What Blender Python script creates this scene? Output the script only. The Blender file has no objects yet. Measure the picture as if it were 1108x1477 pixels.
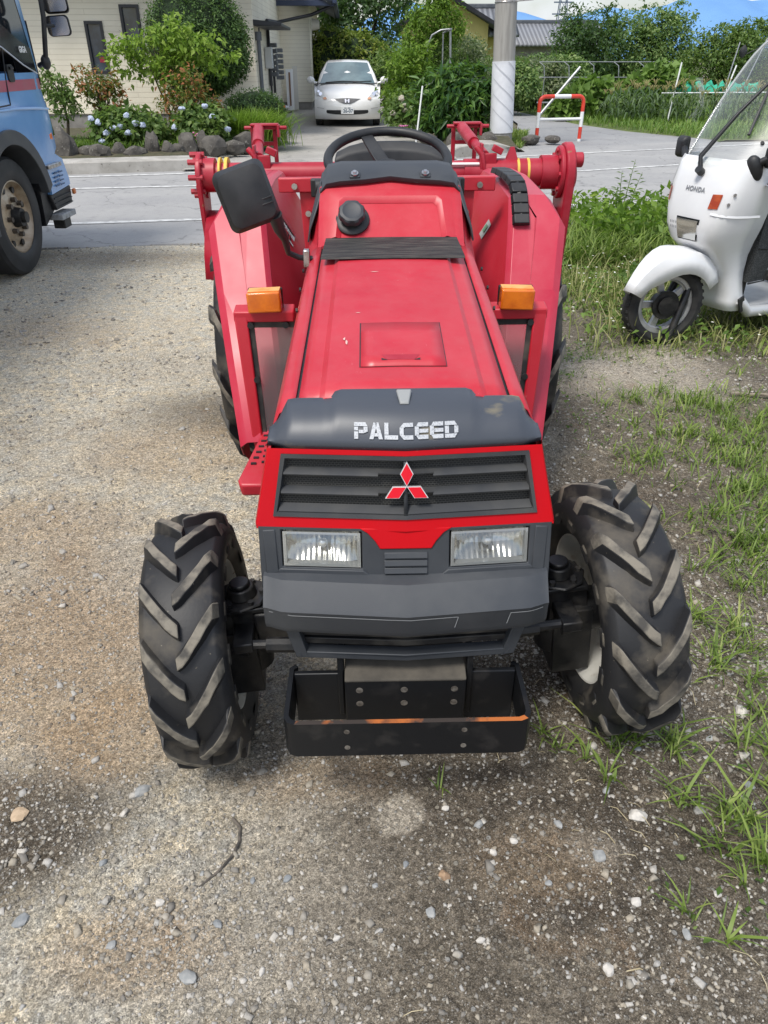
import bpy, bmesh, math, random
import numpy as np
from mathutils import Vector, Matrix
R = math.radians
rnd = random.Random(7)
rng = np.random.default_rng(11)
scene = bpy.context.scene
col = scene.collection

# ------------------------------------------------------------ mesh helpers
class MB:
    def __init__(s, off=(0, 0, 0), M=None):
        s.v = []; s.f = []; s.m = []; s.off = Vector(off); s.M = M; s.mi = 0
    def add(s, pts, faces, mi=None):
        b = len(s.v)
        for p in pts:
            p = Vector(p)
            if s.M: p = s.M @ p
            s.v.append(p + s.off)
        for f in faces:
            s.f.append([b + i for i in f]); s.m.append(s.mi if mi is None else mi)
        return s
    def box(s, c, d, rot=None, mi=None, taper=1.0):
        hx, hy, hz = d[0] / 2, d[1] / 2, d[2] / 2
        P = []
        for z, t in ((-hz, 1), (hz, taper)):
            for x, y in ((-hx, -hy), (hx, -hy), (hx, hy), (-hx, hy)):
                q = Vector((x * t, y * t, z))
                if rot: q = rot @ q
                P.append(q + Vector(c))
        return s.add(P, [(3, 2, 1, 0), (4, 5, 6, 7), (0, 1, 5, 4), (1, 2, 6, 5), (2, 3, 7, 6), (3, 0, 4, 7)], mi)
    def prism(s, front, back, mi=None):
        n = len(front)
        F = [tuple(range(n)), tuple(range(2 * n - 1, n - 1, -1))]
        F += [(i, i + n, (i + 1) % n + n, (i + 1) % n) for i in range(n)]
        return s.add(list(front) + list(back), F, mi)
    def loft(s, rows, closed=False, capa=False, capb=False, mi=None):
        n = len(rows[0]); P = [p for r in rows for p in r]; F = []
        for j in range(len(rows) - 1):
            for i in range(n if closed else n - 1):
                k = (i + 1) % n
                F.append((j * n + i, j * n + k, (j + 1) * n + k, (j + 1) * n + i))
        if capa: F.append(tuple(range(n - 1, -1, -1)))
        if capb: F.append(tuple((len(rows) - 1) * n + i for i in range(n)))
        return s.add(P, F, mi)
    def tube(s, pts, r, n=10, caps=True, closed=False, mi=None):
        pts = [Vector(p) for p in pts]; rows = []
        N = len(pts); u = None
        for i, p in enumerate(pts):
            if closed: t = pts[(i + 1) % N] - pts[i - 1]
            else: t = pts[min(i + 1, N - 1)] - pts[max(i - 1, 0)]
            t.normalize()
            if u is None:
                u = t.orthogonal().normalized()
            else:
                u = (u - t * u.dot(t))
                u = u.normalized() if u.length > 1e-6 else t.orthogonal().normalized()
            w = t.cross(u)
            rr = r[i] if isinstance(r, (list, tuple)) else r
            rows.append([p + (u * math.cos(a) + w * math.sin(a)) * rr for a in [2 * math.pi * k / n for k in range(n)]])
        if closed: rows.append(rows[0])
        return s.loft(rows, True, caps and not closed, caps and not closed, mi)
    def cyl(s, p0, p1, r0, r1=None, n=16, mi=None):
        return s.tube([p0, p1], [r0, r0 if r1 is None else r1], n, True, False, mi)
    def lathe(s, prof, c, axis='x', n=48, mi=None, closed=False):
        rows = []
        for k in range(n + 1):
            a = 2 * math.pi * k / n; r_ = []
            for (h, r) in prof:
                q = {'x': (h, r * math.cos(a), r * math.sin(a)), 'y': (r * math.cos(a), h, r * math.sin(a)), 'z': (r * math.cos(a), r * math.sin(a), h)}[axis]
                r_.append(Vector(q) + Vector(c))
            rows.append(r_)
        return s.loft(rows, closed, mi=mi)
    def blob(s, c, d, sub=2, jit=0.0, seed=0, rot=None, mi=None):
        bm = bmesh.new(); bmesh.ops.create_icosphere(bm, subdivisions=sub, radius=1)
        q = random.Random(seed); P = []
        ph = [q.uniform(0, 6) for _ in range(6)]
        for v in bm.verts:
            k = 1 + jit * (math.sin(v.co.x * 2.3 + ph[0]) * math.sin(v.co.y * 2.7 + ph[1]) + .7 * math.sin(v.co.z * 3.1 + ph[2]) + .5 * math.sin(v.co.x * 5 + v.co.y * 4 + ph[3])) + q.uniform(-jit, jit) * .35
            w = Vector((v.co.x * d[0] * k, v.co.y * d[1] * k, v.co.z * d[2] * k))
            if rot: w = rot @ w
            P.append(w + Vector(c))
        F = [tuple(v.index for v in f.verts) for f in bm.faces]
        bm.free()
        return s.add(P, F, mi)
    def build_split(s, name, mat, parent, **kw):
        # one object for each separate piece
        par = list(range(len(s.v)))
        def find(i):
            while par[i] != i: par[i] = par[par[i]]; i = par[i]
            return i
        key = {}
        for i, p in enumerate(s.v):
            k = (round(p.x, 4), round(p.y, 4), round(p.z, 4))
            if k in key: par[find(i)] = find(key[k])
            else: key[k] = i
        for f in s.f:
            for q in f[1:]: par[find(q)] = find(f[0])
        isl = {}
        for fi, f in enumerate(s.f): isl.setdefault(find(f[0]), []).append(fi)
        cl = []
        for fs in isl.values():
            vs = [s.v[q] for fi in fs for q in s.f[fi]]
            bb = [min(v[a] for v in vs) - .0015 for a in range(3)] + [max(v[a] for v in vs) + .0015 for a in range(3)]
            cl.append([bb, list(fs)])
        ch = True
        while ch:
            ch = False
            for i in range(len(cl)):
                for j in range(i + 1, len(cl)):
                    A, B = cl[i][0], cl[j][0]
                    if all(A[a] < B[a + 3] and B[a] < A[a + 3] for a in range(3)):
                        cl[i] = [[min(A[a], B[a]) for a in range(3)] + [max(A[a + 3], B[a + 3]) for a in range(3)], cl[i][1] + cl[j][1]]
                        del cl[j]; ch = True; break
                if ch: break
        last = None
        for bb, fs in cl:
            o = MB(); ix = {}
            for fi in fs:
                ff = []
                for q in s.f[fi]:
                    if q not in ix: ix[q] = len(o.v); o.v.append(s.v[q])
                    ff.append(ix[q])
                o.f.append(ff); o.m.append(s.m[fi])
            r = o.build(name, mat, parent, **kw)
            last = last or r
        return last
    def mesh(s, name):
        me = bpy.data.meshes.new(name)
        me.from_pydata([tuple(v) for v in s.v], [], s.f); me.update()
        return me
    def build(s, name, mat, parent=None, bevel=0, split=False, seg=2, ang=35, sub=0, solid=0, weld=True, label=None, flat=False, norm=True):
        if split:
            return s.build_split(name, mat, parent, bevel=bevel, seg=seg, ang=ang, sub=sub, solid=solid, weld=weld, label=label, flat=flat, norm=norm)
        me = s.mesh(name)
        mats = mat if isinstance(mat, (list, tuple)) else [mat]
        for m in mats: me.materials.append(m)
        me.polygons.foreach_set('material_index', s.m)
        bm = bmesh.new(); bm.from_mesh(me)
        if weld: bmesh.ops.remove_doubles(bm, verts=bm.verts, dist=0.00005)
        if norm: bmesh.ops.recalc_face_normals(bm, faces=bm.faces)
        bm.to_mesh(me); bm.free()
        if not flat:
            me.polygons.foreach_set('use_smooth', [True] * len(me.polygons))
            me.set_sharp_from_angle(angle=R(ang))
        o = bpy.data.objects.new(name, me); col.objects.link(o)
        if parent: o.parent = parent
        if solid:
            k = o.modifiers.new('thick', 'SOLIDIFY'); k.thickness = solid; k.offset = -1
        if bevel:
            k = o.modifiers.new('bevel', 'BEVEL'); k.width = bevel; k.segments = seg; k.limit_method = 'ANGLE'; k.angle_limit = R(32); k.harden_normals = False
        if sub:
            k = o.modifiers.new('sub', 'SUBSURF'); k.levels = sub; k.render_levels = sub
        if label: o['label'] = label
        return o

def empty(name, loc=(0, 0, 0), rz=0, label=None, cat=None, group=None, parent=None):
    o = bpy.data.objects.new(name, None); col.objects.link(o)
    o.location = loc; o.rotation_euler = (0, 0, rz)
    if parent: o.parent = parent
    return tag(o, label, cat, group)
def tag(o, label=None, cat=None, group=None, kind=None):
    if label: o['label'] = label
    if cat: o['category'] = cat
    if group: o['group'] = group
    if kind: o['kind'] = kind
    return o
def copy_tree(o, parent=None):
    c = o.copy(); col.objects.link(c)
    if parent: c.parent = parent
    for ch in list(o.children): copy_tree(ch, c)
    return c
def fast_mesh(name, V, F, mat, parent=None, smooth=False, attrs=None):
    """V (n,3), F (m,k) numpy, all faces with k corners"""
    me = bpy.data.meshes.new(name); k = F.shape[1]
    me.vertices.add(len(V)); me.vertices.foreach_set('co', np.ascontiguousarray(V, np.float32).ravel())
    me.loops.add(F.size); me.loops.foreach_set('vertex_index', np.ascontiguousarray(F, np.int32).ravel())
    me.polygons.add(len(F)); me.polygons.foreach_set('loop_start', np.arange(0, F.size, k, dtype=np.int32))
    if attrs:
        for an, av in attrs.items():
            a = me.attributes.new(an, 'FLOAT', 'POINT'); a.data.foreach_set('value', np.ascontiguousarray(av, np.float32))
    me.update(calc_edges=True); me.validate()
    if smooth: me.polygons.foreach_set('use_smooth', [True] * len(F))
    for m in (mat if isinstance(mat, (list, tuple)) else [mat]): me.materials.append(m)
    o = bpy.data.objects.new(name, me); col.objects.link(o)
    if parent: o.parent = parent
    return o
def text_mesh(txt, size, M, name, mat, parent, depth=0.002, shear=0, bold=0.0, spacing=1.0):
    cu = bpy.data.curves.new(name, 'FONT'); cu.body = txt; cu.size = size; cu.extrude = depth; cu.align_x = 'CENTER'; cu.align_y = 'CENTER'; cu.shear = shear; cu.offset = bold; cu.space_character = spacing
    t = bpy.data.objects.new(name + '_src', cu); col.objects.link(t)
    dg = bpy.context.evaluated_depsgraph_get(); dg.update()
    me = bpy.data.meshes.new_from_object(t.evaluated_get(dg))
    bpy.data.objects.remove(t); bpy.data.curves.remove(cu)
    me.transform(M); me.materials.clear(); me.materials.append(mat); me.name = name
    o = bpy.data.objects.new(name, me); col.objects.link(o)
    if parent: o.parent = parent
    return o

# ------------------------------------------------------------ materials
def nodes(name):
    m = bpy.data.materials.new(name); m.use_nodes = True
    nt = m.node_tree; b = nt.nodes['Principled BSDF']
    return m, nt, b
def N(nt, t, **kw):
    n = nt.nodes.new(t)
    for k, v in kw.items():
        if k.startswith('i_'):
            key = k[2:]
            n.inputs[int(key) if key.isdigit() else key].default_value = v
        else: setattr(n, k, v)
    return n
def c4(c): return (c[0], c[1], c[2], 1)
def noise(nt, vec, scale, detail=5, rough=.55, dist=0):
    n = N(nt, 'ShaderNodeTexNoise'); n.inputs['Scale'].default_value = scale; n.inputs['Detail'].default_value = detail
    n.inputs['Roughness'].default_value = rough; n.inputs['Distortion'].default_value = dist
    if vec is not None: nt.links.new(vec, n.inputs['Vector'])
    return n.outputs['Fac']
def ramp(nt, fac, stops):
    r = N(nt, 'ShaderNodeValToRGB'); e = r.color_ramp.elements
    while len(e) < len(stops): e.new(0.5)
    for k, (p, c) in enumerate(stops):
        e[k].position = p; e[k].color = c4(c) if isinstance(c, (tuple, list)) else (c, c, c, 1)
    nt.links.new(fac, r.inputs['Fac']); return r.outputs['Color']
def mixc(nt, fac, a, b, mode='MIX'):
    n = N(nt, 'ShaderNodeMix', data_type='RGBA', blend_type=mode)
    for k, x in ((0, fac), (6, a), (7, b)):
        if isinstance(x, (int, float)): n.inputs[k].default_value = x
        elif isinstance(x, (tuple, list)): n.inputs[k].default_value = c4(x)
        else: nt.links.new(x, n.inputs[k])
    return n.outputs[2]
def math_(nt, op, a, b=None, clamp=False):
    n = N(nt, 'ShaderNodeMath', operation=op, use_clamp=clamp)
    for k, x in ((0, a), (1, b)):
        if x is None: continue
        if isinstance(x, (int, float)): n.inputs[k].default_value = x
        else: nt.links.new(x, n.inputs[k])
    return n.outputs[0]
def bump(nt, b, h, strength=.3, dist=.01):
    n = N(nt, 'ShaderNodeBump'); n.inputs['Strength'].default_value = strength; n.inputs['Distance'].default_value = dist
    nt.links.new(h, n.inputs['Height']); nt.links.new(n.outputs[0], b.inputs['Normal']); return n
def ocoord(nt): return N(nt, 'ShaderNodeTexCoord').outputs['Object']

def PM(name, c1, c2=None, scale=6, lo=.42, hi=.62, rough=.5, r2=None, metal=0, bmp=0, bsc=40, bd=.003, coat=0, spec=.5, speck=None, speck_sc=60, speck_lo=.68, detail=6, stretch=None, dust=0):
    m, nt, b = nodes(name)
    b.inputs['Roughness'].default_value = rough; b.inputs['Metallic'].default_value = metal
    b.inputs['Coat Weight'].default_value = coat; b.inputs['Coat Roughness'].default_value = .12
    b.inputs['Specular IOR Level'].default_value = spec
    co = ocoord(nt)
    if stretch:
        mp = N(nt, 'ShaderNodeMapping'); mp.inputs['Scale'].default_value = stretch; nt.links.new(co, mp.inputs[0]); co = mp.outputs[0]
    out = c1
    if c2 is not None:
        fac = ramp(nt, noise(nt, co, scale, detail), [(lo, 0.), (hi, 1.)])
        out = mixc(nt, fac, c1, c2)
        if r2 is not None:
            k = N(nt, 'ShaderNodeMapRange'); k.inputs[3].default_value = rough; k.inputs[4].default_value = r2
            nt.links.new(fac, k.inputs[0]); nt.links.new(k.outputs[0], b.inputs['Roughness'])
    if speck is not None:
        f2 = ramp(nt, noise(nt, co, speck_sc, 3), [(speck_lo, 0.), (speck_lo + .04, 1.)])
        out = mixc(nt, f2, out, speck)
    if dust:
        gn = N(nt, 'ShaderNodeNewGeometry'); sz = N(nt, 'ShaderNodeSeparateXYZ'); nt.links.new(gn.outputs['Normal'], sz.inputs[0])
        upf = math_(nt, 'MULTIPLY', math_(nt, 'MAXIMUM', sz.outputs[2], 0.15), dust)
        f3 = math_(nt, 'MULTIPLY', upf, ramp(nt, noise(nt, co, 16, 9, .75, .2), [(.36, 0.), (.72, 1.)]), True)
        out = mixc(nt, f3, out, (.50, .34, .31))
        mp3 = N(nt, 'ShaderNodeMapping'); mp3.inputs['Scale'].default_value = (9, 1.2, 9); mp3.inputs['Rotation'].default_value = (0, 0, .25); nt.links.new(co, mp3.inputs[0])
        f4 = ramp(nt, noise(nt, mp3.outputs[0], 22, 3, .6), [(.70, 0.), (.73, .4)])
        out = mixc(nt, math_(nt, 'MULTIPLY', f4, .5), out, (.70, .28, .30))
    if isinstance(out, tuple): b.inputs['Base Color'].default_value = c4(out)
    else: nt.links.new(out, b.inputs['Base Color'])
    if bmp: bump(nt, b, noise(nt, co, bsc, 4), bmp, bd)
    return m
def glass(name, c=(1, 1, 1), rough=.02, ior=1.45, thin=.75):
    """thin clear sheet: mostly transparent with a sharp reflection"""
    m, nt, b = nodes(name); nt.nodes.remove(b)
    t = N(nt, 'ShaderNodeBsdfTransparent'); t.inputs[0].default_value = c4(c)
    g = N(nt, 'ShaderNodeBsdfGlossy'); g.inputs['Roughness'].default_value = rough
    d = N(nt, 'ShaderNodeBsdfDiffuse'); d.inputs[0].default_value = (.75, .78, .78, 1)
    fr = N(nt, 'ShaderNodeFresnel'); fr.inputs[0].default_value = ior
    a = N(nt, 'ShaderNodeMixShader'); a.inputs[0].default_value = 1 - thin
    nt.links.new(t.outputs[0], a.inputs[1]); nt.links.new(d.outputs[0], a.inputs[2])
    k = N(nt, 'ShaderNodeMixShader'); nt.links.new(fr.outputs[0], k.inputs[0]); nt.links.new(a.outputs[0], k.inputs[1]); nt.links.new(g.outputs[0], k.inputs[2])
    nt.links.new(k.outputs[0], nt.nodes['Material Output'].inputs[0])
    return m
def LEAF(name, stops, rough=.5, trans=.35):
    m, nt, b = nodes(name)
    g = N(nt, 'ShaderNodeNewGeometry'); co = ocoord(nt)
    f = math_(nt, 'ADD', math_(nt, 'MULTIPLY', g.outputs['Random Per Island'], .6), math_(nt, 'MULTIPLY', noise(nt, co, 1.6, 3), .5))
    c = ramp(nt, f, stops)
    nt.links.new(c, b.inputs['Base Color']); b.inputs['Roughness'].default_value = rough
    b.inputs['Specular IOR Level'].default_value = .35
    t = N(nt, 'ShaderNodeBsdfTranslucent'); c2 = mixc(nt, .5, c, (.25, .45, .05), 'MIX'); nt.links.new(c2, t.inputs[0])
    k = N(nt, 'ShaderNodeMixShader'); k.inputs[0].default_value = trans
    nt.links.new(b.outputs[0], k.inputs[1]); nt.links.new(t.outputs[0], k.inputs[2])
    nt.links.new(k.outputs[0], nt.nodes['Material Output'].inputs[0])
    return m

RED = (.47, .013, .028); RED2 = (.51, .024, .044)
M = {}
M['red'] = PM('red_paint', RED, RED2, 5, .35, .7, rough=.33, r2=.48, bmp=.03, bsc=30, spec=.5, dust=.09, speck=(.55, .16, .15), speck_sc=38, speck_lo=.74)
M['red_front'] = PM('red_fresh', (.50, .003, .008), (.47, .005, .012), 4, rough=.5, spec=.15, speck=(.55, .2, .15), speck_sc=45, speck_lo=.75)
M['red_fade'] = PM('red_faded', (.47, .018, .048), (.51, .034, .068), 4, .3, .7, rough=.33, r2=.48, bmp=.03, bsc=25, spec=.5, dust=.09, speck=(.42, .03, .05), speck_sc=26, speck_lo=.73)
M['red_dark'] = PM('red_dark', (.36, .008, .025), (.42, .03, .05), 9, rough=.45, speck=(.3, .1, .06), speck_sc=30, speck_lo=.7)
M['grey_pl'] = PM('grey_plastic', (.030, .035, .043), (.048, .053, .060), 7, .35, .65, rough=.5, r2=.62, bmp=.12, bsc=420, bd=.0015)
M['grey_cap'] = PM('scuffed_grey', (.052, .060, .076), (.26, .22, .13), 6, .59, .72, rough=.42, r2=.7, bmp=.1, bsc=300, bd=.001, detail=9, stretch=(1, 1.5, 2.2))
M['bumper'] = PM('bumper_grey', (.042, .047, .055), (.075, .079, .084), 5, .45, .75, rough=.5, r2=.65, bmp=.16, bsc=500, bd=.0015)
M['black_pl'] = PM('black_plastic', (.012, .013, .015), (.03, .031, .033), 10, .4, .7, rough=.45, r2=.6, bmp=.15, bsc=350, bd=.001)
M['dusty_blk'] = PM('dusty_black', (.014, .014, .015), (.11, .10, .082), 9, .45, .72, rough=.5, r2=.85, bmp=.2, bsc=80, bd=.002)
M['blk_steel'] = PM('black_steel', (.007, .008, .010), (.035, .032, .03), 12, .58, .82, rough=.42, spec=.35, r2=.7, bmp=.15, bsc=60, bd=.001, speck=(.3, .08, .02), speck_sc=22, speck_lo=.74)
M['rust'] = PM('rust', (.42, .12, .025), (.035, .026, .022), 9, .46, .56, rough=.85, bmp=.4, bsc=120, bd=.001)
M['oily'] = PM('oily_black', (.006, .0065, .008), (.035, .032, .028), 15, .48, .72, rough=.42, r2=.7, bmp=.3, bsc=50, bd=.003)
M['rubber'] = PM('tyre_rubber', (.015, .0155, .0175), (.14, .122, .095), 9, .50, .80, rough=.55, r2=.9, bmp=.25, bsc=120, bd=.0015, detail=9, speck=(.24, .21, .16), speck_sc=70, speck_lo=.72)
M['lug'] = PM('lug_top', (.20, .18, .145), (.06, .056, .05), 24, .42, .64, rough=.8, bmp=.45, bsc=160, bd=.0015, detail=9)
M['steel'] = PM('bright_steel', (.55, .55, .56), (.35, .33, .3), 30, rough=.3, metal=1)
M['chrome'] = PM('chrome', (.8, .8, .82), rough=.12, metal=1)
M['rim'] = PM('wheel_rim', (.66, .65, .60), (.32, .23, .15), 14, .58, .72, rough=.5, bmp=.15, bsc=60, speck=(.25, .1, .04), speck_sc=18, speck_lo=.68)
M['white_let'] = PM('letter_white', (.46, .48, .51), (.30, .32, .35), 300, .50, .62, rough=.5)
M['emb_red'] = PM('emblem_red', (.66, .006, .02), rough=.4, spec=.3)
M['emb_white'] = PM('emblem_edge', (.8, .8, .8), rough=.25, metal=.6)
M['amber'] = PM('amber_lens', (.78, .20, .012), (.55, .11, .008), 14, .4, .65, rough=.18, coat=.6, bmp=.25, bsc=160, bd=.002)
M['amber_top'] = PM('amber_faded', (.80, .42, .14), (.75, .30, .07), 20, rough=.5)
M['white'] = PM('white_paint', (.82, .83, .83), (.77, .78, .77), 3, rough=.3, coat=.3)
M['sticker'] = PM('sticker', (.72, .72, .7), rough=.5)
M['yellow'] = PM('yellow_mark', (.75, .52, .08), (.6, .4, .06), 30, rough=.55)
M['slat'] = PM('slat_plastic', (.030, .033, .038), (.06, .06, .058), 8, .45, .7, rough=.6, bmp=.1, bsc=300, bd=.001)
M['dust_plate'] = PM('dusty_plate', (.095, .084, .068), (.05, .045, .038), 14, .4, .65, rough=.9, bmp=.3, bsc=60)
M['tab'] = PM('grey_tab', (.28, .29, .29), rough=.5)

def mesh_mat():
    m, nt, b = nodes('grille_mesh')
    co = ocoord(nt); mp = N(nt, 'ShaderNodeMapping'); mp.inputs['Rotation'].default_value = (R(90), 0, 0); nt.links.new(co, mp.inputs[0])
    br = N(nt, 'ShaderNodeTexBrick'); br.inputs['Scale'].default_value = 70; br.inputs['Color1'].default_value = (.002, .002, .002, 1); br.inputs['Color2'].default_value = (.003, .003, .003, 1)
    br.inputs['Mortar'].default_value = (.055, .055, .05, 1); br.inputs['Mortar Size'].default_value = .05; br.inputs['Mortar Smooth'].default_value = .3
    br.inputs['Brick Width'].default_value = .55; br.inputs['Row Height'].default_value = .3
    nt.links.new(mp.outputs[0], br.inputs[0]); nt.links.new(br.outputs['Color'], b.inputs['Base Color']); b.inputs['Roughness'].default_value = .6
    bump(nt, b, br.outputs['Fac'], .6, .003)
    return m
M['gmesh'] = mesh_mat()
def lens_mat():
    m, nt, b = nodes('fluted_lens'); nt.nodes.remove(b)
    g = N(nt, 'ShaderNodeBsdfGlossy'); g.inputs['Roughness'].default_value = .05
    t = N(nt, 'ShaderNodeBsdfTransparent'); t.inputs[0].default_value = (.93, .95, .95, 1)
    w = N(nt, 'ShaderNodeTexWave', wave_type='BANDS', bands_direction='X'); w.inputs['Scale'].default_value = 30; w.inputs['Distortion'].default_value = .4
    nt.links.new(ocoord(nt), w.inputs[0])
    bp = N(nt, 'ShaderNodeBump'); bp.inputs['Strength'].default_value = .12; bp.inputs['Distance'].default_value = .004; nt.links.new(w.outputs['Fac'], bp.inputs['Height']); nt.links.new(bp.outputs[0], g.inputs['Normal'])
    k = N(nt, 'ShaderNodeMixShader'); k.inputs[0].default_value = .2
    nt.links.new(t.outputs[0], k.inputs[1]); nt.links.new(g.outputs[0], k.inputs[2]); nt.links.new(k.outputs[0], nt.nodes['Material Output'].inputs[0])
    return m
M['lens'] = lens_mat()
M['reflector'] = PM('lamp_reflector', (.82, .82, .80), (.6, .58, .52), 12, rough=.16, metal=1, bmp=.1, bsc=40)
def refl():
    m, nt, b = nodes('fluted_reflector'); b.inputs['Metallic'].default_value = .9; b.inputs['Base Color'].default_value = (.50, .50, .48, 1); b.inputs['Roughness'].default_value = .2
    w = N(nt, 'ShaderNodeTexWave', wave_type='BANDS', bands_direction='X'); w.inputs['Scale'].default_value = 26; w.inputs['Distortion'].default_value = 1.2
    nt.links.new(ocoord(nt), w.inputs[0]); bump(nt, b, w.outputs['Fac'], .22, .004)
    return m
M['fluted'] = refl()
M['clear'] = glass('clear_sheet', (.93, .95, .95), .28, 1.38, .93)
M['smoke'] = glass('smoke_sheet', (.80, .68, .70), .08, 1.45, .90)
M['dkglass'] = PM('dark_glass', (.012, .016, .02), rough=.06, spec=.8)
# ============================================================ TRACTOR
T0 = 1.5
tr = empty('tractor', (0.048, T0, 0), R(1.1), 'red compact four wheel drive tractor with faded bonnet parked on bare dirt', 'tractor')
tr.rotation_euler = (0, R(-.35), R(1.1))
def TB(): return MB(off=(0, -T0, 0))
def sm(x, a, b):
    t = max(0, min(1, (x - a) / (b - a))); return t * t * (3 - 2 * t)
def lerp(a, b, t): return a + (b - a) * t
def prow(x, k=.026, w=.3): return -k * (1 - min(1, abs(x) / w))

# --- bonnet: raised middle, seams at x = +-.232
def hz(D):   # height of the bonnet centre
    return lerp(.968, 1.100, sm(D, 1.30, 2.62) * .0 + (D - 1.47) / .95)
b = TB(); xs = [-.222, -.20, -.178, -.165, -.1, 0, .1, .165, .178, .20, .222]; zs = [-.006, -.003, -.001, .010, .013, .0145, .013, .010, -.001, -.003, -.006]
rows = []
for k in range(13):
    D = lerp(1.485, 2.425, k / 12); w = lerp(1.03, .97, k / 12)
    rows.append([(x * w, D, hz(D) + z) for x, z in zip(xs, zs)])
b.loft(rows)
hood = b.build('hood', M['red'], tr, solid=.004, ang=25)
# access lid with finger recess, standing 2 mm proud, with a dark joint around it
def hood_pt(x, D, up=0): return (x, D, hz(D) + lerp(.0145, .013, min(1, abs(x) / .1)) + up)
lx0, lx1, l0, l1 = -.098, .098, 1.612, 1.836
lx0 += .005; lx1 += .005
b = TB()
def strip(b, x0, x1, d0, d1, up, nx=6, nd=4):
    b.loft([[hood_pt(lerp(x0, x1, i / nx), lerp(d0, d1, j / nd), up) for i in range(nx + 1)] for j in range(nd + 1)])
strip(b, lx0 - .003, lx1 + .002, l0 - .002, l1 + .002, .0008)
b.build('lid_joint', M['black_pl'], hood)
b = TB(); strip(b, lx0, lx1, l0, l1, .0022)
lid = b.build('access_lid', M['red'], hood, solid=.002)
b = TB()
P = [hood_pt(-.045, 1.665, .0028), hood_pt(.045, 1.665, .0028), hood_pt(.032, 1.640, .0032), hood_pt(-.032, 1.640, .0032)]
b.add(P, [(0, 1, 2, 3)])
b.build('finger_recess', M['red_dark'], hood)
b = TB()
for s in (-1, 1):
    b.add([hood_pt(s * .045, 1.648, .0034), hood_pt(s * .045, 1.638, .0034), hood_pt(s * .030, 1.638, .0034)], [(0, 1, 2)])
b.build('recess_notch', M['black_pl'], hood, split=True)
# scuffs where the paint is chipped through
b = TB()
for (x, D, a, c) in ((-.128, 1.735, .004, .016), (-.133, 1.752, .003, .009), (.075, 1.66, .003, .002), (-.055, 2.17, .012, .002), (-.10, 1.9, .008, .0016), (.03, 2.33, .01, .004)):
    n = 7; q = [(x + a * math.cos(k * 6.283 / n) * rnd.uniform(.5, 1.2), D + c * math.sin(k * 6.283 / n) * rnd.uniform(.5, 1.2)) for k in range(n)]
    b.add([hood_pt(u, v, .0012) for u, v in q], [tuple(range(n))])
b.build('paint_chip', PM('bare_primer', (.62, .42, .38), rough=.6), hood, split=True)
# bonnet sides below the seam
for s in (-1, 1):
    b = TB(); rows = []
    for k in range(13):
        t = k / 12; D = lerp(1.475, 2.43, t); z = hz(D)
        sec = [(.236, -.006), (.252, -.007), (.270, -.018), (.284, -.045), (.293, -.10), (.300, -.20), (.304, -.36)]
        w = lerp(1.0, .93, t)
        rows.append([(s * x * w, D - (0.05 if zz < -.04 else 0) * (1 - t) * min(1, abs(zz) * 2.2), z + zz) for x, zz in sec])
    b.loft(rows)
    sp = b.build('side_panel', M['red'], tr, solid=.003 * (1 if s > 0 else 1), ang=30)
    b = TB()
    b.loft([[(s * (.2185 * lerp(1.03, .97, k / 12)), lerp(1.485, 2.43, k / 12), hz(lerp(1.485, 2.43, k / 12)) - .012), (s * (.2365 * lerp(1, .94, k / 12) + .001), lerp(1.485, 2.43, k / 12), hz(lerp(1.485, 2.43, k / 12)) - .012)] for k in range(13)])
    b.build('seam_gap', M['black_pl'], tr)
    b = TB()
    for q in range(3):
        D = 2.02 + q * .14
        b.cyl((s * .268, D, hz(D) - .03), (s * .2735, D, hz(D) - .03), .006, n=8)
    b.build('panel_bolt', M['dusty_blk'], sp, split=True)
# --- dark cap at the front of the bonnet
b = TB(); rows = []
xs = [-.290, -.286, -.272, -.25, -.235, -.21, -.175, -.155, -.148, -.135, -.07, 0, .07, .135, .148, .155, .175, .21, .235, .25, .272, .286, .290]
for x in xs:
    ax = abs(x); e = sm(ax, .24, .290); mid = 1 - sm(ax, .142, .162)
    pr = prow(x, .024, .29)
    top = .978 + .014 * mid - .070 * e ** 1.6
    D1 = 1.500 + .012 * mid - .02 * e
    rows.append([(x, 1.4015 + pr + .015 * e, .9045), (x, 1.399 + pr + .015 * e, .915), (x, 1.402 + pr + .016 * e, lerp(.926, .918, e)), (x, 1.425 + pr + .016 * e, lerp(.950, .922, e) + .004 * mid), (x, 1.448 + pr + .016 * e, lerp(.965, .925, e) + .010 * mid), (x, D1 - .012, top), (x, D1, top - .003), (x, D1 + .004, top - .016)])
b.loft(rows)
cap = b.build('hood_cap', M['grey_cap'], tr, solid=.004, ang=40)
b = TB()
b.prism([(-.017, 1.482, .9945), (.017, 1.482, .9945), (.010, 1.444, .980), (-.010, 1.444, .980)], [(-.015, 1.482, .9995), (.015, 1.482, .9995), (.008, 1.446, .985), (-.008, 1.446, .985)])
b.build('cap_tab', M['tab'], cap, bevel=.0015)
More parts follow.
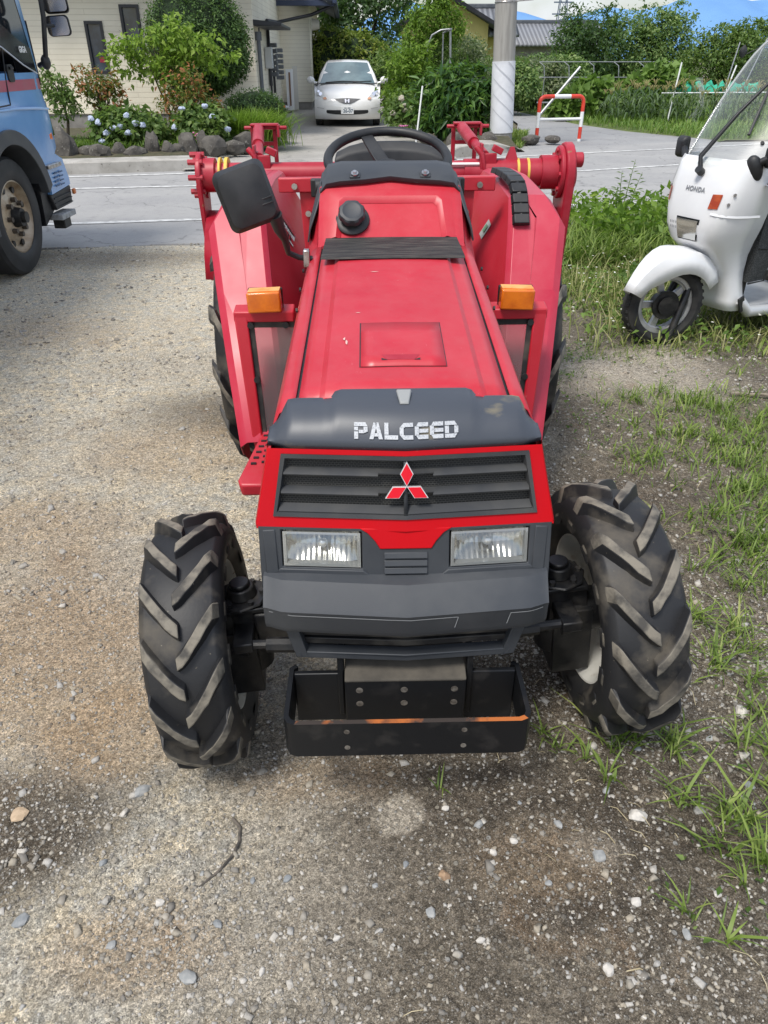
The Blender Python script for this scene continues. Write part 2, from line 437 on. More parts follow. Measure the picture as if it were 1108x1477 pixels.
# --- lettering: stroked stencil capitals laid on the slope of the cap
def letters(word, strokes, w, h, gap, place, name, mat, parent, th):
    b = TB(); x = 0; tot = len(word) * w + (len(word) - 1) * gap
    for ch in word:
        for pl in strokes[ch]:
            for (x0, y0, x1, y1, x2, y2, x3, y3) in [pl]:
                q = [(x0, y0), (x1, y1), (x2, y2), (x3, y3)]
                b.prism([place(x - tot / 2 + u * w, v * h, th) for u, v in q], [place(x - tot / 2 + u * w, v * h, 0) for u, v in q])
        x += w + gap
    return b.build(name, mat, parent, norm=True)
def bar(x0, y0, x1, y1): return (x0, y0, x1, y0, x1, y1, x0, y1)
t_ = .2
LET = {
 'P': [bar(0, 0, .30, .44), bar(0, .5, .30, .72), (0, .76, 1, .76, .84, 1, 0, 1), (.70, .34, 1, .44, 1, .73, .70, .73), bar(.34, .34, .74, .54)],
 'A': [(0, 0, .30, 0, .60, 1, .32, 1), (.70, 0, 1, 0, .68, 1, .40, 1), bar(.34, .16, .66, .36)],
 'L': [bar(0, .28, .30, 1), (0, 0, 1, 0, 1, .25, 0, .25)],
 'C': [(.2, .75, 1, .75, 1, 1, .3, 1), (0, .3, .30, .30, .30, .70, 0, .7), (0, .29, .3, 0, .40, .25, .30, .29), (0, .71, .30, .71, .40, .75, .3, 1), bar(.3, 0, 1, .25)],
 'E': [(.08, .75, 1, .75, 1, 1, .25, 1), (0, .22, .30, .22, .30, .78, 0, .78), (.25, 0, 1, 0, 1, .25, .08, .25), bar(.33, .38, 1, .60)],
 'D': [(0, .76, .92, .76, .72, 1, 0, 1), (.70, .27, 1, .3, 1, .7, .70, .73), (0, 0, .72, 0, .92, .24, 0, .24), bar(0, .28, .30, .72)],
}
def capsurf(x, v, up):
    # v runs up the slope between z .926 and .955
    pr = prow(x, .024, .29); t = v
    D = lerp(1.4025, 1.4275, t) + pr; z = lerp(.9265, .9570, t)
    n = Vector((0, -.775, .63)).normalized() * (up + .0012)
    return (x, D + n.y, z + n.z)
letters('PALCEED', LET, .0280, .90, .0034, lambda x, v, up: capsurf(x + .002, v + .06, up), 'lettering', M['white_let'], cap, .0022)

# --- red mask with the radiator grille opening
def mask_pt(x, t, dy=0):  # t 0 = bottom, 1 = top
    z = lerp(.744, .904, t); D = lerp(1.352, 1.404, t) + prow(x, .026, .32) + dy
    return (x, D, z)
b = TB()
ob, ot = .322, .289; gb, gt = .284, .262; tb, tt = .135, .935
def edge(h0, h1, t): return lerp(h0, h1, t)
n = 12
def rowx(h, t, dy=0): return [mask_pt(lerp(-h, h, i / n), t, dy) for i in range(n + 1)]
oh = lambda t: edge(ob, ot, t); gh = lambda t: lerp(gb, gt, (t - tb) / (tt - tb))
b.loft([rowx(oh(1), 1.0), rowx(gh(tt), tt)]); b.loft([rowx(gh(tb), tb), rowx(oh(0.0) * .985, .03), rowx(oh(0.0), .0), rowx(oh(0), -.045, .000), rowx(oh(0), -.055, .012)])
for s in (-1, 1):
    b.loft([[mask_pt(s * oh(t), t), mask_pt(s * gh(max(tb, min(tt, t))), max(tb, min(tt, t)))] for t in (1, .8, .5, .2, 0)])
    b.loft([[mask_pt(s * oh(t), t), mask_pt(s * (oh(t) + .004), t, .02), mask_pt(s * (oh(t) + .004), t, .10)] for t in (1, .8, .5, .2, 0, -.02)])
# tongue between the lamps
b.prism([(-.10, 1.331, .744), (.10, 1.331, .744), (.082, 1.326, .734), (.066, 1.321, .716), (.056, 1.317, .699), (-.056, 1.317, .699), (-.066, 1.321, .716), (-.082, 1.326, .734)], [(-.10, 1.362, .744), (.10, 1.362, .744), (.082, 1.36, .734), (.066, 1.36, .716), (.056, 1.35, .699), (-.056, 1.35, .699), (-.066, 1.36, .716), (-.082, 1.36, .734)])
mask = b.build('grille_surround', M['red_front'], tr, bevel=.0025, ang=30)
# recess walls + slats + mesh
b = TB(); rr = .006
fr = [(-gh(tb), tb), (gh(tb), tb), (gh(tt), tt), (-gh(tt), tt)]
def inset(x, t, d): return (x - math.copysign(d, x), t + (d / .16 if t < .5 else -d / .16))
# frame lip (V following the prow)
def lip(d0, d1, y0, y1):
    for (a, ta) in ((0, 'b'), (1, 't')):
        t0 = tb if ta == 'b' else tt; t0a = t0 + (d0 / .16 if ta == 'b' else -d0 / .16); t1a = t0 + (d1 / .16 if ta == 'b' else -d1 / .16)
        h0 = (gb if ta == 'b' else gt) - d0; h1 = (gb if ta == 'b' else gt) - d1
        b.loft([rowx(h0, t0a, y0), rowx(h1, t1a, y1)])
    for s in (-1, 1):
        b.loft([[mask_pt(s * (gb - d0), tb + d0 / .16, y0), mask_pt(s * (gb - d1), tb + d1 / .16, y1)], [mask_pt(s * (gt - d0), tt - d0 / .16, y0), mask_pt(s * (gt - d1), tt - d1 / .16, y1)]])
lip(0, .0, -.001, -.004); lip(0, .008, -.004, -.003); lip(.008, .013, -.003, .016)
grille = b.build('grille', M['slat'], tr, ang=30, norm=True)
b = TB(); b.loft([rowx(gb - .012, tb + .07, .018), rowx(gt - .012, tt - .07, .018)])
b.build('mesh_screen', M['gmesh'], grille)
b = TB()
for ti, hh in ((.185, .013), (.42, .011), (.665, .011)):
    t = ti; h = lerp(gb, gt, (t - tb) / (tt - tb)) - .011
    top = t + hh / .16
    h2 = lerp(gb, gt, (top - tb) / (tt - tb)) - .011
    if ti < .3:
        b.loft([rowx(h, t, .014), rowx(h, t, -.001), rowx(h, t + .02, -.003), rowx(h2, top, .014)])
    else:
        for s in (-1, 1):
            for (xa, xb, dz) in ((.058, h, 0), (.0, .058, .035)):
                r = lambda tt_, dy: [mask_pt(s * lerp(xa, min(xb, xb), i / 6), tt_, dy) for i in range(7)]
                b.loft([r(t + dz, .016), r(t + dz, -.001), r(t + .02 + dz, -.003), r(top - .01, .006), r(top, .016)], capa=False)
b.build('slat', M['slat'], grille, ang=30, split=True)
b = TB(); b.loft([[mask_pt(-.004, tb + .05, -.003), mask_pt(.004, tb + .05, -.003)], [mask_pt(-.004, tt - .05, -.001), mask_pt(.004, tt - .05, -.001)]])
b.build('centre_rib', M['grey_pl'], grille, solid=.01)
# three-diamond emblem
def emblem(sc, up, name, mat, th):
    b = TB()
    a = .0268
    for k in range(3):
        an = R(90 + 120 * k); d = Vector((math.cos(an), math.sin(an))); p = Vector((-d.y, d.x))
        cc = d * a * .98
        q = [cc - d * a * .98 * sc, cc + p * a * .52 * sc, cc + d * a * .98 * sc, cc - p * a * .52 * sc]
        def pl(v, u): return mask_pt(v.x + .002, .58 + v.y / .168, -.006 - u)
        b.prism([pl(v, up + th) for v in q], [pl(v, up) for v in q])
    return b.build(name, mat, grille)
emblem(1.0, 0, 'emblem_edge', M['emb_white'], .004); emblem(.89, .004, 'emblem', M['emb_red'], .0015)

# --- dark lamp fascia
def fas(x, z, dy=0):
    t = (z - .60) / .144
    return (x, lerp(1.318, 1.350, t) + prow(x, .024, .32) + dy, z)
b = TB(); hw = .318
HL = [(-.266, -.098), (.098, .266)]; hz0, hz1 = .655, .733
zl = [.600, .640, hz0 - .004, hz1 + .003, .7425]
xl = [-hw, -.29, -.27, -.094, -.062, .062, .094, .27, .29, hw]
for j in range(len(zl) - 1):
    for i in range(len(xl) - 1):
        if j == 2 and i in (2, 6): continue
        if i in (4,): 
            if zl[j] >= .69: continue
        b.loft([[fas(xl[i], zl[j]), fas(xl[i + 1], zl[j])], [fas(xl[i], zl[j + 1]), fas(xl[i + 1], zl[j + 1])]])
for s in (-1, 1):
    b.loft([[fas(s * hw, z), fas(s * (hw + .003), z, .03), fas(s * (hw - .002), z, .22)] for z in zl])
    xa, xb = s * .094, s * .27
    ring = [(xa, zl[2]), (xb, zl[2]), (xb, zl[3]), (xa, zl[3])]
    b.loft([[fas(x, z) for x, z in ring], [fas(x - math.copysign(.004, x - (xa + xb) / 2), z + (.003 if z < .69 else -.003), .028) for x, z in ring]], closed=True)
b.loft([[fas(x, .600) for x in xl], [fas(x, .600, .03) for x in xl]])
fascia = b.build('lamp_fascia', M['grey_pl'], tr, bevel=.0018, ang=30)
# sunken sill under each lamp and centre vent ribs
b = TB()
for s in (-1, 1):
    q = [(s * .070, .632), (s * .285, .640), (s * .275, .649), (s * .092, .649)]
    b.prism([fas(x, z, -.003) for x, z in q], [fas(x, z, .01) for x, z in q])
    q = [(s * .278, .64), (s * .306, .635), (s * .309, .735), (s * .282, .737)]
    b.prism([fas(x, z, -.003) for x, z in q], [fas(x, z, .01) for x, z in q])
b.build('lamp_sill', M['grey_pl'], fascia, bevel=.002, split=True)
b = TB()
for k in range(4):
    z = .627 + k * .0175
    b.prism([fas(-.047, z, -.006), fas(.047, z, -.006), fas(.047, z + .0115, -.002), fas(-.047, z + .0115, -.002)], [fas(-.047, z, .01), fas(.047, z, .01), fas(.047, z + .0115, .01), fas(-.047, z + .0115, .01)])
b.build('vent_rib', M['grey_pl'], fascia, bevel=.0012, split=True)
for s in (-1, 1):
    hl = empty('headlight', (0, 0, 0), parent=tr)
    xa, xb = s * .098, s * .266; xc = (xa + xb) / 2
    b = TB(); rows = []
    for i in range(13):
        u = i / 12 * 2 - 1
        rows.append([fas(xc + u * .083, lerp(hz0, hz1, j / 8), .014 + .034 * (1 - u * u) * (1 - ((j / 8 * 2 - 1) ** 2)) + .004) for j in range(9)])
    b.loft(rows); b.build('reflector', M['fluted'], hl)
    b = TB(); b.blob(fas(xc, .692, .032), (.012, .012, .012), 2)
    b.build('bulb', M['emb_white'], hl)
    b = TB(); q = [(xa, hz0), (xb, hz0), (xb, hz1), (xa, hz1)]
    b.loft([[fas(x, z, .0) for x, z in q], [fas(xc + (x - xc) * .92, .694 + (z - .694) * .86, .0) for x, z in q], [fas(xc + (x - xc) * .90, .694 + (z - .694) * .82, .012) for x, z in q]], closed=True)
    b.build('lamp_rim', PM('lamp_glass_edge', (.35, .36, .36), rough=.12, metal=.3), hl)
    b = TB(); rows = []
    for i in range(11):
        u = i / 10 * 2 - 1
        rows.append([fas(xc + u * .083, lerp(hz0 + .001, hz1 - .001, j / 6), -.001 - .006 * (1 - u ** 4) * (1 - ((j / 6 * 2 - 1) ** 4))) for j in range(7)])
    b.loft(rows); b.build('lens', M['lens'], hl)

# --- bumper: shelf on top, V shaped face
def bsec(x):
    e = sm(abs(x), .25, .31); pr = prow(x, .030, .31) + .013 * e ** 2
    hlf = 0
    return [(x, 1.335, .642 - .002 * e), (x, 1.300 + pr, .637), (x, 1.262 + pr, .592), (x, 1.256 + pr, .584), (x, 1.259 + pr, .576), (x, 1.261 + pr, .538), (x, 1.270 + pr, .519), (x, 1.335, .520)]
b = TB(); xs = [-.312, -.310, -.303, -.29, -.27, -.25, -.15, -.06, 0, .06, .15, .25, .27, .29, .303, .310, .312]
b.loft([bsec(x) for x in xs], capa=True, capb=True)
bmp_ = b.build('bumper', M['bumper'], tr, ang=28)
b = TB()
def bline(x0, x1, z, th=.0022):
    n = 8
    f = lambda x, zz: (x, 1.2575 + prow(x, .030, .31) + .013 * sm(abs(x), .25, .31) ** 2, zz)
    b.loft([[f(lerp(x0, x1, i / n), z + th) for i in range(n + 1)], [f(lerp(x0, x1, i / n), z) for i in range(n + 1)]])
bline(-.30, .11, .573); bline(.225, .30, .573); 
for (xa, za, xb, zb) in ((.11, .574, .103, .545), (.225, .574, .218, .545)):
    f = lambda x, zz: (x, 1.2578 + prow(x, .030, .31), zz)
    b.add([f(xa, za), f(xa + .002, za), f(xb + .002, zb), f(xb, zb)], [(0, 1, 2, 3)])
b.build('highlight_line', PM('line_shine', (.22, .23, .24), rough=.45), bmp_, split=True)  # edge highlight of the bumper, painted as thin pale strips
# --- lower intake
b = TB()
for (z0, z1, h0, h1, d) in ((.500, .516, .258, .262, 1.305), (.475, .492, .252, .255, 1.308), (.449, .466, .246, .250, 1.310)):
    f = lambda x, z, dd: (x, d + prow(x, .022, .3) + dd, z)
    b.prism([f(-h0, z0, 0), f(0, z0, 0), f(h0, z0, 0), f(h1, z1, 0), f(0, z1, 0), f(-h1, z1, 0)], [f(-h0, z0, .03), f(0, z0, .03), f(h0, z0, .03), f(h1, z1, .03), f(0, z1, .03), f(-h1, z1, .03)])
li = b.build('lower_grille', M['dusty_blk'], tr, bevel=.002)
b = TB()
for (z0, z1, h0, h1, d) in ((.422, .440, .238, .246, 1.290),):
    f = lambda x, z, dd: (x, d + prow(x, .022, .3) + dd, z)
    b.prism([f(-h0, z0, 0), f(0, z0, 0), f(h0, z0, 0), f(h1, z1, 0), f(0, z1, 0), f(-h1, z1, 0)], [f(-h0, z0, .03), f(0, z0, .03), f(h0, z0, .03), f(h1, z1, .03), f(0, z1, .03), f(-h1, z1, .03)])
for s in (-1, 1):
    b.prism([(s * .275, 1.288, .52), (s * .245, 1.284, .52), (s * .222, 1.284, .422), (s * .252, 1.288, .422)], [(s * .275, 1.36, .52), (s * .245, 1.36, .52), (s * .222, 1.34, .422), (s * .252, 1.34, .422)])
b.build('grille_frame', M['grey_pl'], li, bevel=.002)
b = TB(); b.prism([(-.25, 1.335, .51), (.25, 1.335, .51), (.225, 1.335, .425), (-.225, 1.335, .425)], [(-.25, 1.5, .51), (.25, 1.5, .51), (.225, 1.5, .415), (-.225, 1.5, .415)])
b.build('duct', M['dusty_blk'], li)
# --- weight bracket
wb = empty('weight_bracket', parent=tr)
b = TB()
fw, t = .275, .011
path = [(-.262, 1.33), (-fw, 1.318), (-fw, 1.165), (-.266, 1.147), (-.250, 1.140), (.250, 1.140), (.266, 1.147), (fw, 1.165), (fw, 1.318), (.262, 1.33)]
ins = [(-.255, 1.322), (-fw + t, 1.312), (-fw + t, 1.168), (-.258, 1.156), (-.246, 1.151), (.246, 1.151), (.258, 1.156), (fw - t, 1.168), (fw - t, 1.312), (.255, 1.322)]
z0, z1 = .258, .360
b.loft([[(x, d, z0) for x, d in path], [(x, d, z1) for x, d in path]])
b.loft([[(x, d, z1) for x, d in ins], [(x, d, z0) for x, d in ins]])
for k in range(len(path) - 1): b.loft([[(x, d, z1) for x, d in path[k:k + 2]], [(x, d, z1 + .0005) for x, d in ins[k:k + 2]]], mi=1 if 3 < k < 6 or k == 4 else 0)
b.loft([[(x, d, z0) for x, d in path], [(x, d, z0) for x, d in ins]], mi=1)
b.build('frame', [M['blk_steel'], M['rust']], wb, ang=30)
b = TB(); b.box((0, 1.300, .285), (.525, .014, .155))
b.box((-.152, 1.315, .33), (.014, .06, .19)); b.box((.152, 1.315, .33), (.014, .06, .19))
b.build('back_plate', M['blk_steel'], wb, bevel=.003, split=True)
b = TB()
b.prism([(-.142, 1.262, .232), (.142, 1.262, .232), (.142, 1.262, .368), (-.142, 1.262, .368)], [(-.142, 1.274, .232), (.142, 1.274, .232), (.142, 1.274, .368), (-.142, 1.274, .368)])
b.prism([(-.142, 1.262, .370), (.142, 1.262, .370), (.142, 1.42, .418), (-.142, 1.42, .418)], [(-.142, 1.262, .360), (.142, 1.262, .360), (.142, 1.42, .403), (-.142, 1.42, .403)], mi=1)
b.build('front_plate', [M['blk_steel'], M['dust_plate']], wb, bevel=.003, split=True)
b = TB()
for x in (-.105, 0, .118):
    for z in (.295, .338): b.cyl((x - .003, 1.2612, z), (x - .003, 1.2632, z), .0085, n=14)
for x in (-.135, .125):
    for z in (.285, .335): b.cyl((x, 1.1392, z), (x, 1.1412, z), .0065, n=14)
b.build('bolt_hole', PM('hole_dust', (.16, .145, .125), (.07, .06, .05), 60, rough=.9), wb, split=True)

# --- tank cover behind the bonnet, rubber strip, fuel cap
b = TB(); st = [(2.425, 1.100), (2.445, 1.112), (2.585, 1.258), (2.60, 1.266)]
xs = [-.236, -.228, -.215, -.19, -.165, -.155, 0, .155, .165, .19, .215, .228, .236]
rows = []
for j, (D, z) in enumerate(st):
    row = []
    for x in xs:
        k = 1 - .055 * j / 3
        row.append((x * k, D, z - .012 * sm(abs(x), .215, .236)))
    rows.append(row)
b.loft(rows)
# raised frame of the recess
def tk(x, t, up=0):
    n = Vector((0, -.72, .69)) * up
    return (x, lerp(2.445, 2.585, t) + n.y, lerp(1.112, 1.258, t) + n.z)
out = [(-.178, .02), (-.165, .66), (-.150, .74), (.150, .74), (.165, .66), (.178, .02)]
inn = [(-.160, .02), (-.148, .58), (-.136, .64), (.136, .64), (.148, .58), (.160, .02)]
o2 = [(-.205, .01), (-.195, .84), (-.182, .90), (.182, .90), (.195, .84), (.205, .01)]
b.loft([[tk(x, t, .0006) for x, t in o2], [tk(x, t, .012) for x, t in out], [tk(x, t, .012) for x, t in [(a * .985, c * .985) for a, c in out]], [tk(x, t, .0012) for x, t in inn]])
for s in (-1, 1):
    b.loft([[(s * .236, 2.425, 1.09), (s * .244, 2.425, 1.08), (s * .268, 2.425, 1.045), (s * .280, 2.425, .80)], [(s * .233, 2.45, 1.105), (s * .242, 2.45, 1.09), (s * .268, 2.46, 1.06), (s * .280, 2.46, .80)], [(s * .224, 2.60, 1.252), (s * .238, 2.60, 1.20), (s * .262, 2.62, 1.13), (s * .275, 2.62, .80)]])
tank = b.build('tank_cover', M['red'], tr, ang=28)
b = TB(); q = [(-.205, 2.338), (.207, 2.338), (.204, 2.432), (-.202, 2.432)]
n = 10
b.loft([[(lerp(-.214, .214, i / n), 2.262, hz(2.262) + .016 + .002 * (1 - (i / 5 - 1) ** 2)) for i in range(n + 1)], [(lerp(-.214, .214, i / n), 2.266, hz(2.266) + .021 + .002 * (1 - (i / 5 - 1) ** 2)) for i in range(n + 1)], [(lerp(-.206, .206, i / n), 2.436, hz(2.436) + .018 + .002 * (1 - (i / 5 - 1) ** 2)) for i in range(n + 1)], [(lerp(-.206, .206, i / n), 2.438, hz(2.436) + .0) for i in range(n + 1)]])
b.build('rubber_strip', PM('worn_rubber', (.016, .016, .017), (.085, .08, .07), 9, .45, .7, rough=.7, bmp=.5, bsc=14, bd=.004, stretch=(1.2, 22, 22)), tr)
fc = empty('fuel_cap', parent=tr)
nrm = Vector((0, -.70, .71)); cpos = Vector(tk(-.123, .34, .002)); Mx = Matrix.Translation(Vector((0, -T0, 0)) + cpos) @ nrm.to_track_quat('Z', 'Y').to_matrix().to_4x4()
b = MB(M=Mx); b.lathe([(0, .055), (.006, .055), (.010, .050), (.011, .036), (.03, .034)], (0, 0, 0), 'z', 32)
b.build('filler_collar', M['black_pl'], fc)
b = MB(M=Mx); rows = []
for (h, r, g) in ((.024, .036, 1), (.027, .042, 1), (.044, .042, 1), (.049, .038, .5), (.051, .029, 0), (.048, .020, 0), (.048, .0005, 0)):
    rows.append([(rr_ * math.cos(a), rr_ * math.sin(a), h) for a, rr_ in [(2 * math.pi * k / 48, r * (1 - .07 * g * (math.cos(8 * 2 * math.pi * k / 48) > .35))) for k in range(48)]])
b.loft(rows, closed=True); b.build('cap', M['grey_pl'], fc, ang=30)
# --- dash cover with two bolts
b = TB(); rows = []
xs = [-.226, -.222, -.205, -.16, -.08, 0, .08, .16, .205, .222, .226]
for x in xs:
    e = sm(abs(x), .195, .226); bow = .012 * (1 - min(1, abs(x) / .1) ** 2)
    rows.append([(x, 2.572 + bow, 1.254 + bow - .03 * e), (x, 2.568 + bow, 1.268 + bow - .03 * e), (x, 2.60 + bow * .5, 1.284 + bow * .5 - .03 * e), (x, 2.68, 1.304 - .035 * e), (x, 2.74, 1.308 - .035 * e), (x, 2.79, 1.285 - .035 * e), (x, 2.80, 1.20)])
b.loft(rows); dash = b.build('dash_cover', M['grey_pl'], tr, solid=.004, ang=40)
b = TB()
for s in (-1, 1):
    b.loft([[(s * .224, 2.572, 1.235), (s * .226, 2.60, 1.262), (s * .226, 2.78, 1.265)], [(s * .240, 2.53, 1.19), (s * .242, 2.60, 1.215), (s * .246, 2.78, 1.22)], [(s * .262, 2.50, 1.135), (s * .266, 2.62, 1.15), (s * .268, 2.78, 1.15)], [(s * .270, 2.50, 1.095), (s * .274, 2.62, 1.10), (s * .274, 2.78, 1.10)]])
b.build('dash_side', M['grey_pl'], dash, solid=.006, bevel=.004, split=True)
b = TB()
for x in (-.113, .113): b.box((x, 2.592, 1.281), (.034, .03, .012), Matrix.Rotation(R(28), 3, 'X'))
b.build('bolt_pad', M['grey_pl'], dash, bevel=.003, split=True)
b = TB()
for x in (-.113, .113):
    p = Vector((x, 2.586, 1.287)); n_ = Vector((0, -.5, .86)); b.cyl(p, p + n_ * .004, .012, n=16); b.cyl(p + n_ * .004, p + n_ * .010, .0065, n=6)
b.build('bolt', M['steel'], dash, split=True)
# --- steering wheel and seat
sw = empty('steering_wheel', parent=tr)
C0 = Vector((0, 2.885, 1.298)); tl = R(20); ax1 = Vector((1, 0, 0)); ax2 = Vector((0, math.cos(tl), math.sin(tl))); ax3 = ax1.cross(ax2)
b = TB(); b.tube([C0 + ax1 * .212 * math.cos(a) + ax2 * .212 * math.sin(a) for a in [2 * math.pi * k / 40 for k in range(40)]], .0165, 12, closed=True)
b.build('wheel_ring', M['black_pl'], sw)
b = TB()
for a in (112, 230, 350):
    d = ax1 * math.cos(R(a)) + ax2 * math.sin(R(a)); pp = ax3.cross(d)
    A = C0 + d * .02 - ax3 * .03; B_ = C0 + d * .205
    b.prism([A - pp * .026, A + pp * .026, B_ + pp * .024, B_ - pp * .024], [A - pp * .026 - ax3 * .016, A + pp * .026 - ax3 * .016, B_ + pp * .02 - ax3 * .012, B_ - pp * .02 - ax3 * .012])
b.lathe([(-.05, .035), (-.02, .04), (-.012, .036), (-.01, .0)], (0, 0, 0), 'z', 20) if False else b.cyl(C0 - ax3 * .05, C0 - ax3 * .015, .038, n=20)
b.build('spoke', M['black_pl'], sw, bevel=.004, split=True)
b = TB(); b.cyl(C0 - ax3 * .3 + Vector((0, 0, 0)), C0 - ax3 * .04, .022, n=14); b.build('column', M['black_pl'], sw)
seat = empty('seat', parent=tr)
b = TB(); rows = []
for i in range(9):
    u = i / 8 * 2 - 1; k = abs(u) ** 3
    rows.append([(u * .23 + .02, 3.46 + .03 * (1 - u * u), .98), (u * .235 + .02, 3.43 + .03 * (1 - u * u), 1.1), (u * .235 + .02, 3.45 + .03 * (1 - u * u), 1.27 - .03 * k), (u * .225 + .02, 3.49 + .03 * (1 - u * u), 1.305 - .04 * k), (u * .225 + .02, 3.54 + .03 * (1 - u * u), 1.28 - .04 * k), (u * .23 + .02, 3.54 + .03 * (1 - u * u), .98)])
b.loft(rows, capa=True, capb=True); b.build('backrest', M['black_pl'], seat, bevel=.01, ang=50)
b = TB(); b.box((.02, 3.25, .95), (.44, .42, .10)); b.build('cushion', M['black_pl'], seat, bevel=.03, seg=3)
b = TB(); b.box((.02, 3.28, .84), (.25, .3, .12)); b.build('seat_base', M['oily'], seat)

# --- fenders
for s in (-1, 1):
    fe = empty('fender', parent=tr)
    # stations along the arch: (D, z, outer x, inner x)
    S = [(2.43, .415, .545, .385), (2.60, .624, .590, .40), (2.79, .857, .636, .435), (2.972, 1.078, .676, .462), (3.035, 1.150, .625, .468), (3.45, 1.170, .625, .47), (3.80, 1.155, .625, .47), (4.0, .86, .664, .45)]
    b = TB(); rows = []
    for i, (D, z, xo, xi) in enumerate(S):
        f = .022
        zz = z; cut = .055 if i in (3,) else .02
        rows.append([(s * (xo + .004), D + .05, zz - .075), (s * (xo + .003), D + .004, zz - .012 - cut * .4), (s * (xo - f), D, zz), (s * (xo - .11), D, zz + .004), (s * (xi + .10), D, zz + .004), (s * (xi + .02), D, zz), (s * xi, D + .01, zz - .01)])
    b.loft(rows)
    b.build('arch', M['red_fade'], fe, ang=7, bevel=.006, solid=.003)
    b = TB()
    inner = [(D + .006, z - .006) for D, z, _, _ in S]
    low = [(3.98, .55), (3.0, .50), (2.42, .38)]
    # inner cheek, with a slanted facet carrying the stickers
    b.loft([[(s * xi, D + .008, z - .008), (s * (xi - .012), D + .02, z - .03), (s * (xi - .125 * (1 if i > 1 else .3)), D + .14, (z - .26 if i > 1 else z - .12)), (s * (xi - .13 * (1 if i > 1 else .3)), max(D, 2.45) + .14, .40)] for i, (D, z, xo, xi) in enumerate(S)])
    b.build('cheek', M['red'], fe, ang=20)
    b = TB(); b.loft([[(s * (xo + .003), D + .05, z - .07), (s * (xo - .02), max(D + .05, 2.5), z - .13)] for D, z, xo, xi in S]); b.build('fender_lip', M['red_dark'], fe)
# bulkhead joining the fenders behind the dash
b = TB()
for s in (-1, 1):
    b.prism([(s * .24, 2.99, 1.175), (s * .405, 2.99, 1.175), (s * .405, 2.99, 1.225), (s * .24, 2.99, 1.225)], [(s * .24, 3.03, 1.175), (s * .405, 3.03, 1.175), (s * .405, 3.03, 1.225), (s * .24, 3.03, 1.225)])
    b.prism([(s * .22, 3.005, .55), (s * .30, 3.005, .55), (s * .33, 3.005, 1.176), (s * .24, 3.005, 1.176)], [(s * .22, 3.015, .55), (s * .30, 3.015, .55), (s * .33, 3.015, 1.176), (s * .24, 3.015, 1.176)])
bh = b.build('bulkhead', M['red'], tr, bevel=.004, split=True)
b = TB()
for s in (-1, 1):
    for (x, z) in ((.345, 1.198), (.30, 1.10), (.285, 1.03)): b.cyl((s * x, 2.985 if z > 1.17 else 3.0, z), (s * x, 2.975 if z > 1.17 else 2.99, z), .011, n=10)
b.build('bulkhead_bolt', M['steel'], bh, split=True)
b = TB(); 
for s in (-1, 1): b.cyl((s * .235, 2.90, 1.205), (s * .262, 2.90, 1.205), .028, n=12); b.box((s * .25, 2.93, 1.2), (.06, .04, .06))
b.build('hinge_block', M['black_pl'], bh, bevel=.004, split=True)
# stickers
def cheek_quad(s, D0, D1, v0, v1, up=.003):
    def p(D, v):
        z = 1.078 + (D - 2.972) / .063 * .072 if D < 3.035 else 1.150 + .02 * (D - 3.035) / .415
        a = Vector((s * .456, D + .02, z - .03)); c = Vector((s * .343, D + .14, z - .26))
        q = a.lerp(c, v); return (q.x - s * up, q.y - up, q.z + up)
    return [p(D0, v0), p(D1, v0), p(D1, v1), p(D0, v1)]
b = TB(); b.add(cheek_quad(-1, 3.02, 3.16, .12, .66), [(0, 1, 2, 3)]); st_ = b.build('sticker', M['sticker'], tr)
b = TB(); b.add(cheek_quad(-1, 3.11, 3.16, .12, .66, .0045), [(0, 1, 2, 3)]); b.build('sticker_header', M['red_dark'], st_)
b = TB()
for k in range(3):
    for j in range(9):
        if rnd.random() < .85:
            d = 3.024 + k * .027; v = .11 + j * .056; b.add(cheek_quad(-1, d, d + rnd.uniform(.011, .018), v, v + rnd.uniform(.025, .045), .0045), [(0, 1, 2, 3)])
b.build('sticker_print', M['black_pl'], st_, split=True)
b = TB(); b.add(cheek_quad(1, 3.03, 3.10, .35, .62), [(0, 1, 2, 3)]); k_ = b.build('sticker', PM('grey_sticker', (.42, .44, .42), rough=.5), tr)
b = TB(); b.add(cheek_quad(1, 3.045, 3.085, .42, .54, .0045), [(0, 1, 2, 3)]); b.build('sticker_print', PM('green_print', (.15, .3, .18), rough=.5), k_, split=True)
# grab handle on the right fender: ribbed rubber
b = TB(); hp = [(.505, 2.945, 1.058), (.505, 2.970, 1.090), (.504, 2.996, 1.122), (.503, 3.022, 1.153), (.500, 3.060, 1.180), (.497, 3.13, 1.190), (.492, 3.22, 1.192), (.486, 3.32, 1.192), (.479, 3.42, 1.185)]
gr = empty('grab_handle', parent=tr)
for i in range(len(hp) - 1):
    p, q = Vector(hp[i]), Vector(hp[i + 1]); t = (q - p).normalized(); u = Vector((1, 0, 0)); w = u.cross(t); w = w if w.z > 0 else -w
    if w.y > 0 and i < 5: w = w
    q2 = p + (q - p) * .93
    hw_ = .034
    b.prism([p - u * hw_, p + u * hw_, p + u * (hw_ - .006) + w * .022, p - u * (hw_ - .006) + w * .022], [q2 - u * hw_, q2 + u * hw_, q2 + u * (hw_ - .006) + w * .022, q2 - u * (hw_ - .006) + w * .022])
b.build('grip', M['black_pl'], gr, bevel=.003)
b = TB(); b.tube([(x, d, z + .004) for x, d, z in hp], .016, 8); b.build('grip_core', M['oily'], gr)

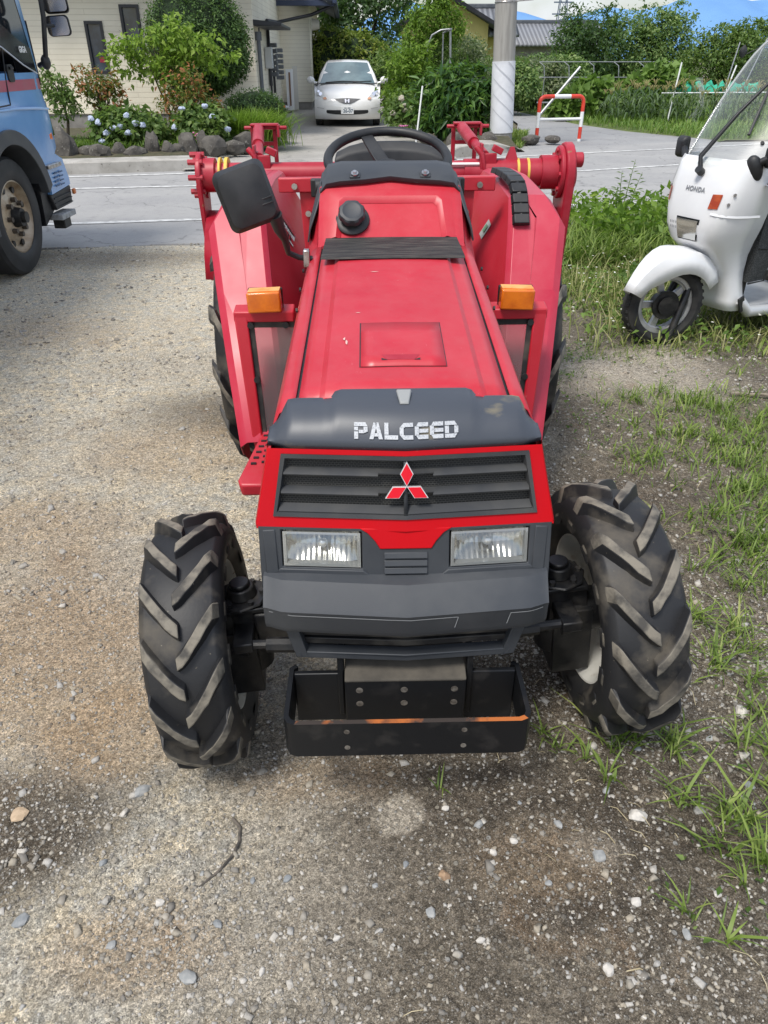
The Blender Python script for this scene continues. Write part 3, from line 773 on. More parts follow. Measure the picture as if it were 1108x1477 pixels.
# --- splash screens with turn signals
for s in (-1, 1):
    sc = empty('splash_screen', parent=tr)
    b = TB()
    out = [(.535, 2.50, .87), (.505, 2.45, .47), (.475, 2.42, .20)]
    b.prism([(s * .535, 2.50, .868), (s * .490, 2.50, .868), (s * .468, 2.44, .44), (s * .462, 2.42, .20), (s * .475, 2.42, .20), (s * .506, 2.44, .44)], [(s * .535, 2.525, .868), (s * .490, 2.525, .868), (s * .468, 2.465, .44), (s * .462, 2.445, .20), (s * .475, 2.445, .20), (s * .506, 2.465, .44)])
    b.prism([(s * .535, 2.498, .872), (s * .33, 2.498, .872), (s * .33, 2.498, .835), (s * .535, 2.498, .835)], [(s * .535, 2.56, .882), (s * .33, 2.56, .882), (s * .33, 2.56, .845), (s * .535, 2.56, .845)])
    b.build('screen_frame', M['red'], sc, bevel=.005)
    b = TB(); b.prism([(s * .49, 2.512, .838), (s * .30, 2.512, .838), (s * .28, 2.452, .44), (s * .468, 2.452, .44)], [(s * .49, 2.515, .838), (s * .30, 2.515, .838), (s * .28, 2.455, .44), (s * .468, 2.455, .44)])
    b.build('screen_sheet', M['smoke'], sc)
    b = TB()
    b.prism([(s * .491, 2.508, .834), (s * .47, 2.508, .834), (s * .452, 2.45, .44), (s * .469, 2.45, .44)], [(s * .491, 2.512, .834), (s * .47, 2.512, .834), (s * .452, 2.455, .44), (s * .469, 2.455, .44)])
    b.prism([(s * .49, 2.507, .836), (s * .33, 2.507, .836), (s * .33, 2.507, .815), (s * .49, 2.507, .815)], [(s * .49, 2.511, .836), (s * .33, 2.511, .836), (s * .33, 2.511, .815), (s * .49, 2.511, .815)])
    b.build('screen_edge', M['dusty_blk'], sc)
    b = TB()
    for (x, D, z) in ((.48, 2.505, .826), (.36, 2.505, .826), (.472, 2.478, .64)): b.cyl((s * x, D, z), (s * x, D - .012, z), .011, n=10)
    b.build('screen_bolt', M['black_pl'], sc, split=True)
    ts = empty('turn_signal', parent=tr)
    cx = s * .425
    b = TB(); b.box((cx, 2.50, .908), (.112, .052, .068), Matrix.Rotation(R(2 * s), 3, 'Y')); b.build('signal_lens', M['amber'], ts, bevel=.006, seg=3)
    b = TB(); b.box((cx, 2.51, .9435), (.106, .045, .004), Matrix.Rotation(R(2 * s), 3, 'Y')); b.build('signal_top', M['amber_top'], ts, bevel=.0015)
    b = TB(); b.box((cx, 2.536, .905), (.116, .02, .075)); b.build('signal_base', M['black_pl'], ts, bevel=.004)
# --- foot step, perforated
for s in (-1,):
    b = TB()
    b.prism([(s * 0.408, 2.10, .425), (s * 0.503, 2.10, .425), (s * 0.513, 2.13, .43), (s * 0.468, 2.50, .445), (s * 0.408, 2.50, .445)], [(s * 0.408, 2.105, .378), (s * 0.498, 2.105, .378), (s * 0.506, 2.13, .378), (s * 0.463, 2.50, .425), (s * 0.408, 2.50, .425)])
    stp = b.build('foot_step', M['red'], tr, bevel=.01, seg=3)
    b = TB()
    for k in range(7):
        D = 2.23 + k * .04; b.box((s * (.473 - k * .004), D, .4345 + k * .0015), (.018, .010, .006))
        b.box((s * (.438 - k * .0), D + .01, .4345 + k * .0015), (.018, .010, .006))
    b.build('step_slot', M['black_pl'], stp, split=True)
# --- mirror
mi_ = empty('wing_mirror', parent=tr)
vd = Vector((-.42, 2.2, -.33)).normalized(); right = Vector((1, .18, 0)).normalized(); up0 = right.cross(vd) * -1
up0 = Vector((0, 0, 1)) - vd * vd.z * .3; up0.normalize(); right = vd.cross(up0).normalized(); up0 = right.cross(vd).normalized()
ang = R(17); rx = right * math.cos(ang) - up0 * math.sin(ang); uy = up0 * math.cos(ang) + right * math.sin(ang) * -1
uy = (up0 * math.cos(ang) - right * math.sin(ang)); rx = (right * math.cos(ang) + up0 * math.sin(ang))
MC = Vector((-.408, 2.22, 1.276)); 
def rrect(w, h, r, n=5):
    o = []
    for (cx, cy, a0) in ((w - r, h - r, 0), (-w + r, h - r, 90), (-w + r, -h + r, 180), (w - r, -h + r, 270)):
        for k in range(n + 1):
            a = R(a0 + 90 * k / n); o.append((cx + r * math.cos(a), cy + r * math.sin(a)))
    return o
b = TB(); rows = []
for (w, h, d) in ((.070, .080, .03), (.074, .084, .018), (.073, .083, -.002), (.063, .072, -.024), (.030, .038, -.034)):
    rows.append([MC + rx * x + uy * y + vd * d for x, y in rrect(w, h, .024)])
b.loft(rows, closed=True, capa=True, capb=True); b.build('mirror_housing', M['black_pl'], mi_, ang=40)
b = TB()
for k in range(2):
    q = [(-.012 + k * .006, -.018 - k * .014), (.066 - k * .004, -.018 - k * .014), (.066 - k * .004, -.022 - k * .014), (-.012 + k * .006, -.022 - k * .014)]
    b.prism([MC + rx * x + uy * y - vd * (.0325 - .0001 * x) for x, y in q], [MC + rx * x + uy * y - vd * .014 for x, y in q])
b.build('housing_rib', M['black_pl'], mi_, bevel=.001, split=True)
b = TB(); b.loft([[MC + rx * x + uy * y + vd * .031 for x, y in rrect(.064, .074, .02)]], closed=True); b.add([MC + rx * x + uy * y + vd * .031 for x, y in rrect(.064, .074, .02)], [tuple(range(24))]); b.build('mirror_glass', M['chrome'], mi_)
b = TB(); e0 = MC + rx * .055 - uy * .068
b.tube([e0, e0.lerp(Vector((-.315, 2.30, 1.10)), .35), e0.lerp(Vector((-.31, 2.31, 1.115)), .7), Vector((-.315, 2.33, 1.10)), Vector((-.285, 2.345, 1.083)), Vector((-.245, 2.35, 1.078))], [.021, .017, .012, .0085, .0085, .0085], 12)
b.build('mirror_stem', M['black_pl'], mi_, ang=60)
b = TB(); b.box((-.262, 2.35, 1.08), (.02, .03, .05)); b.build('stem_clamp', M['steel'], mi_, bevel=.003)

# --- tyres
def tyre(b, Rt, Wd, rimR, nl, lugH, lw, lean, nseg=72, ext=1.03):
    h = Wd / 2; rc = Rt - lugH
    prof = [(-h * .80, rimR), (-h * .98, rimR + (rc - rimR) * .25), (-h * 1.02, rimR + (rc - rimR) * .6), (-h * .95, rc - .022), (-h * .82, rc - .008), (-h * .4, rc + .001), (0, rc + .004), (h * .4, rc + .001), (h * .82, rc - .008), (h * .95, rc - .022), (h * 1.02, rimR + (rc - rimR) * .6), (h * .98, rimR + (rc - rimR) * .25), (h * .80, rimR)]
    b.lathe(prof, (0, 0, 0), 'x', nseg, mi=0)
    def carc(x):
        ax = abs(x) / h
        return rc + .004 - .012 * min(ax, .95) ** 2 - (0.02 * max(0, (ax - .82) / .2))
    for side in (-1, 1):
        for k in range(nl):
            a0 = 2 * math.pi * (k + (.5 if side > 0 else 0)) / nl
            rows = []; tops = []
            nst = 7; jq = lambda a_: rnd.uniform(-a_, a_)
            for i in range(nst + 1):
                t = i / nst
                x = side * lerp(-.06, 1.0, t) * h if i < nst else side * ext * h
                a = a0 + lean * (t ** 1.25)
                rb = carc(x) - .012 if i < nst else rc - .075
                rt = Rt - .004 * t * t - (0.0) if i < nst - 0 else rc - .055
                if i == nst - 1: rt = Rt - .010
                if i == 0: rt = Rt - .003
                half = lw * lerp(.85, 1.12, t)
                ca = lambda rr, aa: (x, rr * math.cos(aa), rr * math.sin(aa))
                da_t = half * .72 / Rt; da_b = half * 1.25 / Rt
                rows.append([ca(rb, a - da_b), ca(rt - .002 + jq(.002), a - da_t + jq(.006)), ca(rt - .002 + jq(.002), a + da_t + jq(.006)), ca(rb, a + da_b)])
            n4 = 4
            for i in range(nst):
                P = rows[i] + rows[i + 1]
                b.add(P, [(0, 1, 5, 4)], 0); b.add(P, [(1, 2, 6, 5)], 1); b.add(P, [(2, 3, 7, 6)], 0)
            b.add(rows[0], [(0, 1, 2, 3)], 0); b.add(rows[-1], [(0, 1, 2, 3)], 0)
def rim(b, rimR, Wd, s):
    h = Wd / 2 * .82
    b.lathe([(-h, rimR + .012), (-h * .96, rimR - .004), (-h * .7, rimR - .022), (h * .1, rimR - .03), (h * .7, rimR - .022), (h * .96, rimR - .004), (h, rimR + .012)], (0, 0, 0), 'x', 48)
    b.lathe([(s * h * .15, rimR - .028), (s * h * .35, rimR * .72), (s * h * .1, rimR * .5), (s * h * .3, .02), (s * h * .3, 0)], (0, 0, 0), 'x', 48)
# front axle, slightly rocked, wheels steered
fa = empty('front_axle', (0, 1.50 - T0, .347), parent=tr); fa.rotation_euler = (0, R(-3.7), 0)
b = MB(); b.box((0, 0, .035), (.74, .11, .12)); b.box((0, .0, .06), (.24, .14, .15)); b.cyl((-.36, 0, .03), (.36, 0, .03), .052, n=16)
b.build('axle_beam', M['oily'], fa, bevel=.008)
b = MB(); b.tube([(-.40, -.115, .055), (-.2, -.13, .055), (.2, -.13, .055), (.40, -.115, .055)], .0125, 10); b.tube([(-.33, -.122, .055), (-.24, -.13, .055)], .019, 8); b.tube([(.33, -.122, .055), (.24, -.13, .055)], .019, 8); b.build('tie_rod', M['oily'], fa, split=True)
b = MB(); b.tube([(-.30, -.08, .115), (0, -.09, .115), (.30, -.08, .115)], .02, 8); b.build('ram', M['blk_steel'], fa, split=True)
for s in (-1, 1):
    # swivel group is baked into the meshes with the steer angle
    St = Matrix.Translation((s * .40, 0, 0)) @ Matrix.Rotation(R(5.0), 4, 'Z')
    b = MB(M=St)
    b.cyl((0, 0, -.10), (0, 0, .115), .052, n=20); b.cyl((0, 0, .115), (0, 0, .122), .070, n=8); b.cyl((0, 0, .122), (0, 0, .150), .040, .034, n=18); b.cyl((0, 0, .15), (0, 0, .162), .026, n=16)
    b.box((s * .0, 0, .105), (.13, .11, .014)); b.box((s * .02, 0, .04), (.11, .10, .14), taper=.8)
    b.box((0, -.07, .055), (.05, .13, .028)); b.box((s * .03, 0, -.06), (.10, .12, .20)); b.cyl((s * .0, 0, 0), (s * .15, 0, 0), .07, .05, n=20)
    kb = b.build('kingpin_case', M['oily'], fa, bevel=.005, ang=35)
    b = MB(M=St)
    for q in range(6): b.cyl((.052 * math.cos(q * 1.047), .052 * math.sin(q * 1.047), .12), (.052 * math.cos(q * 1.047), .052 * math.sin(q * 1.047), .131), .008, n=6)
    for q in (-.03, .03): b.cyl((s * .03, q, .112), (s * .03, q, .128), .009, n=6)
    b.build('case_bolt', M['dusty_blk'], kb, split=True)
    w = empty('front_wheel', parent=tr)
    Wm = Matrix.Translation((0, 1.50 - T0, .347)) @ Matrix.Rotation(R(-3.7), 4, 'Y') @ St @ Matrix.Translation((s * (.115 if s < 0 else .135), 0, 0)) @ Matrix.Rotation(R(9 if s < 0 else 2), 4, 'X')
    b = MB(M=Wm); tyre(b, .328, .190, .195, 14, .029, .0265, -.42)
    b.build('tyre', [M['rubber'], M['lug']], w, ang=50, bevel=.0035, seg=2)
    b = MB(M=Wm); rim(b, .195, .190, s); b.build('rim', M['rim'], w)
for s in (-1, 1):
    w = empty('rear_wheel', parent=tr)
    Wm = Matrix.Translation((s * .552, 3.25 - T0, .545)) @ Matrix.Rotation(R(7 if s < 0 else 12), 4, 'X')
    b = MB(M=Wm); tyre(b, .548, .250, .28, 13, .042, .032, -.40, ext=1.17)
    b.build('tyre', [M['rubber'], M['lug']], w, ang=50, bevel=.0035, seg=2)
    b = MB(M=Wm); rim(b, .28, .25, s); b.build('rim', M['rim'], w)
# --- engine and gearbox under the bonnet, radiator, rear axle
b = TB(); b.box((0, 1.9, .62), (.36, .7, .42)); b.box((0, 1.62, .55), (.30, .5, .25)); b.box((0, 2.7, .58), (.34, 1.0, .36)); b.cyl((-.45, 3.25, .6), (.45, 3.25, .6), .11, n=20); b.box((0, 3.2, .72), (.5, .5, .3)); b.box((0, 1.55, .80), (.48, .06, .26))
b.build('engine', M['oily'], tr, bevel=.01)
b = TB(); b.box((0, 2.72, .43), (.72, .62, .02)); b.build('floor_plate', M['red_dark'], tr, bevel=.004)
# --- rotary tiller carried behind
ti = empty('rotary_tiller', parent=tr)
TD, TZ = 4.0, 1.115
b = TB(); b.cyl((-.84, TD, TZ), (.86, TD, TZ), .056, n=24); b.cyl((.40, TD, TZ), (.80, TD, TZ), .064, n=24)
b.cyl((-.88, TD, TZ), (-.82, TD, TZ), .078, n=20); b.cyl((.78, TD, TZ), (.86, TD, TZ), .078, n=20)
b.box((.635, TD, TZ + .085), (.06, .05, .06), taper=.3)
b.build('drive_tube', M['red_dark'], ti)
b = TB(); b.box((.36, TD - .05, TZ + .042), (.22, .012, .018), Matrix.Rotation(R(40), 3, 'X')); b.box((-.0 + .02, TD - .05, TZ + .042), (.20, .012, .018), Matrix.Rotation(R(40), 3, 'X')); b.build('tube_label', M['sticker'], ti, split=True)
b = TB()
for x in (.665, .715): b.cyl((x - .006, TD, TZ), (x + .006, TD, TZ), .0655, n=24)
b.cyl((-.80, TD, TZ), (-.79, TD, TZ), .080, n=24); b.cyl((-.77, TD, TZ), (-.755, TD, TZ), .080, n=24)
b.build('alignment_mark', M['yellow'], ti, split=True)
b = TB(); 
prof = [(math.sin(R(a)) * .135, math.cos(R(a)) * .135) for a in range(-100, 101, 20)] + [(.06, -.50), (-.06, -.50)]
b.prism([(.885, TD + y, TZ + z) for y, z in prof], [(.93, TD + y, TZ + z) for y, z in prof])
b.cyl((.862, TD, TZ), (.888, TD, TZ), .120, n=28); b.cyl((.93, TD - .0, TZ - .02), (.955, TD, TZ - .02), .06, n=20); b.cyl((.93, TD - .05, TZ + .06), (.975, TD - .05, TZ + .06), .035, n=14)
cc = b.build('chain_case', M['red_dark'], ti, bevel=.008)
b = TB()
for k in range(8): a = k * .785; b.cyl((.852, TD + .098 * math.cos(a), TZ + .098 * math.sin(a)), (.864, TD + .098 * math.cos(a), TZ + .098 * math.sin(a)), .012, n=8)
for k in range(6): b.cyl((.90, TD - .08 + k * .004, TZ - .12 - k * .06), (.9, TD - .086 + k * .004, TZ - .12 - k * .06), .007, n=8)
b.build('case_bolt', M['red_dark'], cc, split=True)
b = TB(); prof = [(math.sin(R(a)) * .105, math.cos(R(a)) * .105) for a in range(-100, 101, 20)] + [(.05, -.50), (-.05, -.50)]
b.prism([(-.88, TD + y, TZ + z) for y, z in prof], [(-.905, TD + y, TZ + z) for y, z in prof]); sd = b.build('side_plate', M['red_dark'], ti, bevel=.006)
b = TB()
for k in range(8): a = k * .785; b.cyl((-.94, TD + .092 * math.cos(a), TZ + .092 * math.sin(a)), (-.87, TD + .092 * math.cos(a), TZ + .092 * math.sin(a)), .013, n=8)
b.build('plate_bolt', M['red_dark'], sd, split=True)
b = TB(); rows = []
for k in range(9):
    a = R(-80 + 160 * k / 8); rows.append([(-.88, TD + .02 + .30 * math.sin(a), .62 + .33 * math.cos(a)), (.88, TD + .02 + .30 * math.sin(a), .62 + .33 * math.cos(a))])
b.loft(rows); b.build('tiller_hood', M['red_dark'], ti, solid=.006)
b = TB(); b.cyl((-.86, TD, .62), (.86, TD, .62), .03, n=14)
for k in range(20):
    x = -.8 + k * .084; a = k * 1.7
    b.tube([(x, TD, .62), (x, TD + .14 * math.cos(a), .62 + .14 * math.sin(a)), (x + .05, TD + .22 * math.cos(a + .3), .62 + .22 * math.sin(a + .3))], [.014, .012, .006], 6)
b.build('tine_shaft', M['blk_steel'], ti)
# spring rods standing over the tube
for s, x0 in ((-1, -.60), (1, .50)):
    rod = empty('spring_rod', parent=ti)
    b = TB(); xb = x0
    b.cyl((xb, TD - .02, TZ + .08), (xb - s * 0 - .055, TD + .45, TZ + .155), .022, n=14); b.cyl((xb - .03, TD + .2, TZ + .115), (xb - .06, TD + .5, TZ + .165), .03, n=14)
    b.build('spring_tube', M['red_dark'], rod)
    b = TB()
    b.box((xb + .02, TD - .03, TZ + .04), (.07, .03, .10)); b.box((xb - .02, TD - .03, TZ + .07), (.012, .06, .13)); b.box((xb + .06, TD - .02, TZ + .105), (.05, .04, .03), Matrix.Rotation(R(25), 3, 'Y'))
    b.tube([(xb - .05, TD - .04, TZ + .12), (xb - .02, TD - .05, TZ + .09), (xb - .005, TD - .05, TZ + .02), (xb + .01, TD - .05, TZ - .03)], .014, 8)
    b.build('rod_clamp', M['red_dark'], rod, bevel=.003)
    b = TB()
    for dx in (-.10, .02): b.box((xb + dx, TD + .55, TZ + .08), (.022, .02, .18))
    b.box((xb - .03, TD + .52, TZ + .185), (.15, .06, .012)); b.box((xb + .045, TD + .52, TZ + .155), (.012, .06, .06)); b.box((xb - .03, TD + .55, TZ + .09), (.12, .012, .02)); b.cyl((xb - .14, TD + .52, TZ + .17), (xb + .09, TD + .52, TZ + .17), .010, n=8)
    b.build('rod_bracket', M['red_dark'], rod, bevel=.003, split=True)
# ============================================================ GROUND
def vnoise(x, y, seed=0):
    xi = np.floor(x).astype(np.int64); yi = np.floor(y).astype(np.int64); fx = x - xi; fy = y - yi
    fx = fx * fx * (3 - 2 * fx); fy = fy * fy * (3 - 2 * fy)
    def h(a, b):
        n = (a * 374761393 + b * 668265263 + seed * 982451653) & 0x7fffffff
        n = ((n ^ (n >> 13)) * 1274126177) & 0x7fffffff
        return ((n ^ (n >> 16)) & 0xffff) / 65535.0
    return (h(xi, yi) * (1 - fx) + h(xi + 1, yi) * fx) * (1 - fy) + (h(xi, yi + 1) * (1 - fx) + h(xi + 1, yi + 1) * fx) * fy
def fbm(x, y, sc, oc=4, seed=0):
    s = 0; a = 1; t = 0
    for o in range(oc):
        s = s + a * vnoise(x * sc + o * 17.3, y * sc - o * 9.1, seed + o); t += a; a *= .5; sc *= 2.03
    return s / t
def sstep(a, b, x): t = np.clip((x - a) / (b - a), 0, 1); return t * t * (3 - 2 * t)
def near_edge(x): return np.interp(x, [-80, -3.34, -1.73, 3, 30, 80], [-1.0, 7.61, 7.87, 8.75, 15.0, 32.0])
def far_edge(x): return np.interp(x, [-80, -5.15, -3.13, 1.32, 30, 80], [-4.5, 13.06, 13.62, 15.44, 27.5, 48.0])
def gz(x, y):
    x = np.asarray(x, float); y = np.asarray(y, float)
    w = sstep(5.0, 2.4, y)
    z = (.022 + .052 * np.tanh((x - .09) / .55)) * w
    yard = sstep(.05, .9, near_edge(x) - y)
    f = fbm(x, y, 1.1, 3, 3) - .5
    fine = fbm(x, y, 5.5, 3, 9) - .5; vf = fbm(x, y, 24, 2, 5) - .5
    near = sstep(9, 3, y)
    rough = .5 + .8 * sstep(.2, 1.0, x + .3 * f)
    z = z + yard * (.05 * f + .032 * fine * rough + .017 * vf * near * rough)
    return z - .06 * sstep(-.02, .25, y - near_edge(x))
# ground sheet: fine near the tractor, coarser to the horizon
def axis(a, b, step, ext, g=1.22):
    c = list(np.arange(a, b + 1e-6, step)); s = step; r = []
    v = b
    while v < ext[1]: s *= g; v += s; r.append(v)
    s = step; v = a; l = []
    while v > ext[0]: s *= g; v -= s; l.append(v)
    return np.array(l[::-1] + c + r)
gx_ = axis(-2.2, 2.2, .016, (-2500, 2500)); gy_ = axis(.45, 3.2, .016, (-300, 4000), 1.09)
XX, YY = np.meshgrid(gx_, gy_); ZZ = gz(XX, YY)
nx, ny = len(gx_), len(gy_)
Vg = np.stack([XX.ravel(), YY.ravel(), ZZ.ravel()], 1)
ii = (np.arange(ny - 1)[:, None] * nx + np.arange(nx - 1)[None, :]).ravel()
Fg = np.stack([ii, ii + 1, ii + nx + 1, ii + nx], 1)
x, y = Vg[:, 0], Vg[:, 1]
wob = (fbm(x, y, 2.2, 4, 21) - .5)
def patch(cx, cy, rx, ry, soft=.5): 
    d = np.sqrt(((x - cx) / rx) ** 2 + ((y - cy) / ry) ** 2) + wob * 1.1
    return 1 - sstep(1 - soft, 1 + soft, d)
wet = np.clip(.95 * patch(-.92, 1.20, .30, .17) + .85 * patch(-1.0, 1.02, .30, .12) + .8 * patch(-.62, 3.62, .55, .28) + .3 * patch(-.45, 1.33, .22, .10) + .5 * patch(.3, 1.9, .6, .5) + .55 * patch(1.0, 2.6, .35, .25) + .45 * patch(.62, .95, .3, .12) + .6 * patch(-2.3, 7.2, 1.2, .3) + .5 * patch(.75, 1.15, .25, .12) + .42 * patch(.10, 1.19, .34, .10) + .3 * patch(.3, 1.0, .25, .15), 0, 1)
soil = np.clip(sstep(np.interp(y, [.5, 1.0, 1.4, 1.7, 3], [-.40, -.42, -.62, -.25, .05]), np.interp(y, [.5, 1.0, 1.4, 1.7, 3], [-.02, -.04, -.12, .45, .95]), x + .55 * wob), 0, 1) * sstep(7.5, 5.0, y)
soil = np.clip(np.maximum(soil, .0 * x), 0, 1)
pale = np.clip(.9 * patch(1.45, 4.2, .55, .42) + .5 * patch(-.75, 1.75, .35, .45) + 1.1 * (1 - sstep(.88, 1.06, np.sqrt(((x - .035) / .062) ** 2 + ((y - 1.15) / .055) ** 2) + wob * .12)) + .6 * patch(-1.3, 4.35, .45, .25) + .1 * patch(-.1, 1.02, .25, .2) + .5 * patch(-.5, .8, .3, .1) + .35 * patch(-1.3, 2.4, .6, .5) + .55 * patch(-.32, .90, .30, .22) + .5 * patch(-.95, 2.1, .4, .4) + .5 * patch(-1.6, 3.3, .6, .4) + .45 * patch(-.3, 1.22, .2, .09) + .5 * patch(.48, 1.03, .06, .04), 0, 1)
clay = np.clip(.8 * patch(-1.15, 1.75, .38, .5) + .7 * patch(-.75, 1.45, .22, .16) + .6 * patch(-1.5, 2.5, .5, .25) + .6 * patch(-.55, .85, .22, .10) + .4 * patch(-.2, 1.27, .2, .06) + .5 * patch(-.9, 3.2, .4, .25) + .4 * patch(-2.3, 5, .8, .4) + .3 * patch(.35, 1.0, .15, .08), 0, 1)
grassy = np.clip(sstep(1.1, 2.0, x + .8 * wob) * sstep(4.2, 5.4, y + wob), 0, 1) * sstep(9.5, 8.6, y)
grassy = np.maximum(grassy, 1.5 * np.maximum(sstep(16, 22, y), sstep(12, 30, np.abs(x)) * sstep(.5, 3, np.abs(y - near_edge(x)))))
def dirt():
    m, nt, b = nodes('bare_dirt'); co = ocoord(nt)
    A = lambda n: N(nt, 'ShaderNodeAttribute', attribute_name=n).outputs['Fac']
    n1 = noise(nt, co, 2.2, 8, .6); n2 = noise(nt, co, 14, 8, .65); n3 = noise(nt, co, 70, 6, .7); n4 = noise(nt, co, 300, 4, .85)
    base = mixc(nt, ramp(nt, n1, [(.35, 0.), (.65, 1.)]), (.67, .58, .425), (.72, .61, .435))
    base = mixc(nt, ramp(nt, n2, [(.38, 0.), (.62, 1.)]), base, (.55, .53, .465))
    soilc = mixc(nt, ramp(nt, n2, [(.35, 0.), (.65, 1.)]), (.125, .105, .080), (.225, .19, .142))
    base = mixc(nt, A('soil'), base, soilc)
    wetc = mixc(nt, ramp(nt, n2, [(.35, 0.), (.7, 1.)]), (.050, .037, .026), (.115, .088, .060))
    base = mixc(nt, math_(nt, 'MULTIPLY', A('wet'), .9), base, wetc)
    palec = mixc(nt, n3, (.46, .40, .31), (.54, .49, .41))
    base = mixc(nt, math_(nt, 'MULTIPLY', A('pale'), .85), base, palec)
    base = mixc(nt, math_(nt, 'MULTIPLY', A('grassy'), .6), base, (.085, .085, .045))
    base = mixc(nt, math_(nt, 'MULTIPLY', A('clay'), .85), base, mixc(nt, n2, (.37, .25, .145), (.52, .38, .235)))
    # rusty orange clay smears
    base = mixc(nt, math_(nt, 'MULTIPLY', ramp(nt, noise(nt, co, 3.7, 5, .6, .6), [(.60, 0.), (.72, 1.)]), .45), base, (.25, .15, .075))
    # mineral grain: fine sand and small stones seen as colour
    base = mixc(nt, ramp(nt, n3, [(.30, 1.), (.46, 0.)]), base, mixc(nt, .5, base, (.03, .025, .02)))
    base = mixc(nt, math_(nt, 'MULTIPLY', ramp(nt, n3, [(.58, 0.), (.70, 1.)]), .55), base, (.42, .39, .34))
    base = mixc(nt, math_(nt, 'MULTIPLY', ramp(nt, n4, [(.55, 0.), (.63, 1.)]), .5), base, (.56, .52, .46))
    base = mixc(nt, math_(nt, 'MULTIPLY', ramp(nt, n4, [(.36, 1.), (.46, 0.)]), .6), base, (.06, .05, .04))
    for sc, lo_, hi_ in ((460, .62, 1.36), (190, .66, 1.36), (75, .80, 1.22)):
        v = N(nt, 'ShaderNodeTexVoronoi', feature='F1'); v.inputs['Scale'].default_value = sc; nt.links.new(co, v.inputs['Vector'])
        sp_ = N(nt, 'ShaderNodeSeparateColor'); nt.links.new(v.outputs['Color'], sp_.inputs[0])
        mr = N(nt, 'ShaderNodeMapRange'); mr.inputs[3].default_value = lo_; mr.inputs[4].default_value = hi_; nt.links.new(sp_.outputs[0], mr.inputs[0])
        mx = N(nt, 'ShaderNodeVectorMath', operation='SCALE'); nt.links.new(base, mx.inputs[0]); nt.links.new(mr.outputs[0], mx.inputs['Scale']); base = mx.outputs[0]
    h = None
    for sc, thr, amt in ((55, .30, .9), (110, .33, .7)):
        v = N(nt, 'ShaderNodeTexVoronoi', feature='F1'); v.inputs['Scale'].default_value = sc; v.inputs['Randomness'].default_value = 1; nt.links.new(co, v.inputs['Vector'])
        wn = N(nt, 'ShaderNodeTexWhiteNoise', noise_dimensions='3D'); nt.links.new(v.outputs['Position'], wn.inputs['Vector'])
        keep = math_(nt, 'GREATER_THAN', wn.outputs['Value'], .62 if sc == 55 else .5)
        rad = math_(nt, 'MULTIPLY', wn.outputs['Value'], thr)
        ins = math_(nt, 'MULTIPLY', ramp(nt, math_(nt, 'SUBTRACT', v.outputs['Distance'], rad), [(.0, 1.), (.06, 0.)]), keep)
        sep = N(nt, 'ShaderNodeSeparateColor'); nt.links.new(wn.outputs['Color'], sep.inputs[0])
        stc = ramp(nt, sep.outputs[1], [(0., (.20, .18, .15)), (.35, (.31, .29, .25)), (.6, (.42, .37, .28)), (.85, (.44, .44, .42)), (1., (.60, .57, .52))])
        base = mixc(nt, math_(nt, 'MULTIPLY', ins, amt * .8), base, stc)
        hh = math_(nt, 'MULTIPLY', ins, .6 if sc == 55 else .35)
        h = hh if h is None else math_(nt, 'ADD', h, hh)
    nt.links.new(base, b.inputs['Base Color'])
    b.inputs['Roughness'].default_value = .95; b.inputs['Specular IOR Level'].default_value = .2
    h = math_(nt, 'ADD', h, math_(nt, 'ADD', math_(nt, 'MULTIPLY', n3, 1.1), math_(nt, 'ADD', math_(nt, 'MULTIPLY', n2, 1.2), math_(nt, 'MULTIPLY', n4, .5))))
    bump(nt, b, h, .9, .013)
    return m
g = fast_mesh('ground', Vg, Fg, dirt(), smooth=True, attrs=dict(wet=wet, soil=soil, pale=pale, grassy=grassy, clay=clay)); tag(g, kind='structure')

# ---- loose stones
def gravel(n, px, py, smin, smax, seed, power=2.2):
    r = np.random.default_rng(seed)
    s = smin + (smax - smin) * r.random(n) ** power
    cube = np.array([[-1, -1, -1], [1, -1, -1], [1, 1, -1], [-1, 1, -1], [-1, -1, 1], [1, -1, 1], [1, 1, 1], [-1, 1, 1]], float)
    P = cube[None] * .62 * np.array([1, 1, .62]) + r.normal(0, .22, (n, 8, 3))
    P[:, 4:, :2] *= .72
    a = r.random(n) * 6.283; ca, sa = np.cos(a), np.sin(a); el = 1 + .5 * r.random(n)
    X = P[:, :, 0] * el[:, None]; Y = P[:, :, 1]
    P = np.stack([X * ca[:, None] - Y * sa[:, None], X * sa[:, None] + Y * ca[:, None], P[:, :, 2]], 2) * s[:, None, None]
    zz = gz(px, py)
    P += np.stack([px, py, zz + s * .12], 1)[:, None, :]
    F = np.array([[3, 2, 1, 0], [4, 5, 6, 7], [0, 1, 5, 4], [1, 2, 6, 5], [2, 3, 7, 6], [3, 0, 4, 7]])
    return P.reshape(-1, 3), (np.arange(n)[:, None, None] * 8 + F[None]).reshape(-1, 4)
def stone_mat(name, stops):
    m, nt, b = nodes(name); gm = N(nt, 'ShaderNodeNewGeometry'); co = ocoord(nt)
    c = ramp(nt, gm.outputs['Random Per Island'], stops)
    c = mixc(nt, math_(nt, 'MULTIPLY', ramp(nt, noise(nt, co, 130, 5, .7), [(.4, 0.), (.65, 1.)]), .45), c, (.20, .17, .13))
    nt.links.new(c, b.inputs['Base Color']); b.inputs['Roughness'].default_value = .85; b.inputs['Specular IOR Level'].default_value = .3
    bump(nt, b, noise(nt, co, 240, 4), .4, .002); return m
STN = stone_mat('gravel_stone', [(0, (.20, .19, .175)), (.3, (.31, .29, .255)), (.55, (.40, .355, .28)), (.75, (.40, .395, .38)), (.92, (.50, .475, .43)), (1, (.58, .55, .50))])
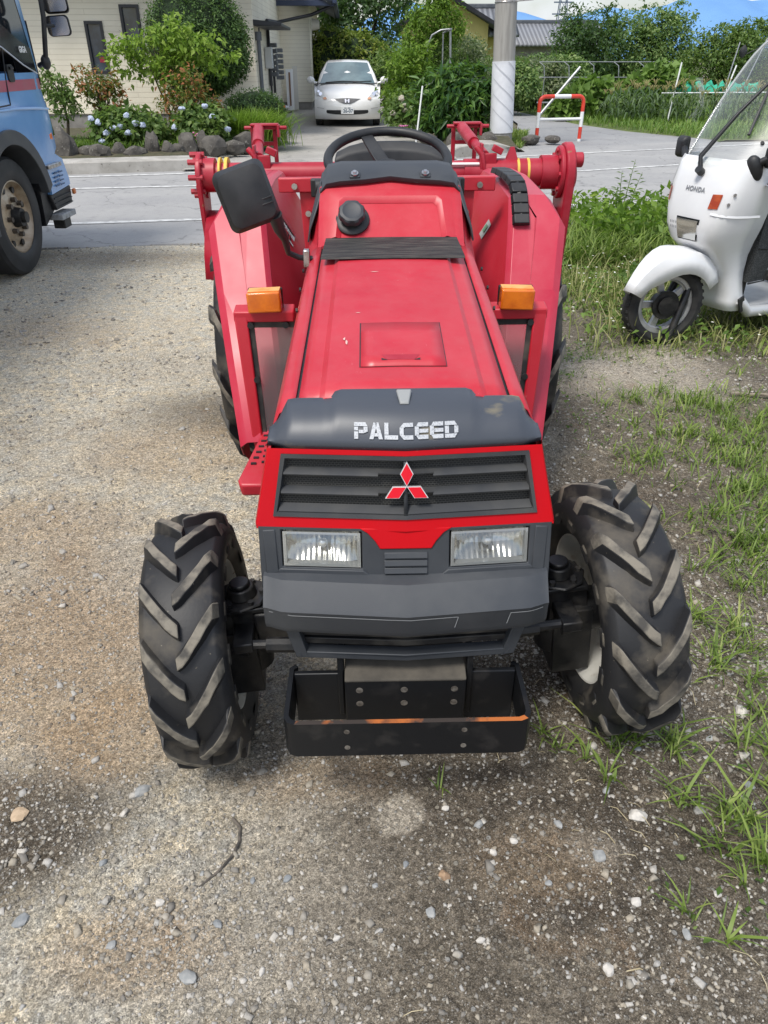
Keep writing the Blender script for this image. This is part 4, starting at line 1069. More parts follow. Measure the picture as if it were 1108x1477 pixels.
def scatter(n, x0, x1, y0, y1, dens, seed):
    r = np.random.default_rng(seed); X = x0 + (x1 - x0) * r.random(n * 6); Y = y0 + (y1 - y0) * r.random(n * 6)
    k = r.random(n * 6) < dens(X, Y); return X[k][:n], Y[k][:n]
def dn(X, Y): return np.clip(.22 + 1.6 * np.maximum(0, fbm(X, Y, 2.6, 3, 33) - .45) + .75 * sstep(.33, .10, np.abs(X + .42 + (Y - .95) * .9)) * sstep(1.35, .8, Y), 0, 1)
Va = []; Fa = []; o_ = 0
for (n, x0, x1, y0, y1, s0, s1, sd) in ((26000, -1.3, 1.5, .6, 2.2, .0012, .007, 1), (1300, -1.3, 1.5, .6, 2.2, .004, .015, 2), (11000, -3.2, 2.6, 2.0, 4.5, .003, .011, 3), (5500, -4.6, 3, 4.0, 7.9, .004, .016, 4), (350, -3.4, 2.6, 2.0, 6, .009, .022, 5)):
    X, Y = scatter(n, x0, x1, y0, y1, dn, sd); V_, F_ = gravel(len(X), X, Y, s0, s1, sd, 2.6); Va.append(V_); Fa.append(F_ + o_); o_ += len(V_)
gv = fast_mesh('gravel', np.concatenate(Va), np.concatenate(Fa), STN); tag(gv, kind='stuff', label='loose grey and tan gravel strewn over the bare dirt yard')
# bigger stones one can point at
def stone(name, x, y, s, c, label, cat='stone', group=None, flat=.6, seed=0, zoff=.25, colr=None):
    b = MB(); q = random.Random(seed); b.blob((0, 0, 0), (s * q.uniform(.9, 1.35), s * q.uniform(.75, 1.0), s * flat), 2, .16, seed, Matrix.Rotation(q.uniform(0, 6), 3, 'Z'))
    o = b.build(name, c, ang=24); o.location = (x, y, float(gz(x, y)) + s * zoff); return tag(o, label, cat, group)
def SM(name, c, c2): return PM(name, c, c2, 60, .42, .62, rough=.85, bmp=.5, bsc=150, bd=.002)
s_tan = SM('tan_stone', (.36, .24, .15), (.24, .16, .10)); s_white = SM('white_stone', (.58, .55, .50), (.45, .43, .40)); s_grey = SM('grey_stone', (.27, .28, .28), (.36, .36, .35)); s_clod = SM('clod', (.50, .38, .26), (.40, .30, .2)); s_blue = SM('blue_stone', (.22, .235, .245), (.29, .30, .305))
stone('stone', .135, .985, .0135, s_tan, 'lone tan brown stone on the dirt below the middle of the tractor', seed=4, flat=.75)
stone('stone', .445, .775, .0130, s_white, 'whitish rounded stone on dark soil nearest the bottom edge', seed=5)
stone('stone', .605, 1.125, .018, s_white, 'pale cream angular stone lying before the right front tyre', seed=6)
stone('stone', .225, 1.11, .0125, s_grey, 'grey stone standing beside a smaller pebble before the weight bracket', seed=7)
stone('dirt_clod', -.915, 1.185, .020, s_clod, 'crumbly beige clod on the dark damp patch at left', 'clod', seed=8, flat=.35)
stone('dirt_clod', -.955, 1.035, .017, s_clod, 'flat beige clod at the left margin below the larger clod', 'clod', seed=18, flat=.3)
stone('stone', -.80, .92, .0165, s_blue, 'blue grey flat stone at the lower left on sandy ground', seed=9, flat=.4)
stone('stone', -.625, 1.25, .019, s_grey, 'smooth grey stone just before the left front tyre', seed=10)
stone('stone', -.40, .79, .017, s_grey, 'grey oval stone among sand near the bottom edge left of centre', seed=11)
stone('stone', .985, 1.45, .020, s_white, 'pale stone among grass outside the right front tyre', seed=12)
stone('stone', .485, 1.015, .016, s_grey, 'grey stone half sunk in a crumbled soil mound at lower right', seed=13)
stone('stone', .535, .905, .012, s_white, 'light stone on brown soil just above the whitish rounded stone', seed=14)
lst = [(.36, .955), (.30, 1.06), (.33, 1.165), (.41, 1.10), (.25, 1.035), (.05, 1.02), (.10, .90), (-.1, .86), (-.30, 1.0), (-.42, 1.02), (-.5, .95), (-.22, 1.0), (.62, .84), (.72, .93), (-.36, .9), (-.02, .97), (.2, .84), (.66, 1.32), (.55, 1.2), (.15, 1.16), (-.66, 1.05), (-.58, .86), (-.25, .80), (.9, 1.2), (.86, 1.35)]
for k, (x, y) in enumerate(lst):
    stone('pebble', x, y, rnd.uniform(.006, .0115), [s_grey, s_white, s_blue][k % 3], 'small pale grey pebble lying loose on the bare dirt in the foreground', 'pebble', 'small pebbles scattered in the foreground dirt', seed=30 + k)
b = MB(); tw = [(-.375, 1.165), (-.352, 1.14), (-.347, 1.10), (-.358, 1.06), (-.385, 1.02), (-.42, .985)]
b.tube([(x, y, float(gz(x, y)) + .004) for x, y in tw], [.0042, .004, .004, .0035, .003, .002], 7)
tag(b.build('cord', PM('dirty_cord', (.06, .055, .05), (.14, .12, .1), 40, rough=.9)), 'bent dark cord lying half buried in the sand before the left tyre', 'cord')
b = MB()
b.tube([(1.86 + .05 * k, 3.72 - .008 * k + .006 * math.sin(k * 2), float(gz(1.86 + .05 * k, 3.72)) + .018) for k in range(7)], [.008, .009, .009, .008, .008, .007, .004], 7)
tag(b.build('stick', PM('dead_stick', (.3, .26, .2), (.2, .17, .13), 30, rough=.9)), 'pale dead stick lying on soil before the scooter', 'stick')

# ---- blades of grass
def blades(px, py, h, wd, lean, seed, z=None, curl=.5):
    r = np.random.default_rng(seed); n = len(px); a = r.random(n) * 6.283; hh = h * (.5 + .8 * r.random(n)); ww = wd * (.7 + .6 * r.random(n))
    dx, dy = np.cos(a), np.sin(a); l = lean * (.3 + 1.0 * r.random(n)) * hh
    z0 = (gz(px, py) - .004) if z is None else z
    V = np.zeros((n, 8, 3)); 
    for k, (t, wk) in enumerate(((0, .7), (.4, 1.), (.75, .7), (1., .08))):
        cx = px + dx * l * t ** 1.8; cy = py + dy * l * t ** 1.8; cz = z0 + hh * (t - curl * .5 * t ** 3 * (l / np.maximum(hh, 1e-5)))
        V[:, 2 * k, 0] = cx - dy * ww * wk; V[:, 2 * k, 1] = cy + dx * ww * wk; V[:, 2 * k, 2] = cz
        V[:, 2 * k + 1, 0] = cx + dy * ww * wk; V[:, 2 * k + 1, 1] = cy - dx * ww * wk; V[:, 2 * k + 1, 2] = cz
    F = np.array([[0, 1, 3, 2], [2, 3, 5, 4], [4, 5, 7, 6]])
    return V.reshape(-1, 3), (np.arange(n)[:, None, None] * 8 + F[None]).reshape(-1, 4)
def tufts(cent, per, spread, h, wd, lean, seed, **kw):
    r = np.random.default_rng(seed); X = []; Y = []; H = []
    for (x, y, s) in cent:
        k = int(per * s); X.append(x + r.normal(0, spread * s, k)); Y.append(y + r.normal(0, spread * s, k)); H.append(np.full(k, h * (.6 + .4 * s)))
    X = np.concatenate(X); Y = np.concatenate(Y); H = np.concatenate(H)
    return blades(X, Y, H, wd, lean, seed, **kw)
def merge(parts):
    V = []; F = []; o = 0
    for v, f in parts: V.append(v); F.append(f + o); o += len(v)
    return np.concatenate(V), np.concatenate(F)
GR = LEAF('grass_blade', [(.15, (.07, .12, .02)), (.5, (.16, .24, .045)), (.8, (.26, .34, .08)), (1, (.46, .43, .18))], trans=.3)
GR_DRY = LEAF('weed_blade', [(.15, (.11, .14, .035)), (.45, (.23, .26, .075)), (.72, (.37, .36, .16)), (1, (.55, .50, .31))], trans=.3)
near_t = [(.61, 1.33, .8), (.66, 1.36, .6), (.56, 1.24, .6), (.76, 1.36, 1), (.74, 1.30, .7), (.72, 1.16, .8), (.80, 1.12, 1.), (.86, 1.10, 1.), (.78, 1.04, .9), (.84, 1.0, 1), (.9, 1.02, 1), (.95, 1.2, 1), (1.0, 1.3, 1), (.93, 1.33, .8), (1.02, 1.45, 1), (.98, 1.62, 1), (1.08, 1.7, 1.1), (1.12, 1.8, 1.1), (1.0, 1.85, .9), (1.05, 1.56, .9), (.64, .88, .45), (.7, .83, .4), (.14, 1.22, .25), (.46, 1.33, .5), (.9, 1.75, .6), (.96, 2.0, .8), (1.1, 2.1, 1), (.86, 2.15, .6), (.78, .95, .5), (.52, 1.30, .5), (.43, 1.38, .5), (1.16, 1.55, 1), (1.18, 1.35, 1), (1.1, 1.2, 1), (1.2, 2.0, 1)]
mid_t = []
r_ = np.random.default_rng(77)
for _ in range(900):
    X = r_.uniform(.75, 3.0); Y = r_.uniform(1.9, 5.2)
    d = fbm(np.array([X]), np.array([Y]), 1.5, 3, 61)[0]
    cl = math.exp(-((X - 1.55) / .4) ** 2 - ((Y - 3.1) / .75) ** 2) + .9 * math.exp(-((X - 1.5) / .35) ** 2 - ((Y - 2.4) / .45) ** 2) + .5 * math.exp(-((X - 2.2) / .5) ** 2 - ((Y - 3.6) / .6) ** 2) + .25
    if math.hypot((X - 1.45) / .5, (Y - 4.2) / .35) < 1 and r_.random() < .85: continue
    if d * 1.1 * cl > r_.uniform(.22, .7): mid_t.append((X, Y, r_.uniform(.45, 1.)))
parts = [tufts(near_t, 22, .020, .075, .0024, 1.2, 5), tufts(near_t[:22], 5, .015, .11, .0036, 1.3, 6), tufts(mid_t, 22, .045, .085, .0030, 1.0, 7)]
X, Y = scatter(2600, .6, 2.6, 1.3, 5.0, lambda X, Y: np.clip((fbm(X, Y, 2.2, 3, 44) - .42) * 2.0 * sstep(.6, 1.3, X), 0, 1), 55)
parts.append(blades(X, Y, .04, .0022, 1.2, 8))
V_, F_ = merge(parts); tag(fast_mesh('grass', V_, F_, GR), kind='stuff', label='green grass tufts growing sparsely in the soil beside the tractor')
# wild verge by the scooter up to the road
def dv(X, Y): return np.clip(sstep(1.15, 1.9, X + .8 * (fbm(X, Y, .9, 3, 12) - .5) - .12 * (5.2 - Y)) * sstep(4.3, 5.2, Y + .7 * (fbm(X, Y, 1.2, 3, 13) - .5)) * sstep(.1, .5, near_edge(X) - Y) * (.35 + 1.1 * fbm(X, Y, 1.6, 3, 14)), 0, 1)
X, Y = scatter(26000, 1.0, 6.5, 4.2, 9.4, dv, 15)
parts = [blades(X[:15000], Y[:15000], .13, .0042, 1.1, 16), blades(X[15000:20000], Y[15000:20000], .22, .0045, .8, 17)]
V_, F_ = merge(parts); tag(fast_mesh('weeds', V_, F_, GR_DRY), kind='stuff', label='rough pale green weeds covering the verge behind the scooter')
k = (near_edge(X) - Y) < 1.9
V_, F_ = merge([blades(X[k], Y[k], .30, .006, .9, 18), blades(X[20000:], Y[20000:], .10, .006, 1.3, 19)]); tag(fast_mesh('verge_grass', V_, F_, GR), kind='stuff', label='taller green grass along the road edge at right')

# ---- road, markings, side road, driveway
def sheet(name, polys, z, mat, kind='structure', **kw):
    b = MB()
    for p in polys: b.add([(q[0], q[1], q[2] if len(q) > 2 else z) for q in p], [tuple(range(len(p)))])
    o = b.build(name, mat, weld=True, flat=True); tag(o, kind=kind); return o
def asphalt(name, c1, c2, pa=(.35, .34, .33)):
    m, nt, b = nodes(name); co = ocoord(nt)
    n1 = noise(nt, co, .8, 6, .6); n2 = noise(nt, co, 90, 4, .7); n3 = noise(nt, co, 9, 5)
    c = mixc(nt, ramp(nt, n1, [(.35, 0.), (.65, 1.)]), c1, c2)
    c = mixc(nt, math_(nt, 'MULTIPLY', ramp(nt, n2, [(.45, 0.), (.7, 1.)]), .5), c, pa)
    ck = N(nt, 'ShaderNodeTexVoronoi', feature='DISTANCE_TO_EDGE'); ck.inputs['Scale'].default_value = .55; wv = N(nt, 'ShaderNodeTexNoise'); wv.inputs['Scale'].default_value = 2.5; wv.inputs['Detail'].default_value = 6; nt.links.new(co, wv.inputs[0])
    ad = N(nt, 'ShaderNodeVectorMath', operation='ADD'); nt.links.new(co, ad.inputs[0]); nt.links.new(wv.outputs['Color'], ad.inputs[1]); nt.links.new(ad.outputs[0], ck.inputs['Vector'])
    c = mixc(nt, math_(nt, 'MULTIPLY', ramp(nt, ck.outputs['Distance'], [(.004, 1.), (.012, 0.)]), .45), c, (.09, .09, .088))
    c = mixc(nt, math_(nt, 'MULTIPLY', ramp(nt, n3, [(.55, 0.), (.75, 1.)]), .25), c, (.06, .06, .06))
    nt.links.new(c, b.inputs['Base Color']); b.inputs['Roughness'].default_value = .85; bump(nt, b, n2, .4, .006); return m
ASP = asphalt('asphalt', (.27, .268, .268), (.34, .335, .325), (.46, .45, .44)); ASP2 = asphalt('old_asphalt', (.24, .24, .245), (.30, .30, .30), (.44, .43, .42))
xs = list(np.concatenate([np.linspace(-80, -6, 20), np.linspace(-5.5, 8, 55), np.linspace(9, 80, 24)]))
b = MB(); rows = []
for x in xs:
    a, c = float(near_edge(x)) + .02 * math.sin(x * 5.1) * (abs(x) < 8) + .02 * math.sin(x * 13), float(far_edge(x))
    if 1.32 < x < 30: c += 1.7 * sm(x, 1.5, 3.5)
    rows.append([(x, a - .02, -.05), (x, a, .0)] + [(x, a + (c - a) * k / 6, .0 + .03 * math.sin(math.pi * k / 6)) for k in range(1, 7)])
b.loft(rows); tag(b.build('road', ASP, ang=60), kind='structure')
PAINT = PM('road_paint', (.66, .66, .64), (.36, .36, .355), 11, .46, .66, rough=.7, bmp=.3, bsc=90)
def line(name, pts, w, up=.006):
    b = MB(); rows = []
    P = []
    for i in range(len(pts) - 1):
        for k in range(12): P.append((lerp(pts[i][0], pts[i + 1][0], k / 12), lerp(pts[i][1], pts[i + 1][1], k / 12)))
    P.append(pts[-1])
    def rz(x, y):
        a = float(near_edge(x)); c = float(far_edge(x)) + (1.7 * sm(x, 1.5, 3.5) if 1.32 < x < 30 else 0)
        return .03 * math.sin(math.pi * max(0, min(1, (y - a) / (c - a)))) + up
    for (x, y) in P: rows.append([(x, y, rz(x, y)), (x, y + w, rz(x, y + w))])
    b.loft(rows); return tag(b.build(name, PAINT), kind='structure')
line('edge_line', [(-40, 2.6), (-8, 8.0), (-3.53, 8.72), (-2.01, 9.0), (3, 10.1), (12, 13), (40, 24.5)], .11)
line('lane_line', [(-40, 5.3), (-8, 10.6), (-4.46, 11.27), (-2.56, 11.58), (3.29, 13.22), (5.28, 14.1), (12, 17.3), (40, 31)], .11)
line('outer_line', [(-40, 6.2), (-8, 12.0), (-5.0, 12.64), (-3.39, 13.0), (2.44, 15.40), (6.43, 17.0), (12, 19.6), (40, 33)], .13)
CONC = PM('concrete', (.44, .42, .385), (.28, .265, .235), 3.5, .38, .68, rough=.9, bmp=.35, bsc=40, bd=.004, speck=(.13, .12, .11), speck_sc=25, speck_lo=.66, detail=8)
# kerbs as real steps
def kerb(name, pts, w, h0):
    b = MB(); rows = []
    for (x, y, h) in pts: rows.append([(x, y, -.03), (x, y + .02, h), (x - .1 * w, y + w, h + .005), (x - .1 * w, y + w + .02, -.03)])
    b.loft(rows, capa=True, capb=True); return tag(b.build(name, CONC, bevel=.012), kind='structure')
kerb('kerb', [(-40, 4.6, .17), (-12, 11.1, .17), (-8, 12.3, .17), (-5.15, 13.06, .17), (-3.5, 13.50, .17), (-3.2, 13.64, .16), (-2.62, 14.2, .03)], .62, .17)
kerb('kerb', [(1.05, 15.35, .03), (1.45, 15.62, .17), (1.8, 15.85, .20), (2.25, 16.1, .18), (2.75, 16.5, .05)], .75, .17)
DRV = asphalt('driveway_concrete', (.38, .36, .33), (.29, .275, .25), (.48, .46, .43))
b = MB(); rows = []
for (y, z) in ((13.4, .035), (15, .035), (17, .03), (20, .02), (23, .075), (27, .2), (31, .25), (38, .3)):
    rows.append([(lerp(-3.35, -3.3, (y - 13) / 25) - (0 if y > 15 else .0), y, z), (-1.5, y + (.0 if y > 14 else .5), z + .01), (lerp(1.35, .9, (y - 13) / 25), y + (0 if y > 15 else 1.6), z)])
b.loft(rows); tag(b.build('driveway', DRV, ang=60), kind='structure')
b = MB(); rows = []
for (x0, y0, x1, y1) in ((3.0, 16.9, 9.5, 18.2), (3.2, 18.9, 7.9, 18.9), (3.4, 21.2, 6.5, 21.2), (3.85, 24, 5.5, 24), (4.1, 29, 4.75, 29.2), (4.0, 45, 4.9, 45)):
    rows.append([(lerp(x0, x1, k / 5), lerp(y0, y1, k / 5), .008) for k in range(6)])
b.loft(rows); tag(b.build('side_road', ASP2, ang=60), kind='structure')
# planting beds and verge
SOILM = PM('garden_soil', (.06, .06, .03), (.10, .085, .05), 6, rough=.95, bmp=.6, bsc=18, bd=.03)
b = MB(); rows = []
for (y, z, xr) in ((13.6, .10, -3.55), (14.3, .16, -3.2), (15.2, .24, -3.2), (17, .28, -2.95), (19.3, .28, -3.0)): rows.append([(-14, y - 2.2, z), (-9, y - 1.3, z), (-5.5, y - .3, z), (xr - .4, y, z), (xr, y + .1, .02)])
b.loft(rows); tag(b.build('planting_bed', SOILM, ang=60), kind='structure')
b = MB(); rows = []
for (y, z, xl) in ((16.0, .10, 1.5), (17, .22, 1.25), (19, .25, 1.1), (23, .2, .95), (30, .25, .9)): rows.append([(xl, y, .02), (xl + .2, y, z), (2.6, y + .3, z), (2.85, y + .4, .0)])
b.loft(rows); tag(b.build('planting_bed', SOILM, ang=60), kind='structure')
VERGE = PM('verge_turf', (.075, .11, .025), (.13, .16, .045), 3, rough=.95, bmp=.6, bsc=12, bd=.05)
b = MB(); rows = []
for (y, xl, xr) in ((18.45, 7.45, 40), (19.0, 7.6, 40), (21.3, 6.25, 40), (23.7, 5.5, 40), (29, 4.75, 40), (60, 4.9, 60)): rows.append([(xl, y, .004), (xl + .2, y, .05), (lerp(xl, xr, .3), y + 1, .06), (xr, y + 3, .06)])
b.loft(rows); tag(b.build('field', VERGE, ang=60), kind='structure')
def dvv(X, Y): return ((X > np.interp(Y, [18.5, 21.3, 23.7, 29], [7.6, 6.3, 5.55, 4.8])) & (X < 16)).astype(float) * np.interp(Y, [18, 24, 31], [1, .6, .2])
X, Y = scatter(9000, 4.6, 15, 18.6, 31, dvv, 71)
V_, F_ = blades(X, Y, .24, .014, .7, 72, z=.03); tag(fast_mesh('roadside_grass', V_, F_, LEAF('roadside_blade', [(.2, (.09, .17, .03)), (.6, (.16, .27, .05)), (1, (.3, .36, .1))])), kind='stuff', label='fresh green grass along the far side of the side road')
X, Y = scatter(700, 2.75, 3.7, 17.0, 20.5, lambda X, Y: (X < 2.85 + (Y - 17) * .2) * 1., 73)
V_, F_ = blades(X, Y, .16, .012, .7, 74, z=.0); tag(fast_mesh('grass_patch', V_, F_, GR), kind='stuff', label='small grass patch between the pole and the barrier')
# distant hills, aerial haze painted into their blue colour
def hills():
    r = np.random.default_rng(3); b = MB(); rows = []
    for k in range(61):
        x = -2600 + 5200 * k / 60
        h = 60 + 55 * math.sin(x * .0021 + .6) + 38 * math.sin(x * .0057 + 1.2) + 14 * math.sin(x * .021) + 60 * sm(x, 100, 900)
        h = max(h, 25)
        rows.append([(x, 2300, -5), (x, 2450, h * .45 + 6 * math.sin(k * 1.7)), (x, 2600, h * .8 + 8 * math.sin(k * 2.3)), (x, 2750, h)])
    b.loft(rows)
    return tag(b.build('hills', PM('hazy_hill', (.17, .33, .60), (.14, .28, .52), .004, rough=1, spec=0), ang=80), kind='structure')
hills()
# ============================================================ VEGETATION
def leaf_pts(blobs, n, seed, clusters=60, spread=.16, shell=.55):
    r = np.random.default_rng(seed); vol = np.array([b[3] * b[4] * b[5] for b in blobs]); vol = vol / vol.sum()
    idx = r.choice(len(blobs), clusters, p=vol); B = np.array(blobs, float)[idx]
    d = r.normal(size=(clusters, 3)); d /= np.linalg.norm(d, axis=1)[:, None]
    rad = shell + (1 - shell) * r.random(clusters) ** .6
    C = B[:, :3] + d * rad[:, None] * B[:, 3:6]
    ci = r.integers(0, clusters, n); sz = spread * B[ci, 3:6].mean(1) * 2
    P = C[ci] + r.normal(0, 1, (n, 3)) * sz[:, None] * np.array([1, 1, .7])
    out = P - B[ci, :3]; out /= np.linalg.norm(out, axis=1)[:, None] + 1e-6
    return P, out, r
def leaf_mesh(P, out, r, size, aspect=.45, up=.5, droop=.3, fold=.12):
    n = len(P); nrm = out * .5 + np.array([0, 0, up]) + r.normal(0, .55, (n, 3)); nrm /= np.linalg.norm(nrm, axis=1)[:, None]
    d = r.normal(0, 1, (n, 3)) + out * .8; d[:, 2] -= droop; d -= nrm * (d * nrm).sum(1)[:, None]; d /= np.linalg.norm(d, axis=1)[:, None] + 1e-6
    s = np.cross(nrm, d); L = size * (.6 + .8 * r.random(n)); W = L * aspect * .5
    V = np.zeros((n, 6, 3)); a = d * L[:, None]; w = s * W[:, None]; f = nrm * (L * fold)[:, None]
    V[:, 0] = P; V[:, 1] = P + a * .35 + w + f; V[:, 2] = P + a * .35; V[:, 3] = P + a * .35 - w + f; V[:, 4] = P + a - f * .6; V[:, 5] = P + a - f * .6
    V[:, 5] = P + a * 1.0 - f * .6
    F = np.array([[0, 2, 4, 1], [0, 3, 4, 2]])
    V5 = V[:, :5]
    return V5.reshape(-1, 3), (np.arange(n)[:, None, None] * 5 + F[None]).reshape(-1, 4)
BARK = PM('bark', (.11, .085, .06), (.05, .04, .03), 12, rough=.95, bmp=.6, bsc=30, bd=.01)
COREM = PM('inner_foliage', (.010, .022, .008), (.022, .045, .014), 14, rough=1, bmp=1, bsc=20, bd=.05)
LM = {
 'topiary': LEAF('dark_clipped', [(0.2, (0.027, 0.065, 0.018)), (0.6, (0.075, 0.144, 0.037)), (1, (0.163, 0.25, 0.075))], trans=.2),
 'light': LEAF('maple_green', [(.15, (.09, .17, .02)), (.5, (.20, .32, .035)), (.85, (.31, .42, .08)), (1, (.38, .46, .12))], trans=.4),
 'red': LEAF('red_tip', [(0.2, (0.062, 0.112, 0.025)), (0.5, (0.138, 0.175, 0.037)), (0.68, (0.325, 0.125, 0.05)), (1, (0.525, 0.163, 0.088))]),
 'mid': LEAF('mid_green', [(0.15, (0.047, 0.093, 0.023)), (0.5, (0.116, 0.194, 0.047)), (0.9, (0.233, 0.31, 0.093)), (1, (0.31, 0.373, 0.139))]),
 'dark': LEAF('dark_green', [(0.15, (0.02, 0.049, 0.02)), (0.5, (0.049, 0.101, 0.036)), (0.85, (0.114, 0.188, 0.065)), (1, (0.179, 0.244, 0.098))]),
 'orchard': LEAF('orchard_green', [(0.15, (0.055, 0.119, 0.036)), (0.5, (0.136, 0.228, 0.073)), (0.85, (0.292, 0.383, 0.136)), (1, (0.456, 0.51, 0.201))]),
 'yellow': LEAF('yellow_green', [(0.15, (0.057, 0.103, 0.017)), (0.5, (0.161, 0.218, 0.034)), (0.85, (0.31, 0.333, 0.069)), (1, (0.437, 0.414, 0.115))]),
 'bamboo': LEAF('vine_green', [(0.15, (0.057, 0.115, 0.014)), (0.5, (0.127, 0.23, 0.023)), (0.85, (0.218, 0.333, 0.046)), (1, (0.299, 0.38, 0.081))], trans=.4),
 'grey': LEAF('grey_green', [(0.15, (0.078, 0.102, 0.055)), (0.5, (0.156, 0.203, 0.109)), (0.9, (0.296, 0.312, 0.172)), (1, (0.406, 0.374, 0.234))]),
 'long': LEAF('long_leaf', [(0.15, (0.016, 0.054, 0.02)), (0.5, (0.047, 0.115, 0.03)), (0.85, (0.121, 0.23, 0.047)), (1, (0.351, 0.405, 0.081))], rough=.35),
 'corn': LEAF('corn_leaf', [(0.15, (0.036, 0.072, 0.03)), (0.5, (0.084, 0.138, 0.06)), (0.9, (0.156, 0.216, 0.108)), (1, (0.192, 0.264, 0.12))]),
 'squash': LEAF('squash_leaf', [(0.15, (0.057, 0.115, 0.023)), (0.5, (0.127, 0.218, 0.04)), (0.9, (0.218, 0.333, 0.081)), (1, (0.299, 0.414, 0.115))]),
}
def plant(name, x, y, blobs, n, size, mat, label, cat, group=None, seed=0, clusters=60, spread=.16, trunk=None, aspect=.45, up=.5, droop=.3, z0=0, shell=.55, part='crown', parent=None, core=0):
    """blobs are relative to the foot of the plant"""
    o = empty(name, (x, y, z0), 0, label, cat, group)
    P, out, r = leaf_pts(blobs, n, seed, clusters, spread, shell); k = P[:, 2] > .0
    V, F = leaf_mesh(P[k], out[k], r, size, aspect, up, droop)
    fast_mesh(part, V, F, LM[mat] if isinstance(mat, str) else mat, o)
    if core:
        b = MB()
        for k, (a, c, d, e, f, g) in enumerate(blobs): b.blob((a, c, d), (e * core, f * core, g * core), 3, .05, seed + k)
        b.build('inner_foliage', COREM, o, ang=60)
    if trunk:
        b = MB(); q = random.Random(seed + 5); tb = None
        for (bx, by, h, r0) in trunk:
            nseg = 5; pts = [(bx * (1 - .0) * (.25 + .75 * t) + q.uniform(-.03, .03) * h * (t > 0), by * (.25 + .75 * t) + q.uniform(-.03, .03) * h * (t > 0), h * t - .02) for t in [i / nseg for i in range(nseg + 1)]]
            b.tube(pts, [r0 * (1 - .6 * i / nseg) for i in range(nseg + 1)], 8)
            for _ in range(4):
                t = q.uniform(.45, .95); p = Vector(pts[int(t * nseg)]); tgt = Vector(blobs[q.randrange(len(blobs))][:3]) + Vector((q.uniform(-.3, .3), q.uniform(-.3, .3), q.uniform(0, .3)))
                b.tube([p, p.lerp(tgt, .5) + Vector((0, 0, .04)), p.lerp(tgt, .95)], [r0 * .42, r0 * .28, r0 * .12], 6)
        b.build('trunk' if len(trunk) == 1 else 'stems', BARK, o)
    return o
# --- garden at left
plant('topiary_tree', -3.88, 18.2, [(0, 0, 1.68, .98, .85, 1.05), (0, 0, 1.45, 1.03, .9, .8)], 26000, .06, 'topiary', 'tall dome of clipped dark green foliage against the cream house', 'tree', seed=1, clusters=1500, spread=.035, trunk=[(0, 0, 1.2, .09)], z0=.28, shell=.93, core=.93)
mp_ = [(-.95, 0, 1.35, .35, .35, .28), (-.45, -.1, 1.55, .5, .4, .3), (.05, 0, 1.72, .4, .4, .25), (.35, .1, 1.5, .5, .4, .3), (.85, 0, 1.30, .35, .3, .22), (-.1, -.2, 1.2, .6, .3, .25), (-.2, 0, 1.9, .2, .2, .15), (-.85, 0, 1.7, .2, .2, .15)]
plant('young_maple', -3.95, 16.6, mp_, 2300, .115, 'light', 'airy bright green maple with several thin stems before the clipped dome', 'tree', seed=2, clusters=130, spread=.13, trunk=[(-.55, 0, 1.4, .025), (-.1, .1, 1.7, .03), (.4, 0, 1.4, .025), (-.3, -.1, 1.5, .02)], z0=.25, aspect=.5, droop=.7)
plant('red_tip_shrub', -5.35, 15.9, [(0, 0, .95, .33, .3, .3), (-.25, 0, 1.12, .14, .14, .25), (.15, 0, .75, .3, .3, .25), (.3, 0, 1.05, .15, .15, .15)], 1500, .085, 'red', 'upright shrub with coppery red young leaves left of the maple', 'shrub', seed=3, clusters=70, spread=.12, trunk=[(0, 0, 1.0, .025), (.15, 0, .9, .02)], z0=.2)
plant('red_tip_shrub', -3.75, 15.95, [(0, 0, .95, .42, .35, .32), (.25, 0, .65, .35, .3, .3), (-.2, 0, .6, .3, .3, .3)], 2000, .08, 'red', 'broad shrub with coppery leaves in front of the maple near the pink flowers', 'shrub', seed=4, clusters=90, spread=.13, trunk=[(0, 0, .9, .022), (.2, 0, .7, .02)], z0=.2)
plant('slender_tree', -6.0, 15.6, [(0, 0, 1.0, .28, .25, .25), (.1, 0, .7, .25, .25, .25), (-.05, 0, 1.2, .16, .16, .14)], 1100, .085, 'mid', 'slender young tree with a leaning bare stem beside the blue truck', 'tree', seed=5, clusters=50, spread=.12, trunk=[(.12, 0, 1.1, .035)], z0=.18)
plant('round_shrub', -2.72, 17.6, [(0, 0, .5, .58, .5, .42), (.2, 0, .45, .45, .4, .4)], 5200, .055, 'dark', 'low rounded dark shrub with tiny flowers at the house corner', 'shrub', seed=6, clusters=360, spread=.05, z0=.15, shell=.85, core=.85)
def flowers(o, pts, rad, mat, part, sub=1, jit=.2):
    for k, p in enumerate(pts):
        b = MB(); b.blob(p, (rad, rad, rad * .8), 2, jit, k + 7); b.build(part, mat, o, ang=10)
HYD = PM('hydrangea_bloom', (.38, .45, .62), (.55, .60, .72), 40, .35, .65, rough=.8, bmp=.8, bsc=60, bd=.02); HYW = PM('faded_bloom', (.55, .52, .44), (.42, .36, .28), 40, rough=.85, bmp=.8, bsc=60, bd=.02)
o = plant('hydrangea', -4.75, 15.45, [(0, 0, .30, .62, .35, .28), (-.3, 0, .38, .3, .3, .22)], 2600, .12, 'mid', 'hydrangea bush with pale blue flower heads above the rocks on the left', 'hydrangea', seed=8, clusters=110, spread=.11, z0=.2, aspect=.6)
flowers(o, [(-.42, -.36, .42), (-.15, -.4, .33), (.0, -.40, .36), (.12, -.42, .26), (.25, -.36, .40), (-.3, -.38, .25), (.38, -.36, .38), (-.55, -.3, .48), (.1, -.3, .52), (-.4, -.4, .12)], .06, HYD, 'bloom')
